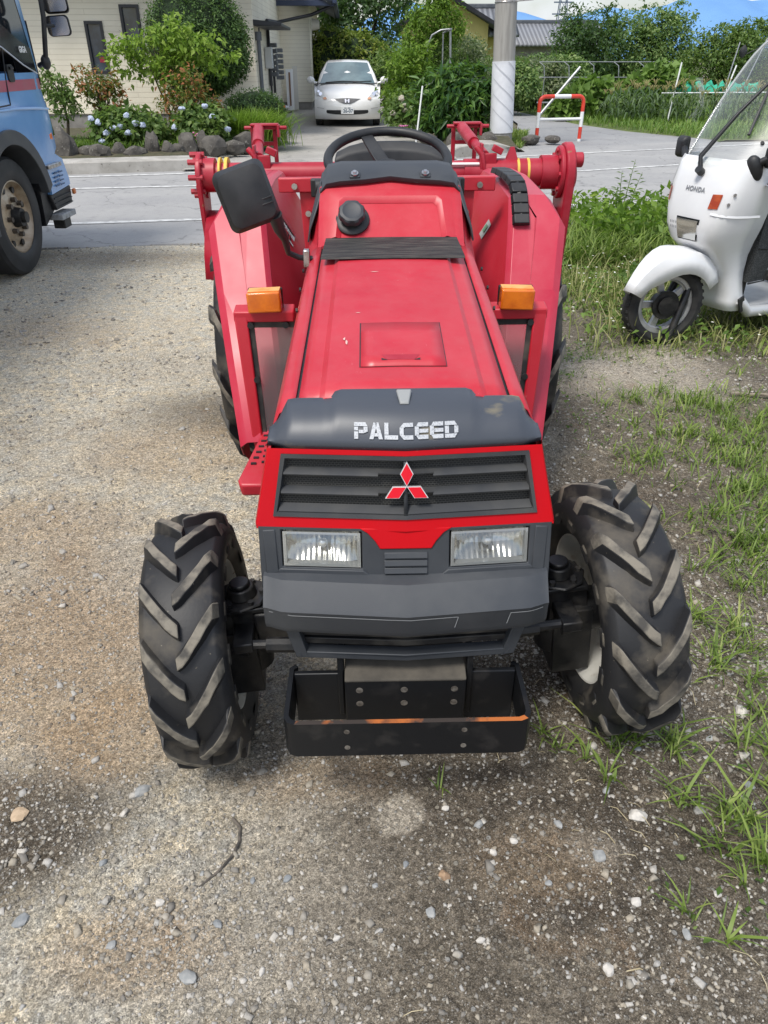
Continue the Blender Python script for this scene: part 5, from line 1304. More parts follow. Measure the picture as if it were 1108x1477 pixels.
o = plant('hydrangea', -3.45, 15.7, [(0, 0, .32, .6, .35, .28), (.1, 0, .45, .35, .3, .2)], 2600, .12, 'mid', 'hydrangea bush with few pale blue flower heads behind the pink flowers', 'hydrangea', seed=9, clusters=110, spread=.11, z0=.2, aspect=.6)
flowers(o, [(-.42, -.34, .32), (-.25, -.3, .62), (.18, -.3, .66), (.3, -.3, .50), (.55, -.3, .28), (.05, -.36, .18)], .058, HYD, 'bloom')
def clump(name, x, y, n, spread, h, w, mat, label, cat, seed, z, lean=.7):
    r = np.random.default_rng(seed); px = r.normal(0, spread, n); py = r.normal(0, spread * .7, n)
    V, F = blades(px, py, h, w, lean, seed, z=0.); o = fast_mesh(name, V, F, mat); o.location = (x, y, z); return tag(o, label, cat)
clump('ornamental_grass', -2.78, 16.55, 5200, .30, .62, .008, LEAF('lime_grass', [(.2, (.10, .19, .02)), (.6, (.20, .32, .04)), (1, (.33, .42, .08))]), 'rounded clump of lime green ornamental grass beside the driveway', 'grass clump', 3, .12, 1.1)
PINK = PM('pink_petal', (.55, .10, .33), (.65, .22, .45), 50, rough=.7)
o = plant('pink_flowers', -3.42, 15.05, [(0, 0, .17, .27, .15, .14)], 900, .05, 'mid', 'cushion of pink flowers spilling over the rocks', 'flowers', seed=10, clusters=60, spread=.1, z0=.12, part='foliage')
q = random.Random(4)
for k in range(34):
    a = q.uniform(0, 6.28); rr = q.uniform(0, 1); b = MB(); b.blob((.27 * rr * math.cos(a), -.06 - .10 * abs(math.sin(a)) * rr, .20 + .13 * (1 - rr * rr) + q.uniform(-.08, .02)), (.02, .02, .012), 1, .2, k); b.build('bloom', PINK, o)
o = plant('pink_flowers', .35, 18.3, [(0, 0, .12, .3, .2, .1)], 700, .05, 'mid', 'low pink flowers at the driveway edge beside the white stake', 'flowers', seed=11, clusters=60, spread=.1, z0=.15, part='foliage')
for k in range(18):
    a = q.uniform(0, 6.28); rr = q.uniform(0, 1); b = MB(); b.blob((.3 * rr * math.cos(a), -.1 + .1 * rr * math.sin(a), .2), (.025, .025, .015), 1, .2, k); b.build('bloom', PINK, o)
X, Y = scatter(3500, -6.4, -3.1, 14.2, 16.4, lambda X, Y: np.clip(fbm(X, Y, 2, 3, 8), 0, 1) * (Y > 15.15 + .26 * (X + 3.2)), 31)
V_, F_ = blades(X, Y, .14, .012, 1.0, 32, z=.2); tag(fast_mesh('ground_cover', V_, F_, LEAF('bed_cover', [(.2, (.05, .10, .02)), (.6, (.11, .19, .035)), (1, (.2, .28, .06))])), kind='stuff', label='low green ground cover filling the garden bed behind the rocks')
ROCK = PM('garden_rock', (.125, .115, .10), (.06, .055, .05), 5, .35, .65, rough=.92, bmp=.7, bsc=12, bd=.03, speck=(.2, .19, .17), speck_sc=18, speck_lo=.64)
ROCKS = [(-5.55, 14.35, .24, .30, 'pointed dark rock nearest the blue truck'), (-5.15, 14.45, .17, .13, 'flat topped rock low beside the pointed dark rock'), (-4.95, 14.35, .20, .14, 'broad low rock in front of the left hydrangea'), (-4.68, 14.55, .12, .16, 'small upright rock left of the wide flat one'), (-4.38, 14.5, .20, .12, 'wide flat rock in the garden border'), (-4.12, 14.75, .12, .27, 'tall narrow standing rock in the garden border'), (-3.85, 14.75, .13, .16, 'small blocky rock right of the tall standing one'), (-3.68, 14.8, .10, .12, 'smallest rock among the garden border stones'), (-3.52, 14.95, .2, .24, 'large squarish grey rock near the middle of the garden border'), (-3.28, 15.0, .09, .25, 'thin upright rock squeezed beside the squarish one'), (-3.12, 15.05, .24, .22, 'wedge shaped rock under the pink flowers'), (-2.78, 15.35, .20, .12, 'low dark rock between pink flowers and large boulder'), (-2.62, 15.75, .24, .20, 'large grey boulder beside the lime grass clump')]
for k, (x, y, w_, h_, lb) in enumerate(ROCKS):
    b = MB(); b.blob((0, 0, 0), (w_ * 1.05, w_ * .7, h_ * 1.0), 2, .17, 50 + k, Matrix.Rotation(.4 * math.sin(k * 2.1), 3, 'Z')); o = b.build('rock', ROCK, ang=22); o.location = (x, y - .12, .14 + h_ * .45); tag(o, lb, 'rock', 'rocks edging the garden bed')
for k, (x, y, w_, h_, lb) in enumerate([(1.45, 16.75, .2, .2, 'pointed rock under the leafy bush left end'), (1.8, 16.85, .24, .16, 'broad pale rock under the middle of the leafy bush'), (2.15, 17.0, .22, .2, 'dark rock between leafy bush and utility pole'), (.95, 17.6, .24, .14, 'flat rock at the driveway edge behind the steering wheel'), (3.15, 17.75, .22, .1, 'low mossy rock right of the utility pole'), (3.65, 17.9, .2, .09, 'low rock behind the barrier post')]):
    b = MB(); b.blob((0, 0, 0), (w_, w_ * .75, h_), 2, .14, 80 + k, Matrix.Rotation(k * 1.7, 3, 'Z')); o = b.build('rock', ROCK, ang=22); o.location = (x, y, .08 + h_ * .3); tag(o, lb, 'rock', 'rocks by the pole and driveway')
# --- right of the drive
plant('leafy_bush', 1.58, 18.1, [(0, 0, .65, .78, .6, .6), (-.25, 0, 1.0, .5, .4, .35), (.3, 0, .95, .5, .4, .35), (0, -.2, .3, .7, .4, .25)], 3600, .22, 'long', 'large glossy bush of long dark leaves left of the utility pole', 'bush', seed=12, clusters=220, spread=.09, z0=.15, aspect=.28, droop=.9, shell=.8, core=.72)
plant('tall_shrub', .55, 20.6, [(0, 0, .7, .5, .5, .6), (-.05, 0, 1.25, .4, .4, .4), (.3, 0, 1.5, .35, .35, .3)], 3200, .11, 'bamboo', 'loose fresh green shrub right of the white car', 'shrub', seed=13, clusters=160, spread=.1, z0=.15)
plant('tall_shrub', 1.15, 22.0, [(0, 0, .9, .6, .5, .8), (.3, 0, 1.6, .5, .5, .4)], 3600, .10, 'mid', 'dull green shrub behind the leafy bush under the arch', 'shrub', seed=14, clusters=170, spread=.1, z0=.15)
plant('arch_vine', 1.25, 21.6, [(0, 0, 2.25, .62, .4, .42), (-.45, 0, 1.9, .35, .3, .3), (.4, 0, 2.1, .4, .3, .3), (.05, 0, 2.6, .3, .3, .22), (-.65, 0, 1.55, .3, .3, .3)], 5000, .09, 'bamboo', 'mound of bright green vine growing over the pipe arch', 'vine', seed=15, clusters=200, spread=.1, z0=.15, droop=.8)
plant('grey_shrub', 2.35, 22.5, [(0, 0, 1.0, .5, .5, .9), (-.1, 0, 1.75, .4, .4, .35)], 3000, .09, 'grey', 'greyish green shrub left of the utility pole top', 'shrub', seed=16, clusters=160, spread=.1, z0=.1)
o = plant('faded_hydrangea', .38, 19.6, [(0, 0, .45, .35, .3, .38)], 1100, .12, 'mid', 'hydrangea with faded cream heads at the driveway edge', 'hydrangea', seed=17, clusters=60, spread=.12, z0=.12, aspect=.6)
flowers(o, [(.02, -.32, .72), (.05, -.33, .58), (.1, -.3, .48), (-.16, -.3, .42)], .075, HYW, 'bloom')
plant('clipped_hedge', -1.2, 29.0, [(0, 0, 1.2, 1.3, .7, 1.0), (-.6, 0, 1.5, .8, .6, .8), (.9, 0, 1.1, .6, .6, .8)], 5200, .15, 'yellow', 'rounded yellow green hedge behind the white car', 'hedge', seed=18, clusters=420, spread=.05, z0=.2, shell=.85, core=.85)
plant('dark_tree', -.6, 36, [(0, 0, 3.0, 2.0, 1.6, 1.6), (-.8, 0, 4.2, 1.5, 1.3, 1.3), (.8, 0, 4.0, 1.3, 1.2, 1.2), (.6, 0, 1.9, 1.3, 1, .9)], 8000, .20, 'dark', 'large dark broadleaf tree standing behind the hedge', 'tree', seed=19, clusters=260, spread=.09, trunk=[(0, 0, 2.5, .18)])
plant('dark_tree', -3.6, 38, [(0, 0, 3.2, 2.2, 1.6, 1.8), (.6, 0, 4.6, 1.5, 1.3, 1.3)], 6000, .20, 'dark', 'dark broadleaf tree behind the house wing', 'tree', seed=20, clusters=240, spread=.09, trunk=[(0, 0, 2.5, .18)])
plant('roadside_bush', .1, 25.5, [(0, 0, .8, .7, .6, .8), (.5, 0, 1.3, .6, .5, .6)], 2800, .12, 'mid', 'rough green bush between the white car and the dark tree', 'bush', seed=21, clusters=150, spread=.1, z0=.2)
plant('roadside_bush', 1.6, 27.0, [(0, 0, 1.1, .9, .7, 1.1), (-.8, 0, 1.0, .6, .5, .8)], 3400, .12, 'bamboo', 'tall fresh green bush behind the pipe arch', 'bush', seed=22, clusters=170, spread=.1, z0=.2)
# --- orchard and garden at right
orch = [(3.9, 28, 1.65, 1.0, 'orchard', 'low orchard tree right behind the utility pole'), (5.3, 30, 1.65, 1.1, 'grey', 'greyish orchard tree left of the pipe trellis'), (6.5, 32, 1.75, 1.2, 'orchard', 'orchard tree behind the left end of the trellis'), (7.9, 34, 3.5, 1.3, 'dark', 'tallest dark orchard tree behind the squash vines'), (9.6, 34.5, 3.4, 1.4, 'orchard', 'tall loose orchard tree right of the tallest dark one'), (11.0, 34.5, 3.5, 1.2, 'orchard', 'tall feathery orchard tree with upright shoots near the right'), (12.9, 33, 2.9, 1.5, 'mid', 'broad green orchard tree behind the stakes at right'), (14.8, 34, 3.1, 1.6, 'mid', 'wide orchard tree at the right edge of the photo'), (17.2, 34, 3.3, 1.6, 'orchard', 'farthest right orchard tree behind the scooter windscreen'), (2.7, 31, 2.2, 1.0, 'grey', 'grey green tree before the yellow house')]
for k, (x, y, h, w_, mt, lb) in enumerate(orch):
    bl = [(0, 0, h * .55, w_ * .9, .9, h * .42), (-.4 * w_, .2, h * .45, w_ * .7, .8, h * .35), (.45 * w_, -.1, h * .5, w_ * .7, .8, h * .35)]
    q = random.Random(k)
    for _ in range(5): bl.append((q.uniform(-.8, .8) * w_, q.uniform(-.3, .3), h * q.uniform(.72, .92), .28, .28, h * .16))
    plant('orchard_tree', x, y, bl, 9000, .135, mt, lb, 'tree', 'orchard trees beyond the vegetable plot', seed=100 + k, clusters=380, spread=.08, trunk=[(0, 0, h * .5, .09)], shell=.5)
for k, (x, y, w_, h_, lb) in enumerate([(5.6, 25.2, .55, .75, 'low squash vine at the left end of the trellis'), (6.4, 25.8, .6, 1.05, 'squash vine climbing the trellis left of centre'), (7.4, 25.4, .6, 1.0, 'squash vine in the middle of the trellis'), (8.2, 25.4, .75, 1.35, 'tallest squash vine with broad bright leaves')]):
    plant('squash_vine', x, y, [(0, 0, h_ * .55, w_, .4, h_ * .45), (.1, -.1, h_ * .9, w_ * .6, .3, h_ * .2)], 1100, .22, 'squash', lb, 'vine', 'squash vines on the trellis', seed=130 + k, clusters=90, spread=.1, aspect=.85, up=.3, shell=.7)
# corn: one plant, copied
cp = empty('corn_plant', (0, 0, 0), 0, 'leafy maize plant in the corn rows beside the side road', 'corn plant', 'corn plants in the vegetable rows')
r_ = np.random.default_rng(5); V = []; F = []
for k in range(9):
    a = k * 2.4 + r_.random() * .5; z = .15 + .08 * k; L = .42; w = .03
    for i in range(5):
        t = i / 4; rr = L * t; zz = z + .26 * math.sin(t * 2.2) - .30 * t * t
        ww = w * (1 - t) ** .6 * (.6 + 1.2 * t) + .002
        V += [(rr * math.cos(a) - ww * math.sin(a), rr * math.sin(a) + ww * math.cos(a), zz), (rr * math.cos(a) + ww * math.sin(a), rr * math.sin(a) - ww * math.cos(a), zz)]
        if i < 4: q0 = len(V) - 2; F.append((q0, q0 + 1, q0 + 3, q0 + 2))
fast_mesh('leaves', np.array(V), np.array(F), LM['corn'], cp)
b = MB(); b.tube([(0, 0, 0), (0, 0, .5), (0, 0, 1.0)], [.016, .014, .006], 6)
b.build('stalk', LM['corn'], cp)
b = MB()
for k in range(7): a = k * .9; b.tube([(0, 0, .95), (.05 * math.cos(a), .05 * math.sin(a), 1.08), (.11 * math.cos(a), .11 * math.sin(a), 1.12)], [.006, .008, .004], 4)
b.build('tassel', PM('tassel', (.36, .32, .14), (.28, .24, .1), 20, rough=.9), cp)
first = True; q = random.Random(3)
for row in range(3):
    for k in range(19):
        x = 6.35 + k * .215 + q.uniform(-.05, .05) + row * .08; y = 23.6 + row * .55 - k * .075 + q.uniform(-.1, .1)
        o = cp if first else copy_tree(cp); first = False
        o.location = (x, y, .04); o.rotation_euler = (q.uniform(-.06, .06), q.uniform(-.06, .06), q.uniform(0, 6)); s_ = q.uniform(.72, 1.0); o.scale = (s_, s_, s_)
# tall weeds by the road
def tall_weed(x, y, h, n, mt, label, seed):
    q = random.Random(seed); o = empty('tall_weed', (x, y, float(gz(x, y))), 0, label, 'weed', None)
    b = MB(); r2 = np.random.default_rng(seed); P = []; O = []
    for s in range(n):
        a = q.uniform(0, 6.28); d = .10 * q.random() * n ** .5 * .5; hh = h * q.uniform(.6, 1); lx, ly = math.cos(a) * d, math.sin(a) * d
        top = (lx * 2.2, ly * 2.2, hh); b.tube([(lx * .4, ly * .4, 0), (lx, ly, hh * .5), top], [.006, .005, .002], 5)
        for k in range(26):
            t = .15 + .85 * k / 26; an = k * 2.4
            P.append((lerp(lx * .4, top[0], t), lerp(ly * .4, top[1], t), hh * t)); O.append((math.cos(an), math.sin(an), .45))
    b.build('stems', BARK if False else LM['mid'], o)
    P = np.array(P); O = np.array(O); n_ = len(P)
    nr = np.cross(O, np.cross(np.array([0, 0, 1.]), O)); L = .10 * (1.2 - P[:, 2] / h) + .025
    sd = np.cross(O, nr); sd /= np.linalg.norm(sd, axis=1)[:, None] + 1e-6
    V = np.zeros((n_, 4, 3)); V[:, 0] = P; V[:, 1] = P + O * (L * .5)[:, None] + sd * (L * .13)[:, None]; V[:, 2] = P + O * L[:, None] - np.array([0, 0, .25]) * L[:, None]; V[:, 3] = P + O * (L * .5)[:, None] - sd * (L * .13)[:, None]
    fast_mesh('leaves', V.reshape(-1, 3), np.arange(n_ * 4).reshape(-1, 4), LM[mt], o); return o
tall_weed(2.42, 8.1, .80, 4, 'mid', 'tallest spire shaped weed beside the tiller end', 1)
tall_weed(2.75, 8.0, .45, 6, 'bamboo', 'leafy weed just right of the tallest spire', 2)
tall_weed(2.25, 7.6, .34, 6, 'mid', 'short weed at the foot of the tallest spire', 3)
tall_weed(3.55, 8.1, .52, 7, 'yellow', 'yellowish leafy weed left of the scooter shield', 4)
tall_weed(3.15, 7.9, .36, 7, 'squash', 'broad leafed weed midway between tractor and scooter', 5)
for k, (x, y, w_, h_, mt, lb) in enumerate([(2.7, 7.3, .35, .22, 'squash', 'low patch of broad leafed weeds behind the tractor tiller'), (3.5, 7.4, .4, .28, 'bamboo', 'thick green weed patch left of the scooter'), (4.6, 7.8, .5, .35, 'bamboo', 'green weed patch behind the scooter basket'), (2.15, 6.2, .25, .12, 'mid', 'dark leafy weed between tractor and scooter wheel'), (4.3, 6.3, .5, .3, 'squash', 'leafy weeds behind the scooter floor')]):
    plant('weed_patch', x, y, [(0, 0, h_ * .5, w_, w_ * .8, h_ * .55)], 900, .075, mt, lb, 'weeds', None, seed=150 + k, clusters=70, spread=.12, aspect=.5, shell=.4, part='leaves', z0=float(gz(x, y)))

def verge_leaves(n, dens, size, mat, seed, name, label, hmax, box_):
    X, Y = scatter(n, *box_, dens, seed); r = np.random.default_rng(seed); hgt = hmax * r.random(len(X)) ** 1.3
    P = np.stack([X, Y, gz(X, Y) + hgt], 1); out = r.normal(0, 1, (len(X), 3)); out[:, 2] = .3; out /= np.linalg.norm(out, axis=1)[:, None]
    V, F = leaf_mesh(P, out, r, size, .5, .7, .3); tag(fast_mesh(name, V, F, LM[mat]), kind='stuff', label=label)
def d2(X, Y): return np.clip(dv(X, Y) * 1.2 * sstep(.42, .56, fbm(X, Y, 1.3, 3, 91)), 0, 1)
verge_leaves(9000, d2, .05, 'squash', 201, 'broadleaf_weeds', 'low broad leafed weeds mixed through the verge grass', .14, (1.2, 6, 4.4, 9))
verge_leaves(9000, lambda X, Y: (near_edge(X) - Y < 1.5) * (near_edge(X) - Y > .12) * np.clip((X - 1.75) / .3, 0, 1) * (.25 + fbm(X, Y, 2, 3, 92)), .085, 'bamboo', 202, 'roadside_weeds', 'taller leafy weeds crowding the road edge left of the scooter', .42, (1.8, 6.5, 6.4, 9.6))
X, Y = scatter(700, 1.2, 5.5, 4.5, 8.4, lambda X, Y: dv(X, Y), 203); r_ = np.random.default_rng(203)
Pq = np.stack([X, Y, gz(X, Y) + .08 + .1 * r_.random(len(X))], 1); Vq = np.zeros((len(X), 4, 3)); 
for k in range(4): Vq[:, k] = Pq + .011 * np.array([math.cos(k * 1.5708), math.sin(k * 1.5708), .15 * (k % 2)])
tag(fast_mesh('tiny_flowers', Vq.reshape(-1, 3), np.arange(len(X) * 4).reshape(-1, 4), PM('white_petals', (.75, .74, .66), rough=.8)), kind='stuff', label='tiny white flowers dotted through the verge weeds')
X, Y = scatter(2500, .45, 2.8, .8, 5.2, lambda X, Y: np.clip((fbm(X, Y, 3.2, 3, 95) - .5) * 3 * sstep(.4, .9, X), 0, 1), 205); r_ = np.random.default_rng(205)
P = np.stack([X, Y, gz(X, Y) + .004 + .03 * r_.random(len(X))], 1); out = r_.normal(0, 1, (len(X), 3)); out[:, 2] = .2; out /= np.linalg.norm(out, axis=1)[:, None]
V_, F_ = leaf_mesh(P, out, r_, .018, .6, .9, .1); tag(fast_mesh('ground_weeds', V_, F_, LM['mid']), kind='stuff', label='small creeping weeds flat on the soil beside the tractor')
X, Y = scatter(900, -.1, 2.6, .7, 5.0, lambda X, Y: np.clip(sstep(-.1, .5, X) * fbm(X, Y, 3, 2, 96), 0, 1), 206)
V_, F_ = blades(X, Y, .045, .0011, 3.5, 207, curl=1.9); tag(fast_mesh('straw', V_, F_, PM('dry_straw', (.50, .43, .28), (.36, .3, .18), 20, rough=.9)), kind='stuff', label='bits of dry straw lying on the soil at right')
# ============================================================ BUILDINGS, VEHICLES, STREET FURNITURE
def siding(name, axis, c=(.86, .80, .655), gap=(.68, .62, .50)):
    m, nt, b = nodes(name); co = ocoord(nt); sp = N(nt, 'ShaderNodeSeparateXYZ'); nt.links.new(co, sp.inputs[0]); cb = N(nt, 'ShaderNodeCombineXYZ')
    nt.links.new(sp.outputs[axis], cb.inputs[0]); nt.links.new(sp.outputs[2], cb.inputs[1])
    br = N(nt, 'ShaderNodeTexBrick'); br.inputs['Scale'].default_value = 1; br.inputs['Brick Width'].default_value = 1.8; br.inputs['Row Height'].default_value = .105
    br.inputs['Mortar Size'].default_value = .006; br.inputs['Mortar Smooth'].default_value = .4; br.inputs['Color1'].default_value = c4(c); br.inputs['Color2'].default_value = c4([k * .96 for k in c]); br.inputs['Mortar'].default_value = c4(gap)
    nt.links.new(cb.outputs[0], br.inputs[0])
    k = mixc(nt, math_(nt, 'MULTIPLY', ramp(nt, noise(nt, co, 1.3, 6), [(.4, 0.), (.7, 1.)]), .25), br.outputs['Color'], (.45, .40, .31))
    nt.links.new(k, b.inputs['Base Color']); b.inputs['Roughness'].default_value = .75
    bump(nt, b, math_(nt, 'SUBTRACT', 1, br.outputs['Fac']), .5, .01); return m
SX, SY = siding('cream_siding_front', 0), siding('cream_siding_side', 1)
TILE = PM('roof_tile', (.075, .085, .10), (.11, .12, .135), 3, rough=.55, bmp=.5, bsc=9, bd=.03)
FOUND = PM('foundation', (.20, .19, .175), (.27, .26, .24), 4, rough=.9, bmp=.3, bsc=30)
TRIM = PM('dark_trim', (.02, .021, .026), rough=.4); NAVY = PM('navy_gutter', (.03, .045, .09), rough=.4)
WGLASS = PM('window_glass', (.035, .05, .07), (.07, .10, .14), 2.5, rough=.05, spec=.8)
def wall_rect(b, p0, p1, z0, z1, th, holes=(), mi=0):
    """wall from p0 to p1 (plan) with rectangular holes (u0,u1,z0,z1)"""
    p0 = Vector((p0[0], p0[1], 0)); p1 = Vector((p1[0], p1[1], 0)); L = (p1 - p0).length; d = (p1 - p0) / L; nr = Vector((d.y, -d.x, 0))
    us = sorted({0, L, *[h[0] for h in holes], *[h[1] for h in holes]}); zs = sorted({z0, z1, *[h[2] for h in holes], *[h[3] for h in holes]})
    P = lambda u, z, k=0: p0 + d * u - nr * k + Vector((0, 0, z))
    for i in range(len(us) - 1):
        for j in range(len(zs) - 1):
            um, zm = (us[i] + us[i + 1]) / 2, (zs[j] + zs[j + 1]) / 2
            if any(h[0] < um < h[1] and h[2] < zm < h[3] for h in holes): continue
            b.add([P(us[i], zs[j]), P(us[i + 1], zs[j]), P(us[i + 1], zs[j + 1]), P(us[i], zs[j + 1])], [(0, 1, 2, 3)], mi)
    for h in holes:
        q = [(h[0], h[2]), (h[1], h[2]), (h[1], h[3]), (h[0], h[3])]
        b.loft([[P(u, z) for u, z in q], [P(u, z, th) for u, z in q]], closed=True, mi=mi)
def window(parent, p0, d, u0, u1, z0, z1, dep=.05, red=False, muntin=0):
    p0 = Vector((p0[0], p0[1], 0)); d = Vector((d[0], d[1], 0)).normalized(); nr = Vector((d.y, -d.x, 0)); P = lambda u, z, k=0: p0 + d * u + nr * k + Vector((0, 0, z))
    f = .04; b = MB(); o = [(u0 - .02, z0 - .02), (u1 + .02, z0 - .02), (u1 + .02, z1 + .02), (u0 - .02, z1 + .02)]; i_ = [(u0 + f, z0 + f), (u1 - f, z0 + f), (u1 - f, z1 - f), (u0 + f, z1 - f)]
    b.loft([[P(u, z, -.04) for u, z in o], [P(u, z, .035) for u, z in o], [P(u, z, .035) for u, z in i_], [P(u, z, -.04) for u, z in i_]], closed=True)
    w_ = b.build('window', TRIM, parent, bevel=.004)
    b = MB(); b.add([P(u, z, -.02) for u, z in i_], [(0, 1, 2, 3)]); b.build('pane', WGLASS, w_)
    if red:
        b = MB(); b.add([P(u0 + .18, z0 + .20, -.015), P(u1 - .06, z0 + .20, -.015), P(u1 - .06, z0 + .30, -.015), P(u0 + .18, z0 + .31, -.015)], [(0, 1, 2, 3)]); b.build('red_object', PM('red_inside', (.35, .02, .04), rough=.5), w_)
    return w_
# house: local frame, corner of the front at the origin, x along the front to the right, y back
hs = empty('house', (-2.88, 19.4, 0), R(2.4), 'cream sided house with narrow dark windows and blue grey tiled roof', 'house')
b = MB(); W1 = [(1.48, 1.83, 1.33, 2.28), (2.28, 2.66, 1.62, 2.58)]
wall_rect(b, (-5.1, 0), (0, 0), .52, 3.35, .08, W1, 0)
wall_rect(b, (0, 0), (0, 7.6), .52, 3.35, .08, [], 1)
wall_rect(b, (-5.1, 8), (-5.1, 0), .52, 3.35, .08, [], 1)
wall_rect(b, (0, 7.6), (.92, 7.6), .42, 3.25, .08, [], 0)
wall_rect(b, (.92, 7.6), (.92, 15), .42, 3.25, .08, [(2.2, 3.7, 1.0, 2.1)], 1)
b.build('wall', [SX, SY], hs, norm=False)
b = MB(); wall_rect(b, (-5.06, .03), (-.03, .03), -.1, .52, .1); wall_rect(b, (-.03, .03), (-.03, 7.63), -.1, .52, .1); wall_rect(b, (-.03, 7.63), (.89, 7.63), -.1, .42, .1); wall_rect(b, (.89, 7.63), (.89, 15), -.1, .42, .1); b.build('foundation', FOUND, hs, norm=False)
window(hs, (-5.1, 0), (1, 0), *W1[0], red=True); window(hs, (-5.1, 0), (1, 0), *W1[1]); window(hs, (.92, 7.6), (0, 1), 2.2, 3.7, 1.0, 2.1)
b = MB(); 
for u in (3.35, 3.75): b.box((u - 5.1, -.004, .42), (.32, .03, .16))
b.build('foundation_vent', TRIM, hs, split=True)
def gable(b, x0, x1, y0, y1, ze, zr, over=.55, along='y'):
    xm = (x0 + x1) / 2; ym = (y0 + y1) / 2
    if along == 'y':
        R_ = [[(x0 - over, y, ze - .18), (xm, y, zr), (x1 + over, y, ze - .18)] for y in (y0 - over, y1 + over)]
    else:
        R_ = [[(x, y0 - over, ze - .18), (x, ym, zr), (x, y1 + over, ze - .18)] for x in (x0 - over, x1 + over)]
    b.loft(R_)
b = MB(); gable(b, -5.1, 0, 0, 8, 3.35, 4.9, .6, 'x'); b.build('roof', TILE, hs, solid=.14)
b = MB(); gable(b, -3.4, .92, 7.6, 15, 3.25, 4.6, .75, 'y'); b.build('roof', TILE, hs, solid=.14)
b = MB(); b.prism([(0, 0, 3.34), (0, 8, 3.34), (0, 4, 4.7)], [(-.1, 0, 3.34), (-.1, 8, 3.34), (-.1, 4, 4.7)]); b.prism([(-3.3, 7.62, 3.2), (.9, 7.62, 3.2), (-1.2, 7.62, 4.45)], [(-3.3, 7.72, 3.2), (.9, 7.72, 3.2), (-1.2, 7.72, 4.45)]); b.build('gable_wall', SX, hs, split=True)
b = MB(); b.box((1.72, 11, 3.02), (.13, 9.2, .12)); b.build('gutter', NAVY, hs, bevel=.02)
b = MB(); b.box((1.2, 7.25, 2.98), (1.0, .7, .05)); b.box((.55, 6.95, 3.0), (2.4, .12, .14)); b.build('eave_board', NAVY, hs, bevel=.01)
b = MB(); b.tube([(1.66, 7.1, 2.95), (1.0, 7.2, 2.72), (.06, 6.2, 2.50), (.06, 2.9, 2.42), (.06, 2.9, 1.0)], .045, 8); b.build('drain_pipe', TRIM, hs, ang=60)
b = MB(); b.cyl((.07, .35, .55), (.07, .35, 1.95), .045, n=12); b.cyl((.07, .35, 1.95), (.07, .35, 2.12), .075, n=12); b.cyl((.075, .55, 1.0), (.075, .55, 2.2), .02, n=8); b.build('rain_pipe', PM('grey_pipe', (.10, .11, .13), rough=.45), hs, split=True)
b = MB(); b.prism([(.0, .1, 2.34), (.62, .1, 2.28), (.62, .1, 2.22), (.0, .1, 2.22)], [(.0, 3.2, 2.34), (.62, 3.2, 2.28), (.62, 3.2, 2.22), (.0, 3.2, 2.22)]); b.build('porch_visor', TRIM, hs, bevel=.01)
b = MB(); b.box((.10, 2.3, 1.62), (.18, .34, .46)); b.build('meter_box', PM('pale_box', (.52, .54, .55), rough=.5), hs, bevel=.02)
b = MB()
for k in range(6):
    for j in range(2): b.box((.13 + .03 * j, 3.3 + 1.5 * j, 1.9 - k * .13 - .1 * j), (.20, .30, .095))
b.build('gas_meter', PM('meter_grey', (.10, .11, .12), (.16, .17, .18), 20, rough=.5), hs, bevel=.015, split=True)
b = MB(); b.box((.05, 3.0, 1.4), (.05, .06, 1.7)); b.box((.06, 3.9, 1.2), (.06, .08, .8)); b.build('cable_duct', TRIM, hs, split=True)
b = MB(); b.cyl((.96, 8.4, 2.52), (1.2, 8.4, 2.52), .17, .12, n=16); b.build('vent_hood', PM('cream_hood', (.55, .53, .48), rough=.5), hs)
sd2 = empty('storage_panels', (-2.9, 26.3, .2), R(4), 'white door panels leaning against the house wing', 'panels')
b = MB(); b.box((0, 0, .58), (.22, .06, 1.1), Matrix.Rotation(R(-6), 3, 'X')); b.build('panel', M['white'], sd2, bevel=.006)
b = MB(); b.box((.16, .14, .62), (.16, .05, 1.18), Matrix.Rotation(R(-5), 3, 'X')); b.build('panel', PM('aged_white', (.6, .58, .52), rough=.6), sd2, bevel=.006)
b = MB(); b.box((.0, -.045, .6), (.05, .02, .9), Matrix.Rotation(R(-6), 3, 'X')); b.build('panel_slot', PM('brown_board', (.22, .13, .08), rough=.8), sd2)
cn = empty('traffic_cone', (-3.02, 24.4, .30), R(10), 'orange traffic cone lying on its side by the house wall', 'cone')
b = MB(); b.tube([(-.32, 0, .15), (-.28, 0, .15), (.16, 0, .10)], [.15, .14, .055], 18); b.build('cone_body', PM('cone_orange', (.85, .20, .02), (.7, .16, .03), 9, rough=.5), cn)
b = MB(); b.tube([(.16, 0, .10), (.26, 0, .09)], [.055, .035], 16); b.build('cone_tip', M['white'], cn)
b = MB(); b.box((-.06, 0, -.05), (.36, .3, .16)); b.tube([(-.2, -.1, -.12), (.1, -.2, -.05), (.35, -.15, 0)], .02, 6); tag(b.build('junk_pile', M['dusty_blk'], ang=30), 'low dark pile of odds and ends under the orange cone', 'pile').location = (-3.0, 24.4, .30)

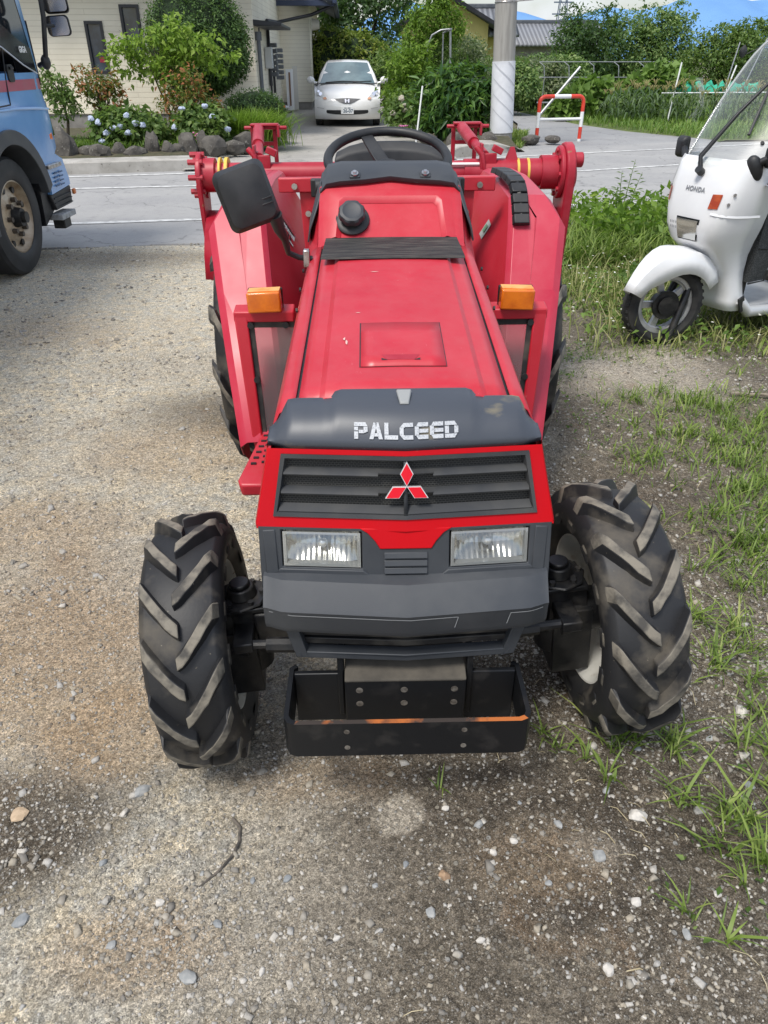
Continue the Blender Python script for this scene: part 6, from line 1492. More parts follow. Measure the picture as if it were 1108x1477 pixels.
# ---- yellow house and tiled roofs at the back
yh = empty('yellow_house', (3.1, 45, 0), R(-4), 'pale yellow house with a grey gable roof rising behind the vine', 'house')
YW = PM('yellow_wall', (.52, .46, .17), (.47, .41, .15), 2, rough=.85)
b = MB(); b.prism([(-2.2, 0, 0), (2.2, 0, 0), (2.2, 0, 3.1), (.2, 0, 4.15), (-2.2, 0, 3.1)], [(-2.2, 7, 0), (2.2, 7, 0), (2.2, 7, 3.1), (.2, 7, 4.15), (-2.2, 7, 3.1)]); b.build('wall', YW, yh)
b = MB(); b.loft([[(-2.7, y, 2.95), (.2, y, 4.32), (2.75, y, 3.02)] for y in (-.6, 7.5)]); b.build('roof', TILE, yh, solid=.14)
b = MB(); b.prism([(.2, -.62, 4.36), (2.78, -.62, 3.05), (2.78, -.62, 2.88), (.2, -.62, 4.16)], [(.2, -.66, 4.36), (2.78, -.66, 3.05), (2.78, -.66, 2.88), (.2, -.66, 4.16)]); b.prism([(.2, -.62, 4.36), (-2.72, -.62, 2.98), (-2.72, -.62, 2.8), (.2, -.62, 4.16)], [(.2, -.66, 4.36), (-2.72, -.66, 2.98), (-2.72, -.66, 2.8), (.2, -.66, 4.16)]); b.build('barge_board', TRIM, yh)
window(yh, (-2.2, 0), (1, 0), 1.4, 2.6, 1.2, 2.3)
def tiled(name, x, y, w_, d_, ze, zr, label, wallc, rz=0):
    o = empty(name, (x, y, 0), rz, label, 'house'); b = MB(); b.box((0, 0, ze / 2), (w_, d_, ze)); b.build('wall', wallc, o)
    b = MB(); gable(b, -w_ / 2, w_ / 2, -d_ / 2, d_ / 2, ze, zr, .7, 'x'); b.build('roof', RTILE, o, solid=.15); b = MB(); b.box((0, 0, zr + .06), (w_ + 1.2, .3, .22)); b.build('ridge', TILE, o, bevel=.04)
def rt():
    m, nt, b = nodes('grey_kawara'); co = ocoord(nt)
    w_ = N(nt, 'ShaderNodeTexWave', wave_type='BANDS', bands_direction='X'); w_.inputs['Scale'].default_value = 1.1; nt.links.new(co, w_.inputs[0])
    nt.links.new(ramp(nt, w_.outputs['Fac'], [(.2, (.13, .135, .15)), (.8, (.24, .25, .27))]), b.inputs['Base Color']); b.inputs['Roughness'].default_value = .5; bump(nt, b, w_.outputs['Fac'], .6, .06); return m
RTILE = rt()
tiled('tiled_house', 5.2, 50, 2.6, 5, 2.9, 4.05, 'house with ridged grey tile roof left of the utility pole top', YW)
tiled('tiled_house', 11.4, 62, 6.0, 6, 2.6, 3.75, 'distant house with long low grey tile roof above the orchard', FOUND, R(2))

# ---- utility pole
up_ = empty('utility_pole', (2.49, 17.55, 0), 0, 'round concrete utility pole wrapped in a white guard sheet at its foot', 'pole')
up_.rotation_euler = (0, R(-2.2), 0)
b = MB(); b.tube([(0, 0, -.1), (0, 0, 3), (.0, 0, 11)], [.232, .212, .155], 28); b.build('pole_shaft', PM('pole_concrete', (.33, .32, .295), (.25, .24, .22), 2.4, rough=.85, bmp=.2, bsc=60, stretch=(6, 6, .6)), up_)
b = MB(); b.tube([(0, 0, .27), (0, 0, 1.56)], [.243, .233], 32); b.build('guard_sheet', PM('guard_white', (.70, .71, .74), (.64, .65, .68), 6, rough=.5), up_)
b = MB()
for k in range(5):
    z0 = .30 + k * .27; rows = []
    for i in range(13):
        a = R(-150 + 120 * i / 12); z = z0 + .42 * (1 - i / 12); r0 = .2455
        if z > 1.54: z = 1.54
        rows.append([(r0 * math.cos(a), r0 * math.sin(a), z), (r0 * math.cos(a), r0 * math.sin(a), min(1.545, z + .022))])
    b.loft(rows)
b.build('diagonal_rib', PM('guard_shade', (.50, .51, .54), rough=.5), up_, split=True)
b = MB(); b.tube([(.22 * math.cos(R(k * 10)), .22 * math.sin(R(k * 10)), 2.55) for k in range(36)], .008, 6, closed=True); b.tube([(.15, -.15, 2.55), (.5, -.2, 2.56)], .012, 6); b.build('band', M['steel'], up_)
b = MB(); b.box((0, -.22, 9.6), (1.9, .1, .1)); b.box((0, -.22, 8.9), (1.5, .1, .1)); b.build('cross_arm', M['steel'], up_, split=True)
for k in range(8):
    b = MB(); s_ = 1 if k % 2 else -1; b.cyl((s_ * .16, -.05, 2.7 + k * .4), (s_ * .38, -.1, 2.7 + k * .4), .012, n=6); b.build('foot_peg', M['steel'], up_)
# ---- barrier
ba = empty('barrier', (3.9, 18.52, 0), R(16), 'red and white striped tubular barrier standing at the side road', 'barrier')
RW = PM('barrier_red', (.70, .06, .03), (.6, .05, .03), 9, rough=.4); 
pth = [(-.53, 0, 0), (-.53, 0, .78)] + [(-.53 + .13 * (1 - math.cos(R(a))), 0, .78 + .12 * math.sin(R(a))) for a in range(15, 91, 15)] + [(.53 - .13 * (1 - math.cos(R(a))), 0, .78 + .12 * math.sin(R(a))) for a in range(90, -1, -15)] + [(.53, 0, 0)]
def seg(pts, nm, mt): 
    b = MB(); b.tube(pts, .041, 14); b.build(nm, mt, ba, ang=50)
z_ = lambda x, a, c: [(x, 0, a), (x, 0, c)]
for s in (-1, 1):
    seg(z_(s * .53, .0, .06), 'white_band', M['white']); seg(z_(s * .53, .06, .30), 'red_band', RW); seg(z_(s * .53, .30, .60), 'white_band', M['white'])
    seg([(s * .53, 0, .60), (s * .53, 0, .78)] + [(s * (.53 - .13 * (1 - math.cos(R(a)))), 0, .78 + .12 * math.sin(R(a))) for a in range(15, 91, 15)] + [(s * .2, 0, .90)], 'red_band', RW)
seg([(-.2, 0, .9), (.2, 0, .9)], 'white_band', M['white'])
b = MB(); b.cyl((-.53, 0, .46), (.53, 0, .46), .028, n=10); b.build('cross_bar', M['white'], ba)
# ---- garden pipes, stakes
GALV = PM('galvanised_pipe', (.36, .37, .38), (.26, .27, .28), 20, rough=.4, metal=.6)
pa = empty('pipe_arch', (1.5, 20.9, 0), 0, 'bent galvanised pipe arch carrying the green vine', 'arch')
b = MB(); b.tube([(.12, 0, .1), (.10, 0, 1.5), (.07, 0, 2.22)], .028, 8); b.tube([(.09, .0, 2.2), (-.15, 0, 2.18), (-.36, 0, 2.08), (-.46, 0, 1.86), (-.5, 0, .1)], .022, 8); b.build('arch_pipe', GALV, pa, ang=60)
b = MB(); b.tube([(-.07, .1, .1), (-.09, .1, 2.12)], .018, 8); b.tube([(-.1, .1, 2.12), (.1, -.05, 2.2)], .02, 8); b.build('inner_pipe', GALV, pa, ang=60)
def stake(x, y, z0, x1, y1, z1, r, label, mt=None, cat='stake', nm='garden_stake'):
    b = MB(); b.tube([(0, 0, 0), (x1 - x, y1 - y, z1 - z0)], r, 8); o = b.build(nm, mt or GALV); o.location = (x, y, z0); return tag(o, label, cat)
stake(.68, 17.6, .05, .80, 17.7, 1.12, .018, 'thin white stake leaning at the driveway edge', M['white'])
stake(4.05, 22.0, .3, 5.05, 22.2, 1.42, .035, 'thick slanting pole right of the utility pole', GALV)
tl_ = empty('pipe_trellis', (6.7, 26.1, 0), 0, 'low galvanised pipe trellis frame behind the squash vines', 'trellis')
b = MB(); b.cyl((-2.0, 0, 1.52), (2.0, 0, 1.52), .013, n=8); b.build('top_rail', GALV, tl_); b = MB(); b.cyl((-2.0, -.1, 1.12), (2.0, -.1, 1.12), .013, n=8); b.build('middle_rail', GALV, tl_); b = MB(); b.cyl((-2.0, -.1, .45), (2.0, -.1, .45), .022, n=8); b.build('lower_rail', GALV, tl_)
for k in range(5):
    x = -1.9 + .75 * k; b = MB(); b.tube([(x - .12, 0, 1.52), (x + .02, -.08, 1.42), (x + .06, -.1, 1.12), (x + .06, -.1, 0)], .013, 8); b.build('post', GALV, tl_, ang=60)
stake(7.80, 23.0, .06, 7.95, 23.1, 1.52, .020, 'tall white stake in front of the maize', M['white'])
stake(9.15, 23.2, .06, 9.55, 23.4, 1.45, .020, 'white stake standing beside the green net', M['white'])
stake(9.75, 24.4, .8, 10.0, 24.6, 2.0, .018, 'thin grey stake right of the green net')
stake(10.25, 24.4, .8, 10.75, 24.6, 2.1, .018, 'thin leaning stake farthest right by the green net')
b = MB(); b.cyl((-1.0, 0, 0), (2.6, 0, .02), .016, n=8); o = b.build('cross_pole', M['white']); o.location = (8.6, 23.25, .80); tag(o, 'level white pole tied along the stakes by the green net', 'pole')
b = MB(); b.tube([(9.95, 24.2, 1.7), (10.1, 24.2, 1.72), (10.5, 24.2, 1.9)], .015, 6); b.blob((9.98, 24.2, 1.78), (.09, .05, .17), 2, .2, 3); tag(b.build('bird_scarer', M['black_pl'], ang=30), 'black bird scarer hung on a stake above the green net', 'bird scarer')
b = MB(); rows = []
for k in range(25):
    t = k / 24; s_ = .06 * math.sin(k * 1.9) + .03 * math.sin(k * 4.1); rows.append([(8.4 + 2.6 * t, 25 + .1 * math.sin(k), .72 + s_ * .5), (8.4 + 2.6 * t, 24.95 + .1 * math.sin(k * 1.3), .86 + s_), (8.4 + 2.6 * t, 25.1, 1.0 + s_)])
b.loft(rows); tag(b.build('green_net', PM('net_green', (.03, .42, .27), (.02, .25, .16), 12, rough=.7), ang=80), 'bright green plastic net stretched behind the maize', 'net')
b = MB(); rows = []
for k in range(9):
    t = k / 8; rows.append([(8.35 + .25 * math.sin(t * 3), 23.1 + .03 * math.cos(k), .12 + 1.05 * t), (8.62 + .12 * math.sin(t * 3 + .5), 23.05 + .04 * math.sin(k * 2), .12 + 1.05 * t)])
b.loft(rows); tag(b.build('plastic_film', glass('film', (.9, .92, .92), .15, 1.3, .65), ang=80), 'strip of clear plastic film hanging between the white stakes', 'film')
py = empty('pylon', (22, 110, 0), 0, 'slim distant power pylon standing against the blue hills', 'pylon')
PY = PM('pylon_steel', (.12, .16, .22), rough=.7)
b = MB()
for s in (-1, 1):
    for t in (-1, 1): b.tube([(s * .9, t * .9, 0), (s * .15, t * .15, 11.5)], .07, 4)
for k in range(10):
    z = k * 1.1; w_ = .9 * (1 - z / 13); b.tube([(-w_, -w_, z), (w_ * .9, -w_ * .9, z + 1.1)], .04, 4); b.tube([(w_, -w_, z), (-w_ * .9, -w_ * .9, z + 1.1)], .04, 4)
b.build('tower', PY, py)
for z, w_ in ((6.3, 1.3), (7.5, 1.2), (8.7, 1.0)): b = MB(); b.box((0, -.3, z), (w_ * 2, .12, .14)); b.build('cross_arm', PY, py)

# ---- white hatchback, nose towards us
car = empty('parked_car', (-.955, 21.9, .055), R(1.5), 'small white hatchback parked nose out in the driveway', 'car')
WP = PM('car_white', (.86, .86, .85), (.82, .82, .81), 2, rough=.22, coat=.6); CB = M['black_pl']
def cf(x, z):   # front surface depth
    g = float(np.interp(z, [.18, .24, .34, .46, .56, .64, .70, .78, .87, .94, 1.0], [.14, .05, .01, .0, .015, .05, .11, .26, .52, .80, 1.05]))
    a = abs(x) / .86
    return g + .30 * a ** 3.2 * (1 if z < .7 else 1 - .4 * (z - .7) / .3)
def cq(x, z, up=.006): return (x, cf(x, z) - up, z + (up * .6 if z > .66 else 0))
b = MB(); xs = [-.86 + 1.72 * k / 24 for k in range(25)]; zs = [.18, .22, .28, .34, .40, .46, .52, .58, .64, .68, .72, .77, .83, .89, .95, 1.0]
dz = lambda x, z: z - (.06 * (abs(x) / .86) ** 4 * max(0, (z - .6) / .4))
b.loft([[(x, cf(x, z), dz(x, z)) for x in xs] for z in zs])
for s in (-1, 1):
    b.loft([[(s * .86, cf(.86, z), dz(.86, z)), (s * .868, .62, dz(.86, z) if z < .9 else z - .05), (s * .868, 2.0, z if z < .9 else z), (s * .86, 3.5, z), (s * .74, 3.88, z)] for z in zs[2:]])
b.loft([[(s_ * .74, 3.88, z) for s_ in (-1, -.3, .3, 1)] for z in zs[2:]])
b.loft([[(-.86, 1.05, 1.0), (0, 1.05, 1.0), (.86, 1.05, 1.0)], [(-.86, 3.5, 1.0), (0, 3.5, 1.0), (.86, 3.5, 1.0)], [(-.74, 3.88, 1.0), (0, 3.88, 1.0), (.74, 3.88, 1.0)]])
body = b.build('body', WP, car, ang=40)
b = MB(); b.box((0, 2.0, .30), (1.5, 3.4, .2)); b.build('underside', M['oily'], car)
gh_ = [(1.0, .93, .795, 1.0), (1.35, 1.22, .735, 1.0), (1.78, 1.46, .60, 1.0), (2.4, 1.515, .59, 1.0), (3.2, 1.46, .58, 1.0), (3.86, 1.0, .70, 1.0)]
b = MB(); b.loft([[(-.82, max(y, .98), .985), (-hw, y, z - .03), (-hw * .9, y - .0, z), (0, y - .03, z + .02), (hw * .9, y, z), (hw, y, z - .03), (.82, max(y, .98), .985)] for y, z, hw, _ in gh_]); cab = b.build('cabin', WP, car, ang=35)
def ws(u, t, up=.012):   # on the windscreen
    y = lerp(.985, 1.73, t); z = lerp(.965, 1.442, t); hw = lerp(.735, .545, t)
    return (u * hw, y - .03 * (1 - u * u) - up * .6, z + .02 * (1 - u * u) + up)
b = MB(); b.loft([[ws(u / 8, t / 6) for u in range(-8, 9)] for t in range(7)])
GLS = PM('windscreen_glass', (.10, .15, .16), (.16, .23, .24), 2.0, rough=.04, spec=1.0, coat=.8); b.build('windscreen', GLS, car)
b = MB(); b.loft([[ws(u / 8 * 1.03, -.02, .016) for u in range(-8, 9)], [ws(u / 8 * 1.02, .02, .016) for u in range(-8, 9)]]); b.build('cowl', CB, car)
for s in (-1, 1):
    b = MB(); b.add([(s * .80, 1.25, 1.03), (s * .70, 1.85, 1.40), (s * .685, 3.0, 1.40), (s * .80, 3.4, 1.03)], [(0, 1, 2, 3)]); b.build('side_window', M['dkglass'], car)
b = MB(); b.tube([ws(-.8, .03, .02), ws(-.2, .06, .024), ws(.55, .05, .02)], .012, 6); b.tube([ws(.2, .03, .02), ws(.9, .10, .02)], .012, 6); b.build('wiper', CB, car, split=True)
for s in (-1, 1):
    hp_ = empty('headlight', parent=car)
    q = [(.52, .66), (.60, .64), (.80, .735), (.815, .80), (.79, .895), (.72, .84), (.60, .735)]
    b = MB(); b.add([cq(s * x, z, .010) for x, z in q] + [cq(s * .70, .76, .02)], [(i, (i + 1) % 7, 7) for i in range(7)]); b.build('lamp_cover', PM('lamp_silver', (.50, .52, .54), (.72, .73, .74), 9, rough=.12, coat=.8), hp_)
    for (x, z, r_0) in ((.70, .745, .055), (.755, .80, .04)): 
        p = Vector(cq(s * x, z, .026)); b = MB(); b.cyl(p, p + Vector((0, -.012, .004)), r_0, r_0 * .8, n=16); b.build('lamp_bulb', M['chrome'], hp_)
    b = MB(); b.add([cq(s * .525, .655, .022), cq(s * .60, .637, .022), cq(s * .64, .668, .022), cq(s * .56, .69, .022)], [(0, 1, 2, 3)]); b.build('corner_lamp', PM('orange_tint', (.75, .42, .28), rough=.2), hp_)
    b = MB(); b.blob((s * .985, 1.12, 1.06), (.105, .07, .085), 3, 0); b.tube([(s * .82, 1.15, .98), (s * .95, 1.14, 1.02)], [.035, .03], 8); b.build('mirror', WP, car, ang=50)
    b = MB(); b.add([cq(s * .62, .43, .012), cq(s * .80, .45, .012), cq(s * .80, .464, .012), cq(s * .60, .444, .012)], [(0, 1, 2, 3)]); b.build('crease_shade', PM('shade_white', (.5, .5, .49), rough=.4), car)  # shading of the bumper crease, painted as a flat grey strip
b = MB(); q = [(-.36, .66), (0, .672), (.36, .66), (.20, .59), (.09, .555), (-.09, .555), (-.20, .59)]; b.add([cq(x, z, .012) for x, z in q] + [cq(0, .61, .02)], [(i, (i + 1) % 7, 7) for i in range(7)]); cg = b.build('grille', PM('car_grille', (.05, .055, .06), (.12, .12, .13), 60, rough=.4), car)
b = MB(); 
for x in (-.036, .036): b.prism([cq(x - .014 - .006 * (x < 0), .575, .034), cq(x + .014 + .006 * (x > 0), .575, .034), cq(x + .014 + .012 * (x > 0), .66, .034), cq(x - .014 - .012 * (x < 0), .66, .034)], [cq(x - .014, .575, .02), cq(x + .014, .575, .02), cq(x + .014, .66, .02), cq(x - .014, .66, .02)])
b.prism([cq(-.03, .607, .034), cq(.03, .607, .034), cq(.03, .627, .034), cq(-.03, .627, .034)], [cq(-.03, .607, .02), cq(.03, .607, .02), cq(.03, .627, .02), cq(-.03, .627, .02)]); b.build('emblem', M['chrome'], cg)
b = MB(); n = 14; b.loft([[cq(lerp(-.52, .52, k / n), .30 + .03 * abs(2 * k / n - 1) ** 3, .012) for k in range(n + 1)], [cq(lerp(-.55, .55, k / n), .355, .012) for k in range(n + 1)], [cq(lerp(-.54, .54, k / n), .405, .012) for k in range(n + 1)]]); b.build('air_intake', CB, car)
b = MB(); b.box((0, -.035, .40), (.33, .012, .165), Matrix.Rotation(R(-4), 3, 'X')); npl = b.build('number_plate', M['white'], car, bevel=.004)
NAVYP = PM('plate_green', (.03, .07, .12), rough=.5)
text_mesh('26-07', .105, Matrix.Translation((.018, -.0445, .385)) @ Matrix.Rotation(R(86), 4, 'X') @ Matrix.Scale(1.05, 4), 'plate_number', NAVYP, npl, .001, bold=.002)
b = MB()
for (x, z, w_, h_) in ((-.06, .455, .022, .022), (-.03, .455, .02, .022), (.02, .455, .016, .026), (.045, .455, .016, .026), (.07, .455, .016, .026), (-.14, .385, .012, .012)): b.box((x, -.0435, z), (w_, .002, h_))
b.build('plate_mark', NAVYP, npl, split=True)
for s in (-1, 1):
    for yy in (.72, 3.2):
        w_ = empty('wheel', parent=car); b = MB(); b.lathe([(-.09, .2), (-.095, .27), (-.07, .30), (.07, .30), (.095, .27), (.09, .2)], (s * .765, yy, .30), 'x', 32); b.build('tyre', M['rubber'], w_)
        b = MB(); b.lathe([(s * .07, .205), (s * .085, .19), (s * .05, .12), (s * .06, 0)], (s * .765, yy, .30), 'x', 24); b.build('rim', M['steel'], w_)

# ---- blue truck at the left: side plane x = 0 local, nose to +y
tk_ = empty('truck', (-3.05, 0, 0), 0, 'blue heavy truck with a dull pink stripe standing at the left edge', 'truck')
BLUE = PM('truck_blue', (.14, .33, .66), (.16, .36, .69), 3, rough=.25, coat=.6, bmp=.02, bsc=8)
PINKS = PM('truck_stripe', (.45, .10, .16), (.42, .12, .17), 5, rough=.3, coat=.4)
FLARE = PM('truck_flare', (.045, .05, .058), (.06, .065, .07), 5, rough=.5)
wc = (6.62, .462); WR = .462; AR = .62
def arc(r, a0, a1, n): return [(wc[0] + r * math.cos(R(lerp(a0, a1, i / n))), wc[1] + r * math.sin(R(lerp(a0, a1, i / n)))) for i in range(n + 1)]
def side_bulge(D, z):  # panel outward offset
    return .03 * sm(z, 1.36, 1.15) - .05 * sm(D, 7.45, 7.72) ** 2 - .035 * sm(z, 1.5, 2.6)
# cab side as a grid clipped by the wheel arch
b = MB()
ar = arc(AR + .03, 180, 18, 22)
topc = [(p[0], 1.22) for p in ar]
def SP(D, z, o=0): return (side_bulge(D, z) + o, D, z)
low = [(5.35, .95)] + ar + [(7.30, .85), (7.50, .86), (7.66, .90)]
rowsz = [0, .2, .45, .7, 1.0]
def top_of(D): return 1.36
b.loft([[SP(D, lerp(zl, 1.36, t)) for D, zl in low] for t in rowsz])
Dg = [p[0] for p in low]
b.loft([[SP(D, z) for D in Dg] for z in (1.36, 1.5)])
# pillars and window surround
b.loft([[SP(D, lerp(1.5, z1, t)) for D, z1 in ((7.53, 1.5), (7.56, 1.5), (7.69, 1.5))] for t in (0, 1)])
for (a, c) in (((7.60, 1.50), (7.30, 2.62)),):
    b.loft([[SP(a[0] + .0, a[1]), SP(a[0] + .10, a[1])], [SP(7.46, 2.0), SP(7.56, 2.0)], [SP(c[0], c[1]), SP(c[0] + .10, c[1])]])
b.loft([[SP(D, 2.62), SP(D, 2.75), (-.25, D, 2.9), (-1.15, D, 2.95)] for D in (5.35, 6.5, 7.3, 7.42)])
b.loft([[SP(5.35, z), SP(5.55, z)] for z in (.95, 1.5, 2.0, 2.62)])
# front
fr_ = [(0.0 - .05, 7.66), (-.25, 7.80), (-1.15, 7.86), (-2.05, 7.80), (-2.30, 7.66)]
b.loft([[(x, D - .0, .86) for x, D in fr_], [(x, D, 1.5) for x, D in fr_]])
b.loft([[(x, D - .25, 2.62) for x, D in fr_], [(x, D - .32, 2.92) for x, D in fr_]])
b.loft([[(-2.35, 5.35, .95), (-2.35, 7.66, .95)], [(-2.35, 5.35, 2.75), (-2.35, 7.3, 2.75)]]); b.loft([[(0, 5.35, .95), (-2.35, 5.35, .95)], [(0, 5.35, 2.8), (-2.35, 5.35, 2.8)]])
b.loft([[(-.2, 5.35, 2.93), (-2.35, 5.35, 2.8)], [(-.2, 7.4, 2.93), (-2.35, 7.4, 2.8)]])
b.build('cab', BLUE, tk_, ang=30, norm=True)
b = MB(); b.loft([[(x, D + .004, 1.5) for x, D in fr_], [(x, D - .25, 2.62) for x, D in fr_]]); b.build('windscreen', M['dkglass'], tk_)
# door window: dark lower garnish, glass, white trim
b = MB(); q = [(5.6, 1.76), (6.6, 1.745), (6.95, 1.685), (7.30, 1.56), (7.575, 1.495), (7.46, 1.95), (7.30, 2.6), (5.6, 2.6)]
b.add([SP(D, z, -.004) for D, z in q], [tuple(range(8))]); dw = b.build('door_window', M['dkglass'], tk_, norm=False)
b = MB(); q = [(5.6, 1.76), (6.6, 1.745), (6.95, 1.685), (7.30, 1.56), (7.575, 1.495), (7.52, 1.68), (7.3, 1.74), (7.0, 1.86), (6.6, 1.88), (5.6, 1.88)]
b.add([SP(D, z, .002) for D, z in q], [tuple(range(10))]); b.build('window_garnish', PM('garnish', (.02, .022, .025), rough=.25), dw, norm=False)
b = MB(); b.tube([SP(D, z, .004) for D, z in [(5.6, 1.758), (6.6, 1.742), (6.95, 1.682), (7.30, 1.556), (7.58, 1.49)]], .006, 6); b.build('window_trim', PM('pale_trim', (.5, .55, .62), rough=.3), dw)
text_mesh('GIGA', .060, Matrix.Translation((.012, 7.33, 1.665)) @ Matrix.Rotation(R(90), 4, 'Z') @ Matrix.Rotation(R(90), 4, 'X') @ Matrix.Scale(1.0, 4), 'decal', M['white'], dw, .0005, bold=.003)
# grey blob behind glass: seat and driver side sun visor
b = MB(); b.box((-.6, 6.3, 1.9), (.5, .15, .8)); b.build('seat', M['black_pl'], tk_, bevel=.04)
# stripe
b = MB(); b.loft([[SP(D, 1.372, .002) for D in (5.36, 6.0, 6.5, 6.9, 7.2, 7.45, 7.6, 7.68)], [SP(D, 1.452, .002) for D in (5.36, 6.0, 6.5, 6.9, 7.2, 7.45, 7.6, 7.66)]]); b.build('stripe', PINKS, tk_, norm=False)
# door outline, handle
b = MB(); b.tube([SP(6.97, 1.685, .0015), SP(6.90, 1.45, .0015), SP(6.86, 1.28, .0015), SP(6.5, 1.27, .0015), SP(5.6, 1.27, .0015)], .006, 5); b.build('door_gap', M['oily'], tk_)
b = MB(); b.tube([SP(5.4, 1.255, .008), SP(6.5, 1.25, .01), SP(6.9, 1.25, .01), SP(7.3, 1.235, .01), SP(7.6, 1.215, .006)], .012, 6); b.build('body_crease', BLUE, tk_)
b = MB(); rows = [[SP(7.0 + .055 * x, 1.50 + .062 * y, o) for x, y in rrect(1, 1, .45)] for o in (.001, .012, .014)]
b.loft(rows, closed=True, capb=True); b.build('door_handle', M['black_pl'], tk_)
b = MB(); b.tube([SP(7.0 - .02, 1.535, .02), SP(7.0, 1.54, .03), SP(7.03, 1.535, .02)], .012, 6); b.build('handle_grip', M['black_pl'], tk_)
# flare over the wheel
b = MB(); A1 = arc(AR + .035, 185, 15, 24); A0 = arc(AR - .075, 185, 12, 24)
b.loft([[(o + (.055 if k else .04), p[0], p[1]) for p in A] for k, (A, o) in enumerate(((A1, -.03), (A1, .0), (A0, .0), (A0, -.03), (A0, -.5)))]); b.build('wheel_flare', FLARE, tk_, bevel=.006, ang=40)
# lamps
b = MB(); b.box((.015, 7.50, 1.0), (.03, .085, .062)); b.build('side_lamp', PM('orange_lamp', (.75, .16, .03), rough=.25, coat=.5), tk_, bevel=.012)
b = MB(); b.prism([(-.035, 7.70, 1.27), (-.02, 7.66, 1.27), (.005, 7.61, .99), (-.01, 7.70, .99)], [(-.25, 7.82, 1.27), (-.25, 7.80, 1.27), (-.25, 7.80, .99), (-.25, 7.83, .99)]); b.build('headlight', M['dkglass'], tk_, bevel=.006)
b = MB(); b.prism([SP(7.60, 1.88, .012), SP(7.66, 1.88, .0), SP(7.72, 1.40, .0), SP(7.685, 1.40, .012)], [SP(7.60, 1.88, -.2), SP(7.66, 1.88, -.2), SP(7.76, 1.40, -.2), SP(7.74, 1.40, -.2)]); b.build('corner_vane', M['black_pl'], tk_, bevel=.006)
# bumper and steps
b = MB(); b.prism([(.03, 7.25, .87), (.03, 7.50, .86), (.01, 7.70, .80), (-.0, 7.80, .62), (.0, 7.80, .56), (.02, 7.28, .54)], [(-.35, 7.25, .87), (-.35, 7.50, .86), (-.35, 7.85, .80), (-.35, 7.98, .62), (-.35, 7.98, .56), (-.35, 7.28, .54)])
b.prism([(-.35, 7.55, .86), (-.35, 7.98, .62), (-.35, 7.98, .56), (-.35, 7.5, .54)], [(-2.0, 7.55, .86), (-2.0, 7.98, .62), (-2.0, 7.98, .56), (-2.0, 7.5, .54)]); b.build('bumper', BLUE, tk_, bevel=.02, seg=3)
b = MB(); b.prism([(.01, 7.26, .54), (-.0, 7.79, .555), (.0, 7.77, .40), (.02, 7.32, .40)], [(-1.9, 7.26, .54), (-1.9, 7.95, .555), (-1.9, 7.93, .40), (-1.9, 7.32, .40)]); b.build('bumper_skirt', M['black_pl'], tk_, bevel=.01)
b = MB()
for k in range(3): b.box((.012, 7.52, .50 - .04 * k), (.02, .42, .008))
b.build('skirt_rib', M['black_pl'], tk_, split=True)
b = MB(); b.box((.02, 7.36, .775), (.10, .30, .035)); b.build('upper_step', M['steel'], tk_, bevel=.006)
b = MB(); b.box((.01, 7.44, .345), (.13, .34, .05)); ls_ = b.build('lower_step', PM('step_grey', (.33, .34, .35), (.2, .2, .2), 20, rough=.5), tk_, bevel=.006)
b = MB(); b.box((.0, 7.42, .28), (.11, .16, .09)); b.build('step_bracket', M['dusty_blk'], tk_, bevel=.008)
b = MB(); b.box((.025, 7.79, .50), (.03, .05, .05)); b.build('marker_lamp', PM('orange_lamp_2', (.6, .18, .05), rough=.3), tk_, bevel=.01)
b = MB()
for k in range(4):
    for j in range(2): b.box((.031, 7.42 + j * .12, .60 + k * .035), (.006, .09, .012))
b.build('bumper_slot', PM('blue_shade', (.05, .11, .22), rough=.5), tk_, split=True)
b = MB(); b.prism([(-.02, 7.15, .9), (-.02, 7.3, .86), (-.02, 7.35, .4), (-.02, 7.1, .3)], [(-.1, 7.15, .9), (-.1, 7.3, .86), (-.1, 7.35, .4), (-.1, 7.1, .3)]); b.box((-1.2, 6.9, .75), (1.8, 1.2, .4)); b.build('chassis', M['oily'], tk_)
# mirrors on a stay
ms = empty('mirror_stay', parent=tk_)
b = MB(); b.tube([(.10, 7.62, 2.75), (.17, 7.56, 2.3), (.17, 7.52, 1.9), (.13, 7.48, 1.58), (.02, 7.6, 1.55)], .022, 8); b.build('stay_tube', M['black_pl'], ms, ang=60)
b = MB(); b.blob((.12, 7.50, 1.575), (.04, .05, .06), 2, 0); b.build('stay_joint', M['black_pl'], ms)
for (c_, w_, h_, nm) in (((.25, 7.60, 2.10), .10, .17, 'main_mirror'), ((.25, 7.60, 1.84), .095, .075, 'wide_mirror')):
    dirn = Vector((.1, -1, -.1)).normalized(); rx_ = Vector((1, .1, .06)).normalized(); uz = rx_.cross(dirn); uz = uz if uz.z > 0 else -uz; Cc = Vector(c_)
    b = MB(); b.loft([[Cc + rx_ * x + uz * y - dirn * d for x, y in rrect(w_ * k, h_ * k, .035)] for k, d in ((1, 0), (1.03, .02), (.95, .05), (.5, .09))], closed=True, capb=True)
    b.tube([Cc - dirn * .05, (.17, 7.53, c_[2])], .015, 6); mm = b.build(nm, M['black_pl'], ms)
    b = MB(); b.add([Cc + rx_ * x * .92 + uz * y * .92 + dirn * .003 for x, y in rrect(w_, h_, .035)], [tuple(range(24))]); b.build('mirror_glass', M['chrome'], mm)
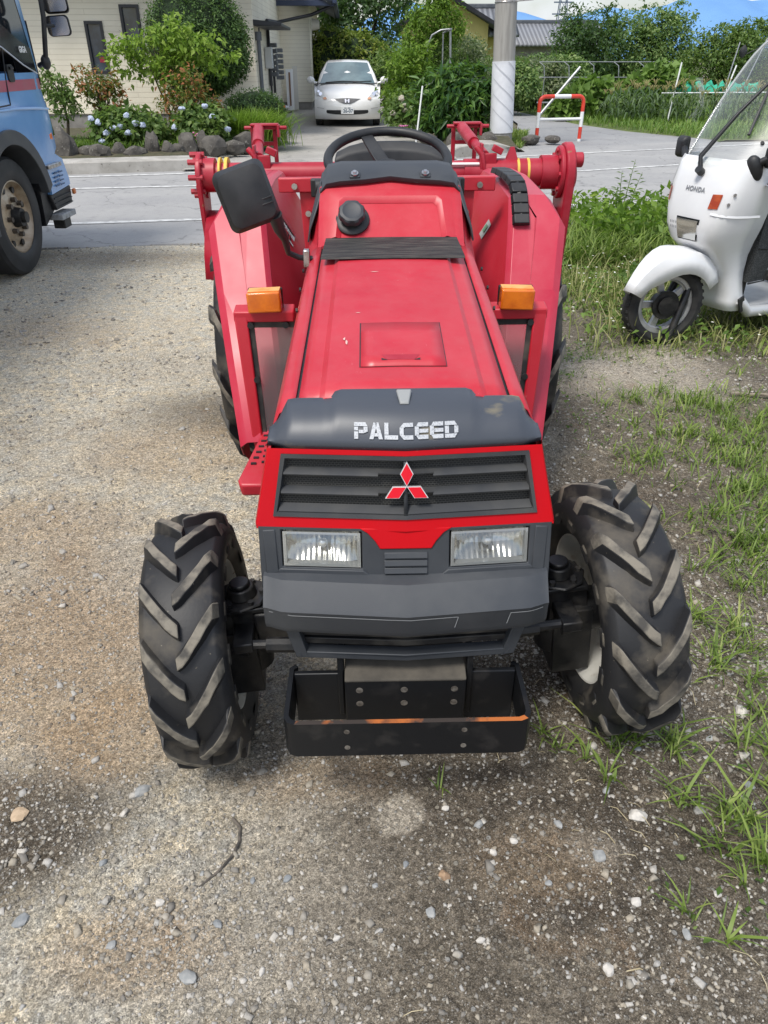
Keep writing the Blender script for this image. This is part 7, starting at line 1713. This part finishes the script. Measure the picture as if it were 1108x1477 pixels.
# wheel
RIMT = PM('truck_rim', (.48, .40, .30), (.30, .21, .13), 8, .45, .7, rough=.45, metal=.55, bmp=.2, bsc=40)
for side_x in (-.16, -2.2):
    w_ = empty('wheel', (side_x, wc[0], wc[1]), parent=tk_); sg = 1 if side_x > -1 else -1
    b = MB(); b.lathe([(-.13, .29), (-.14, .36), (-.125, .44), (-.10, WR), (.10, WR), (.125, .44), (.14, .36), (.135, .30), (.125, .285)], (0, 0, 0), 'x', 64); b.build('tyre', PM('truck_tyre', (.014, .015, .017), (.03, .03, .032), 4, rough=.6, bmp=.1, bsc=30) if sg > 0 else M['rubber'], w_)
    b = MB(); b.lathe([(sg * .12, .29), (sg * .125, .275), (sg * .09, .265), (sg * .06, .23), (sg * .085, .185), (sg * .10, .16), (sg * .10, .0)], (0, 0, 0), 'x', 48); rm = b.build('rim', RIMT, w_)
    if sg > 0:
        b = MB()
        for k in range(8):
            a = k * .785 + .3; P_ = [(.0825, (.222 + .026 * math.sin(t)) * math.cos(a + .11 * math.cos(t)), (.222 + .026 * math.sin(t)) * math.sin(a + .11 * math.cos(t))) for t in [i * .5236 for i in range(12)]]
            b.prism([(.088, p[1], p[2]) for p in P_], [(.06, p[1], p[2]) for p in P_])
        b.build('hand_hole', M['oily'], rm, split=True)
        b = MB()
        for k in range(8): a = k * .785; b.cyl((.09, .135 * math.cos(a), .135 * math.sin(a)), (.14, .135 * math.cos(a), .135 * math.sin(a)), .022, n=6)
        b.build('wheel_nut', PM('nut_dark', (.10, .085, .07), rough=.5, metal=.4), rm, split=True)
        b = MB(); b.cyl((.09, 0, 0), (.165, 0, 0), .085, .07, n=20); b.cyl((.165, 0, 0), (.20, 0, 0), .045, n=16); b.build('hub', M['oily'], rm)
# load bed behind the cab (runs out of the photo)
b = MB(); b.box((-1.17, 2.6, 1.9), (2.4, 5.3, 1.9)); b.build('cargo_box', PM('cargo_grey', (.5, .5, .5), rough=.5), tk_, bevel=.02)
b = MB(); b.box((-1.17, 2.9, .75), (.9, 5.2, .3)); b.build('frame_rail', M['oily'], tk_)

# ---- white canopy scooter: local +x forward, +y its left side
scx = empty('scooter', (1.79, 4.76, float(gz(1.79, 4.76)) - .005), R(180 + 27), 'white three wheeled delivery scooter with a tall clear windscreen', 'scooter')
SW = PM('scooter_white', (.80, .81, .82), (.74, .75, .76), 2.5, rough=.25, coat=.5)
scx.scale = (1.06, 1.06, 1.06)
fwh = empty('front_wheel', (0, 0, .245), R(-17), parent=scx)
b = MB(); b.lathe([(-.042, .172), (-.054, .205), (-.046, .234), (-.02, .248), (.02, .248), (.046, .234), (.054, .205), (.042, .172)], (0, 0, 0), 'y', 48)
for k in range(36):
    a = k * .17453
    for s in (-1, 1): b.box((.241 * math.cos(a + .05 * s), s * .026, .241 * math.sin(a + .05 * s)), (.012, .028, .016), Matrix.Rotation(-a, 3, 'Y'))
b.build('tyre', PM('scooter_tyre', (.012, .012, .014), (.035, .034, .032), 12, rough=.75), fwh)
b = MB(); b.lathe([(-.035, .174), (-.03, .160), (-.02, .14), (.02, .14), (.03, .160), (.035, .174)], (0, 0, 0), 'y', 40); b.lathe([(.035, .174), (.033, .152), (.022, .145)], (0, 0, 0), 'y', 40)
for k in range(5):
    a = k * 1.2566; b.prism([(.05 * math.cos(a + t), .014, .05 * math.sin(a + t)) for t in (-.3, .3)] + [(.146 * math.cos(a + t), .014, .146 * math.sin(a + t)) for t in (.14, -.14)], [(.05 * math.cos(a + t), -.014, .05 * math.sin(a + t)) for t in (-.3, .3)] + [(.146 * math.cos(a + t), -.014, .146 * math.sin(a + t)) for t in (.14, -.14)])
b.build('rim', PM('alloy_rim', (.50, .50, .51), (.36, .36, .37), 12, rough=.4, metal=.6), fwh)
b = MB(); b.cyl((0, -.05, 0), (0, .06, 0), .055, n=20); b.cyl((0, .03, 0), (0, .045, 0), .085, n=20); b.build('hub', M['oily'], fwh)
b = MB()
for s in (-1, 1): b.tube([(0, s * .075, 0), (-.05, s * .075, .12), (-.12, s * .06, .30), (-.22, s * .03, .55)], .022, 8)
b.box((-.05, .06, .05), (.10, .03, .06)); b.build('fork', M['oily'], scx, ang=60)
# front mudguard
def cs(x, z): 
    c_, s_ = math.cos(R(14)), math.sin(R(14)); return (x, z)
b = MB(); rows = []
for k in range(13):
    a = R(lerp(28, 148, k / 12)); rr = lerp(.345, .40, sm(k, 0, 7)) ; w_ = lerp(.050, .135, sm(k, 0, 8))
    cx, cz = rr * math.cos(a), .20 + rr * math.sin(a) * .95
    dr = Vector((math.cos(a), 0, math.sin(a)))
    sec = [(-1.0, -.135 - .02 * math.sin(k)), (-.98, -.06), (-.72, -.012), (0, .0), (.72, -.012), (.98, -.06), (1.0, -.135)]
    rows.append([(cx + dr.x * d * lerp(.6, 1, sm(k, 0, 4)), s_ * w_, cz + dr.z * d * lerp(.6, 1, sm(k, 0, 4))) for s_, d in sec])
b.loft(rows); b.build('mudguard', SW, scx, solid=.004, ang=40)
# leg shield
def shield_sec(z):
    xf = float(np.interp(z, [.19, .30, .42, .52, .60, .68, .78, .90, 1.0, 1.04], [-.36, -.345, -.30, -.20, -.105, -.075, -.080, -.105, -.14, -.165]))
    w_ = float(np.interp(z, [.19, .30, .42, .52, .60, .68, .78, .90, 1.0, 1.04], [.195, .18, .17, .18, .205, .235, .26, .275, .275, .265]))
    xr = float(np.interp(z, [.19, .35, .6, .8, .95, 1.04], [-.50, -.45, -.43, -.42, -.40, -.36]))
    pts = []
    for k in range(-8, 9):
        t = k / 8; a = abs(t); pts.append((lerp(xf, xr, a ** 4.2 * .97), math.copysign(w_ * (1 - (1 - a) ** 1.5) if False else w_ * math.sin(a * math.pi / 2) ** .9, t), z))
    return pts
b = MB(); b.loft([shield_sec(z) for z in (.19, .25, .30, .36, .42, .47, .52, .56, .60, .64, .68, .73, .78, .84, .90, .95, 1.0, 1.04)]); sh = b.build('leg_shield', SW, scx, solid=.006, ang=50)
def shp(t, z, up=.004):   # point on the shield: t = -1..1 across, +1 = its left
    s_ = shield_sec(z); k = (t + 1) * 8; i = min(15, int(k)); f_ = k - i; p = Vector(s_[i]).lerp(Vector(s_[i + 1]), f_)
    q = Vector(s_[i + 1]) - Vector(s_[i]); n_ = Vector((q.y, -q.x, 0)).normalized(); return p + n_ * up * (1 if n_.x >= -.3 else -1)
b = MB(); b.loft([[shp(t, z, .004) for t in np.linspace(-.20, .20, 7)] for z in (.605, .62, .715, .73)]); hl_ = b.build('headlight', M['dkglass'], sh)
b = MB(); b.loft([[shp(t, z, .008 + .004 * (1 - (t / .20) ** 2)) for t in np.linspace(-.18, .18, 7)] for z in (.613, .635, .70, .722)]); b.build('lens', M['fluted'], hl_)
for s in (-1, 1):
    b = MB(); b.loft([[shp(s * t, z + .01 * (t - .5) * 3, .006) for t in ((.27, .34, .40, .44) if s > 0 else (.47, .52, .57, .60))] for z in (.80, .83, .875)]); b.build('turn_signal', PM('dark_amber', (.35, .05, .02), (.5, .1, .03), 20, rough=.2, coat=.5), sh)
    for (t, z) in ((.62, .875), (.58, .825)): p = shp(s * t, z, .002); b = MB(); b.cyl(p, p + Vector((.4, s * .8, 0)).normalized() * .006, .009, n=10); b.build('shield_screw', M['steel'], sh)
p = shp(-.02, .880, .004); nx_ = (shp(.08, .88, .004) - shp(-.12, .88, .004)).normalized(); nz_ = (shp(-.02, .92, .004) - shp(-.02, .84, .004)).normalized(); ny_ = nz_.cross(nx_)
Mt = Matrix.Translation(p) @ Matrix((( nx_.x, nz_.x, -ny_.x), (nx_.y, nz_.y, -ny_.y), (nx_.z, nz_.z, -ny_.z))).to_4x4()
Mt = Matrix.Translation(p) @ Matrix(((nx_.x, nz_.x, ny_.x), (nx_.y, nz_.y, ny_.y), (nx_.z, nz_.z, ny_.z))).to_4x4()
text_mesh('HONDA', .034, Mt, 'maker_lettering', PM('letter_grey', (.25, .26, .28), rough=.5), sh, .0008, bold=.001, spacing=1.15)
b = MB()
for k in range(4): b.loft([[shp(-.20 - .045 * k, .66, .003), shp(-.222 - .045 * k, .66, .003)], [shp(-.20 - .045 * k, .70, .003), shp(-.222 - .045 * k, .70, .003)]])
b.build('vent_slot', PM('slot_shade', (.35, .36, .38), rough=.6), sh, split=True)
b = MB(); b.loft([[shp(t, .775 - .03 * abs(t), .006) for t in np.linspace(.35, .95, 7)], [shp(t, .787 - .03 * abs(t), .001) for t in np.linspace(.35, .95, 7)]]); b.build('shield_crease', SW, sh)
# inner panel, basket, floor
b = MB(); b.loft([[(x - .012, y * .90, z) for x, y, z in shield_sec(z)][0::16] for z in (.2, .35, .6, .8, .95)]); b.prism([(-.46, -.15, .24), (-.46, .15, .24), (-.43, .19, .85), (-.43, -.19, .85)], [(-.49, -.17, .22), (-.49, .17, .22), (-.45, .21, .85), (-.45, -.21, .85)]); b.build('inner_panel', M['black_pl'], scx)
NET = PM('basket_net', (.03, .032, .034), (.075, .08, .08), 150, .5, .56, rough=.8)
b = MB(); b.prism([(-0.46, -.2, .36), (-0.46, .2, .36), (-0.46, .22, .76), (-0.46, -.22, .76)], [(-0.60, -.19, .36), (-0.60, .19, .36), (-0.68, .22, .68), (-0.68, -.22, .68)]); bk = b.build('basket', NET, scx)
b = MB(); b.tube([(-0.460, .225, .765), (-0.685, .225, .685), (-0.605, .195, .355), (-0.460, .205, .355)], .006, 6); b.tube([(-0.685, -.22, .685), (-0.685, .22, .685)], .006, 6); b.tube([(-0.470, .215, .56), (-0.650, .21, .54)], .004, 5); b.build('basket_rim', M['black_pl'], bk)
GRYF = PM('floor_grey', (.26, .27, .28), (.32, .33, .34), 9, rough=.5)
b = MB(); b.box((-.80, 0, .205), (.66, .42, .03)); b.build('floor_board', GRYF, scx, bevel=.012)
b = MB()
for s in (-1, 1): b.tube([(-.45, s * .19, .25), (-.50, s * .215, .185), (-.7, s * .225, .175), (-1.05, s * .225, .18)], [.03, .035, .032, .03], 10)
b.build('side_sill', PM('sill_silver', (.55, .56, .57), rough=.35, metal=.3), scx, ang=60, split=True)
b = MB(); b.box((-.44, .212, .235), (.05, .012, .10), Matrix.Rotation(R(25), 3, 'Y')); b.build('side_reflector', M['black_pl'], scx, bevel=.005)
# windscreen, wiper
def wsc(u, t): 
    x = lerp(-.13, -.90, t ** 1.0) - .10 * t * t - .10 * u * u * (1 - .3 * t); z = .985 + .74 * (math.sin(t * 1.45)) + .02 * (1 - u * u)
    w_ = lerp(.255, .31, min(1, t * 1.6)) * (1 - .12 * max(0, t - .6) / .4)
    return (x, u * w_, z)
b = MB(); b.loft([[wsc(u / 8, t / 14) for u in range(-8, 9)] for t in range(15)]); wsn = b.build('windscreen', M['clear'], scx, ang=80)
for s in (-1, 1):
    b = MB(); b.tube([Vector(wsc(s * 1.0, t / 14)) for t in range(15)], .008, 6); b.build('screen_edge', glass('edge_clear', (.8, .84, .85), .08, 1.6, .55), wsn, ang=70)
b = MB()
for (u, t) in ((.8, .12), (.86, .62)): p = Vector(wsc(u, t)); b.cyl(p, p + Vector((.012, .004, .006)), .010, n=8)
b.build('screen_stud', M['black_pl'], wsn, split=True)
b = MB(); b.tube([shp(-.02, .965, .02), Vector(wsc(-.15, .02)) + Vector((.03, 0, .02)), Vector(wsc(.1, .22)) + Vector((.04, 0, .02)), Vector(wsc(.25, .38)) + Vector((.03, 0, .02))], [.016, .014, .010, .008], 7); b.tube([Vector(wsc(.52, .14)) + Vector((.015, 0, .01)), Vector(wsc(.25, .38)) + Vector((.02, 0, .015)), Vector(wsc(-.05, .62)) + Vector((.018, 0, .012))], .009, 6); b.build('wiper', M['black_pl'], wsn, ang=60)
b = MB(); p = shp(-.02, .965, .01); b.cyl(p, p + Vector((.03, 0, .02)), .022, n=12); b.build('wiper_boss', M['black_pl'], scx)
# roof, its posts, seat, rear
b = MB(); rows = []
for k in range(7):
    t = k / 6; x = lerp(-1.0, -1.9, t); rows.append([(x, y, 1.715 + .05 * (1 - (y / .36) ** 2) + .03 * math.sin(t * 3.14)) for y in (-.36, -.33, -.2, 0, .2, .33, .36)])
b.loft(rows); b.build('canopy', SW, scx, solid=.012)
b = MB()
for s in (-1, 1): b.tube([(-1.80, s * .30, 1.70), (-1.80, s * .28, 1.2), (-1.70, s * .24, .75)], .02, 8)
b.build('canopy_post', M['black_pl'], scx, ang=60, split=True)
b = MB(); b.prism([(-1.02, -.17, .30), (-1.02, .17, .30), (-1.08, .17, .70), (-1.08, -.17, .70)], [(-1.75, -.24, .34), (-1.75, .24, .34), (-1.75, .2, .72), (-1.75, -.2, .72)]); b.build('rear_body', SW, scx, bevel=.03, seg=3)
b = MB(); b.box((-1.34, 0, .76), (.56, .30, .11)); b.build('saddle', M['black_pl'], scx, bevel=.04, seg=3)
for s in (-1, 1):
    rw = empty('rear_wheel', (-1.42, s * .24, .20), parent=scx); b = MB(); b.lathe([(-.05, .12), (-.06, .17), (-.045, .20), (.045, .20), (.06, .17), (.05, .12)], (0, 0, 0), 'y', 36); b.build('tyre', M['rubber'], rw); b = MB(); b.lathe([(s * .03, .125), (s * .02, .08), (s * .03, 0)], (0, 0, 0), 'y', 24); b.build('rim', M['steel'], rw)
# handlebar, levers, mirrors
b = MB(); b.tube([(-.38, -.36, .93), (-.34, -.15, .95), (-.34, .15, .95), (-.40, .36, .93)], .016, 8); b.tube([(-.36, .24, .945), (-.41, .38, .925)], .024, 10); b.tube([(-.36, -.24, .945), (-.41, -.38, .925)], .024, 10); b.build('handlebar', M['black_pl'], scx, ang=60)
b = MB(); b.tube([(-.34, .20, .93), (-.31, .30, .92), (-.36, .36, .85), (-.37, .37, .80)], .010, 6); b.build('brake_lever', M['chrome'], scx, ang=60)
for s in (-1, 1):
    mo = empty('mirror', parent=scx)
    b = MB(); b.loft([[(-.27 + dx, s * .325 + yy * k_ * (1 if s > 0 else .6), 1.065 + zz * k_) for yy, zz in rrect(.062, .058, .022)] for dx, k_ in ((-.02, .95), (-.0, 1.0), (.02, .85), (.032, .5))], closed=True, capa=True, capb=True); b.build('mirror_head', M['black_pl'], mo, ang=60)
    b = MB(); b.blob((-.235, s * (.235 if s > 0 else .20), 1.0 if s > 0 else .98), (.045, .048, .075) if s > 0 else (.03, .03, .04), 3, .03, 5, Matrix.Rotation(R(25), 3, 'Y')); b.tube([(-.22, s * .24, 1.02), (-.26, s * .30, 1.06)], .02, 7); b.build('mirror_mount', M['black_pl'], mo, ang=60)
b = MB(); b.tube([(-.30, .33, 1.09), (-.36, .36, 1.16), (-.5, .40, 1.20), (-.69, .42, 1.19)], .011, 7); b.build('hand_rail', M['black_pl'], scx, ang=60)
# ============================================================ CAMERA, LIGHT, WORLD
cam_d = bpy.data.cameras.new('camera'); cam = bpy.data.objects.new('camera', cam_d); col.objects.link(cam)
cam.location = (0, 0, 1.6); cam.rotation_euler = (R(90 - 31.5), 0, 0)
cam_d.lens = 26; cam_d.sensor_width = 36; cam_d.sensor_fit = 'AUTO'; cam_d.clip_end = 6000; cam_d.clip_start = .05
scene.camera = cam
SEL, SAZ = 61, 218      # sun height; compass-like azimuth measured from +Y clockwise
sd_ = bpy.data.lights.new('sun', 'SUN'); sun = bpy.data.objects.new('sun', sd_); col.objects.link(sun)
dirv = Vector((math.sin(R(SAZ)) * math.cos(R(SEL)), math.cos(R(SAZ)) * math.cos(R(SEL)), math.sin(R(SEL))))
sun.rotation_euler = dirv.to_track_quat('Z', 'Y').to_euler(); sd_.energy = 3.3; sd_.angle = R(16); sd_.color = (1, .955, .88)
w = bpy.data.worlds.new('World'); scene.world = w; w.use_nodes = True; nt = w.node_tree; bg = nt.nodes['Background']
sky = N(nt, 'ShaderNodeTexSky'); sky.sky_type = 'NISHITA'; sky.sun_disc = False; sky.sun_elevation = R(SEL); sky.sun_rotation = R(SAZ); sky.air_density = 1.2; sky.dust_density = 2.0; sky.ozone_density = 1.2
tc = N(nt, 'ShaderNodeTexCoord'); mp = N(nt, 'ShaderNodeMapping'); mp.inputs['Scale'].default_value = (1, 1, 2.6); nt.links.new(tc.outputs['Generated'], mp.inputs[0])
cl = ramp(nt, noise(nt, mp.outputs[0], 2.6, 7, .55, .3), [(.40, 0.), (.58, 1.)])
cloud = mixc(nt, math_(nt, 'MULTIPLY', cl, .85), sky.outputs[0], (6.2, 6.5, 7.1))
nt.links.new(cloud, bg.inputs['Color']); bg.inputs['Strength'].default_value = .165
scene.view_settings.view_transform = 'Standard'; scene.view_settings.look = 'None'; scene.view_settings.exposure = 0
scene.cycles.use_denoising = True
scene.cycles.max_bounces = 8; scene.cycles.transparent_max_bounces = 12
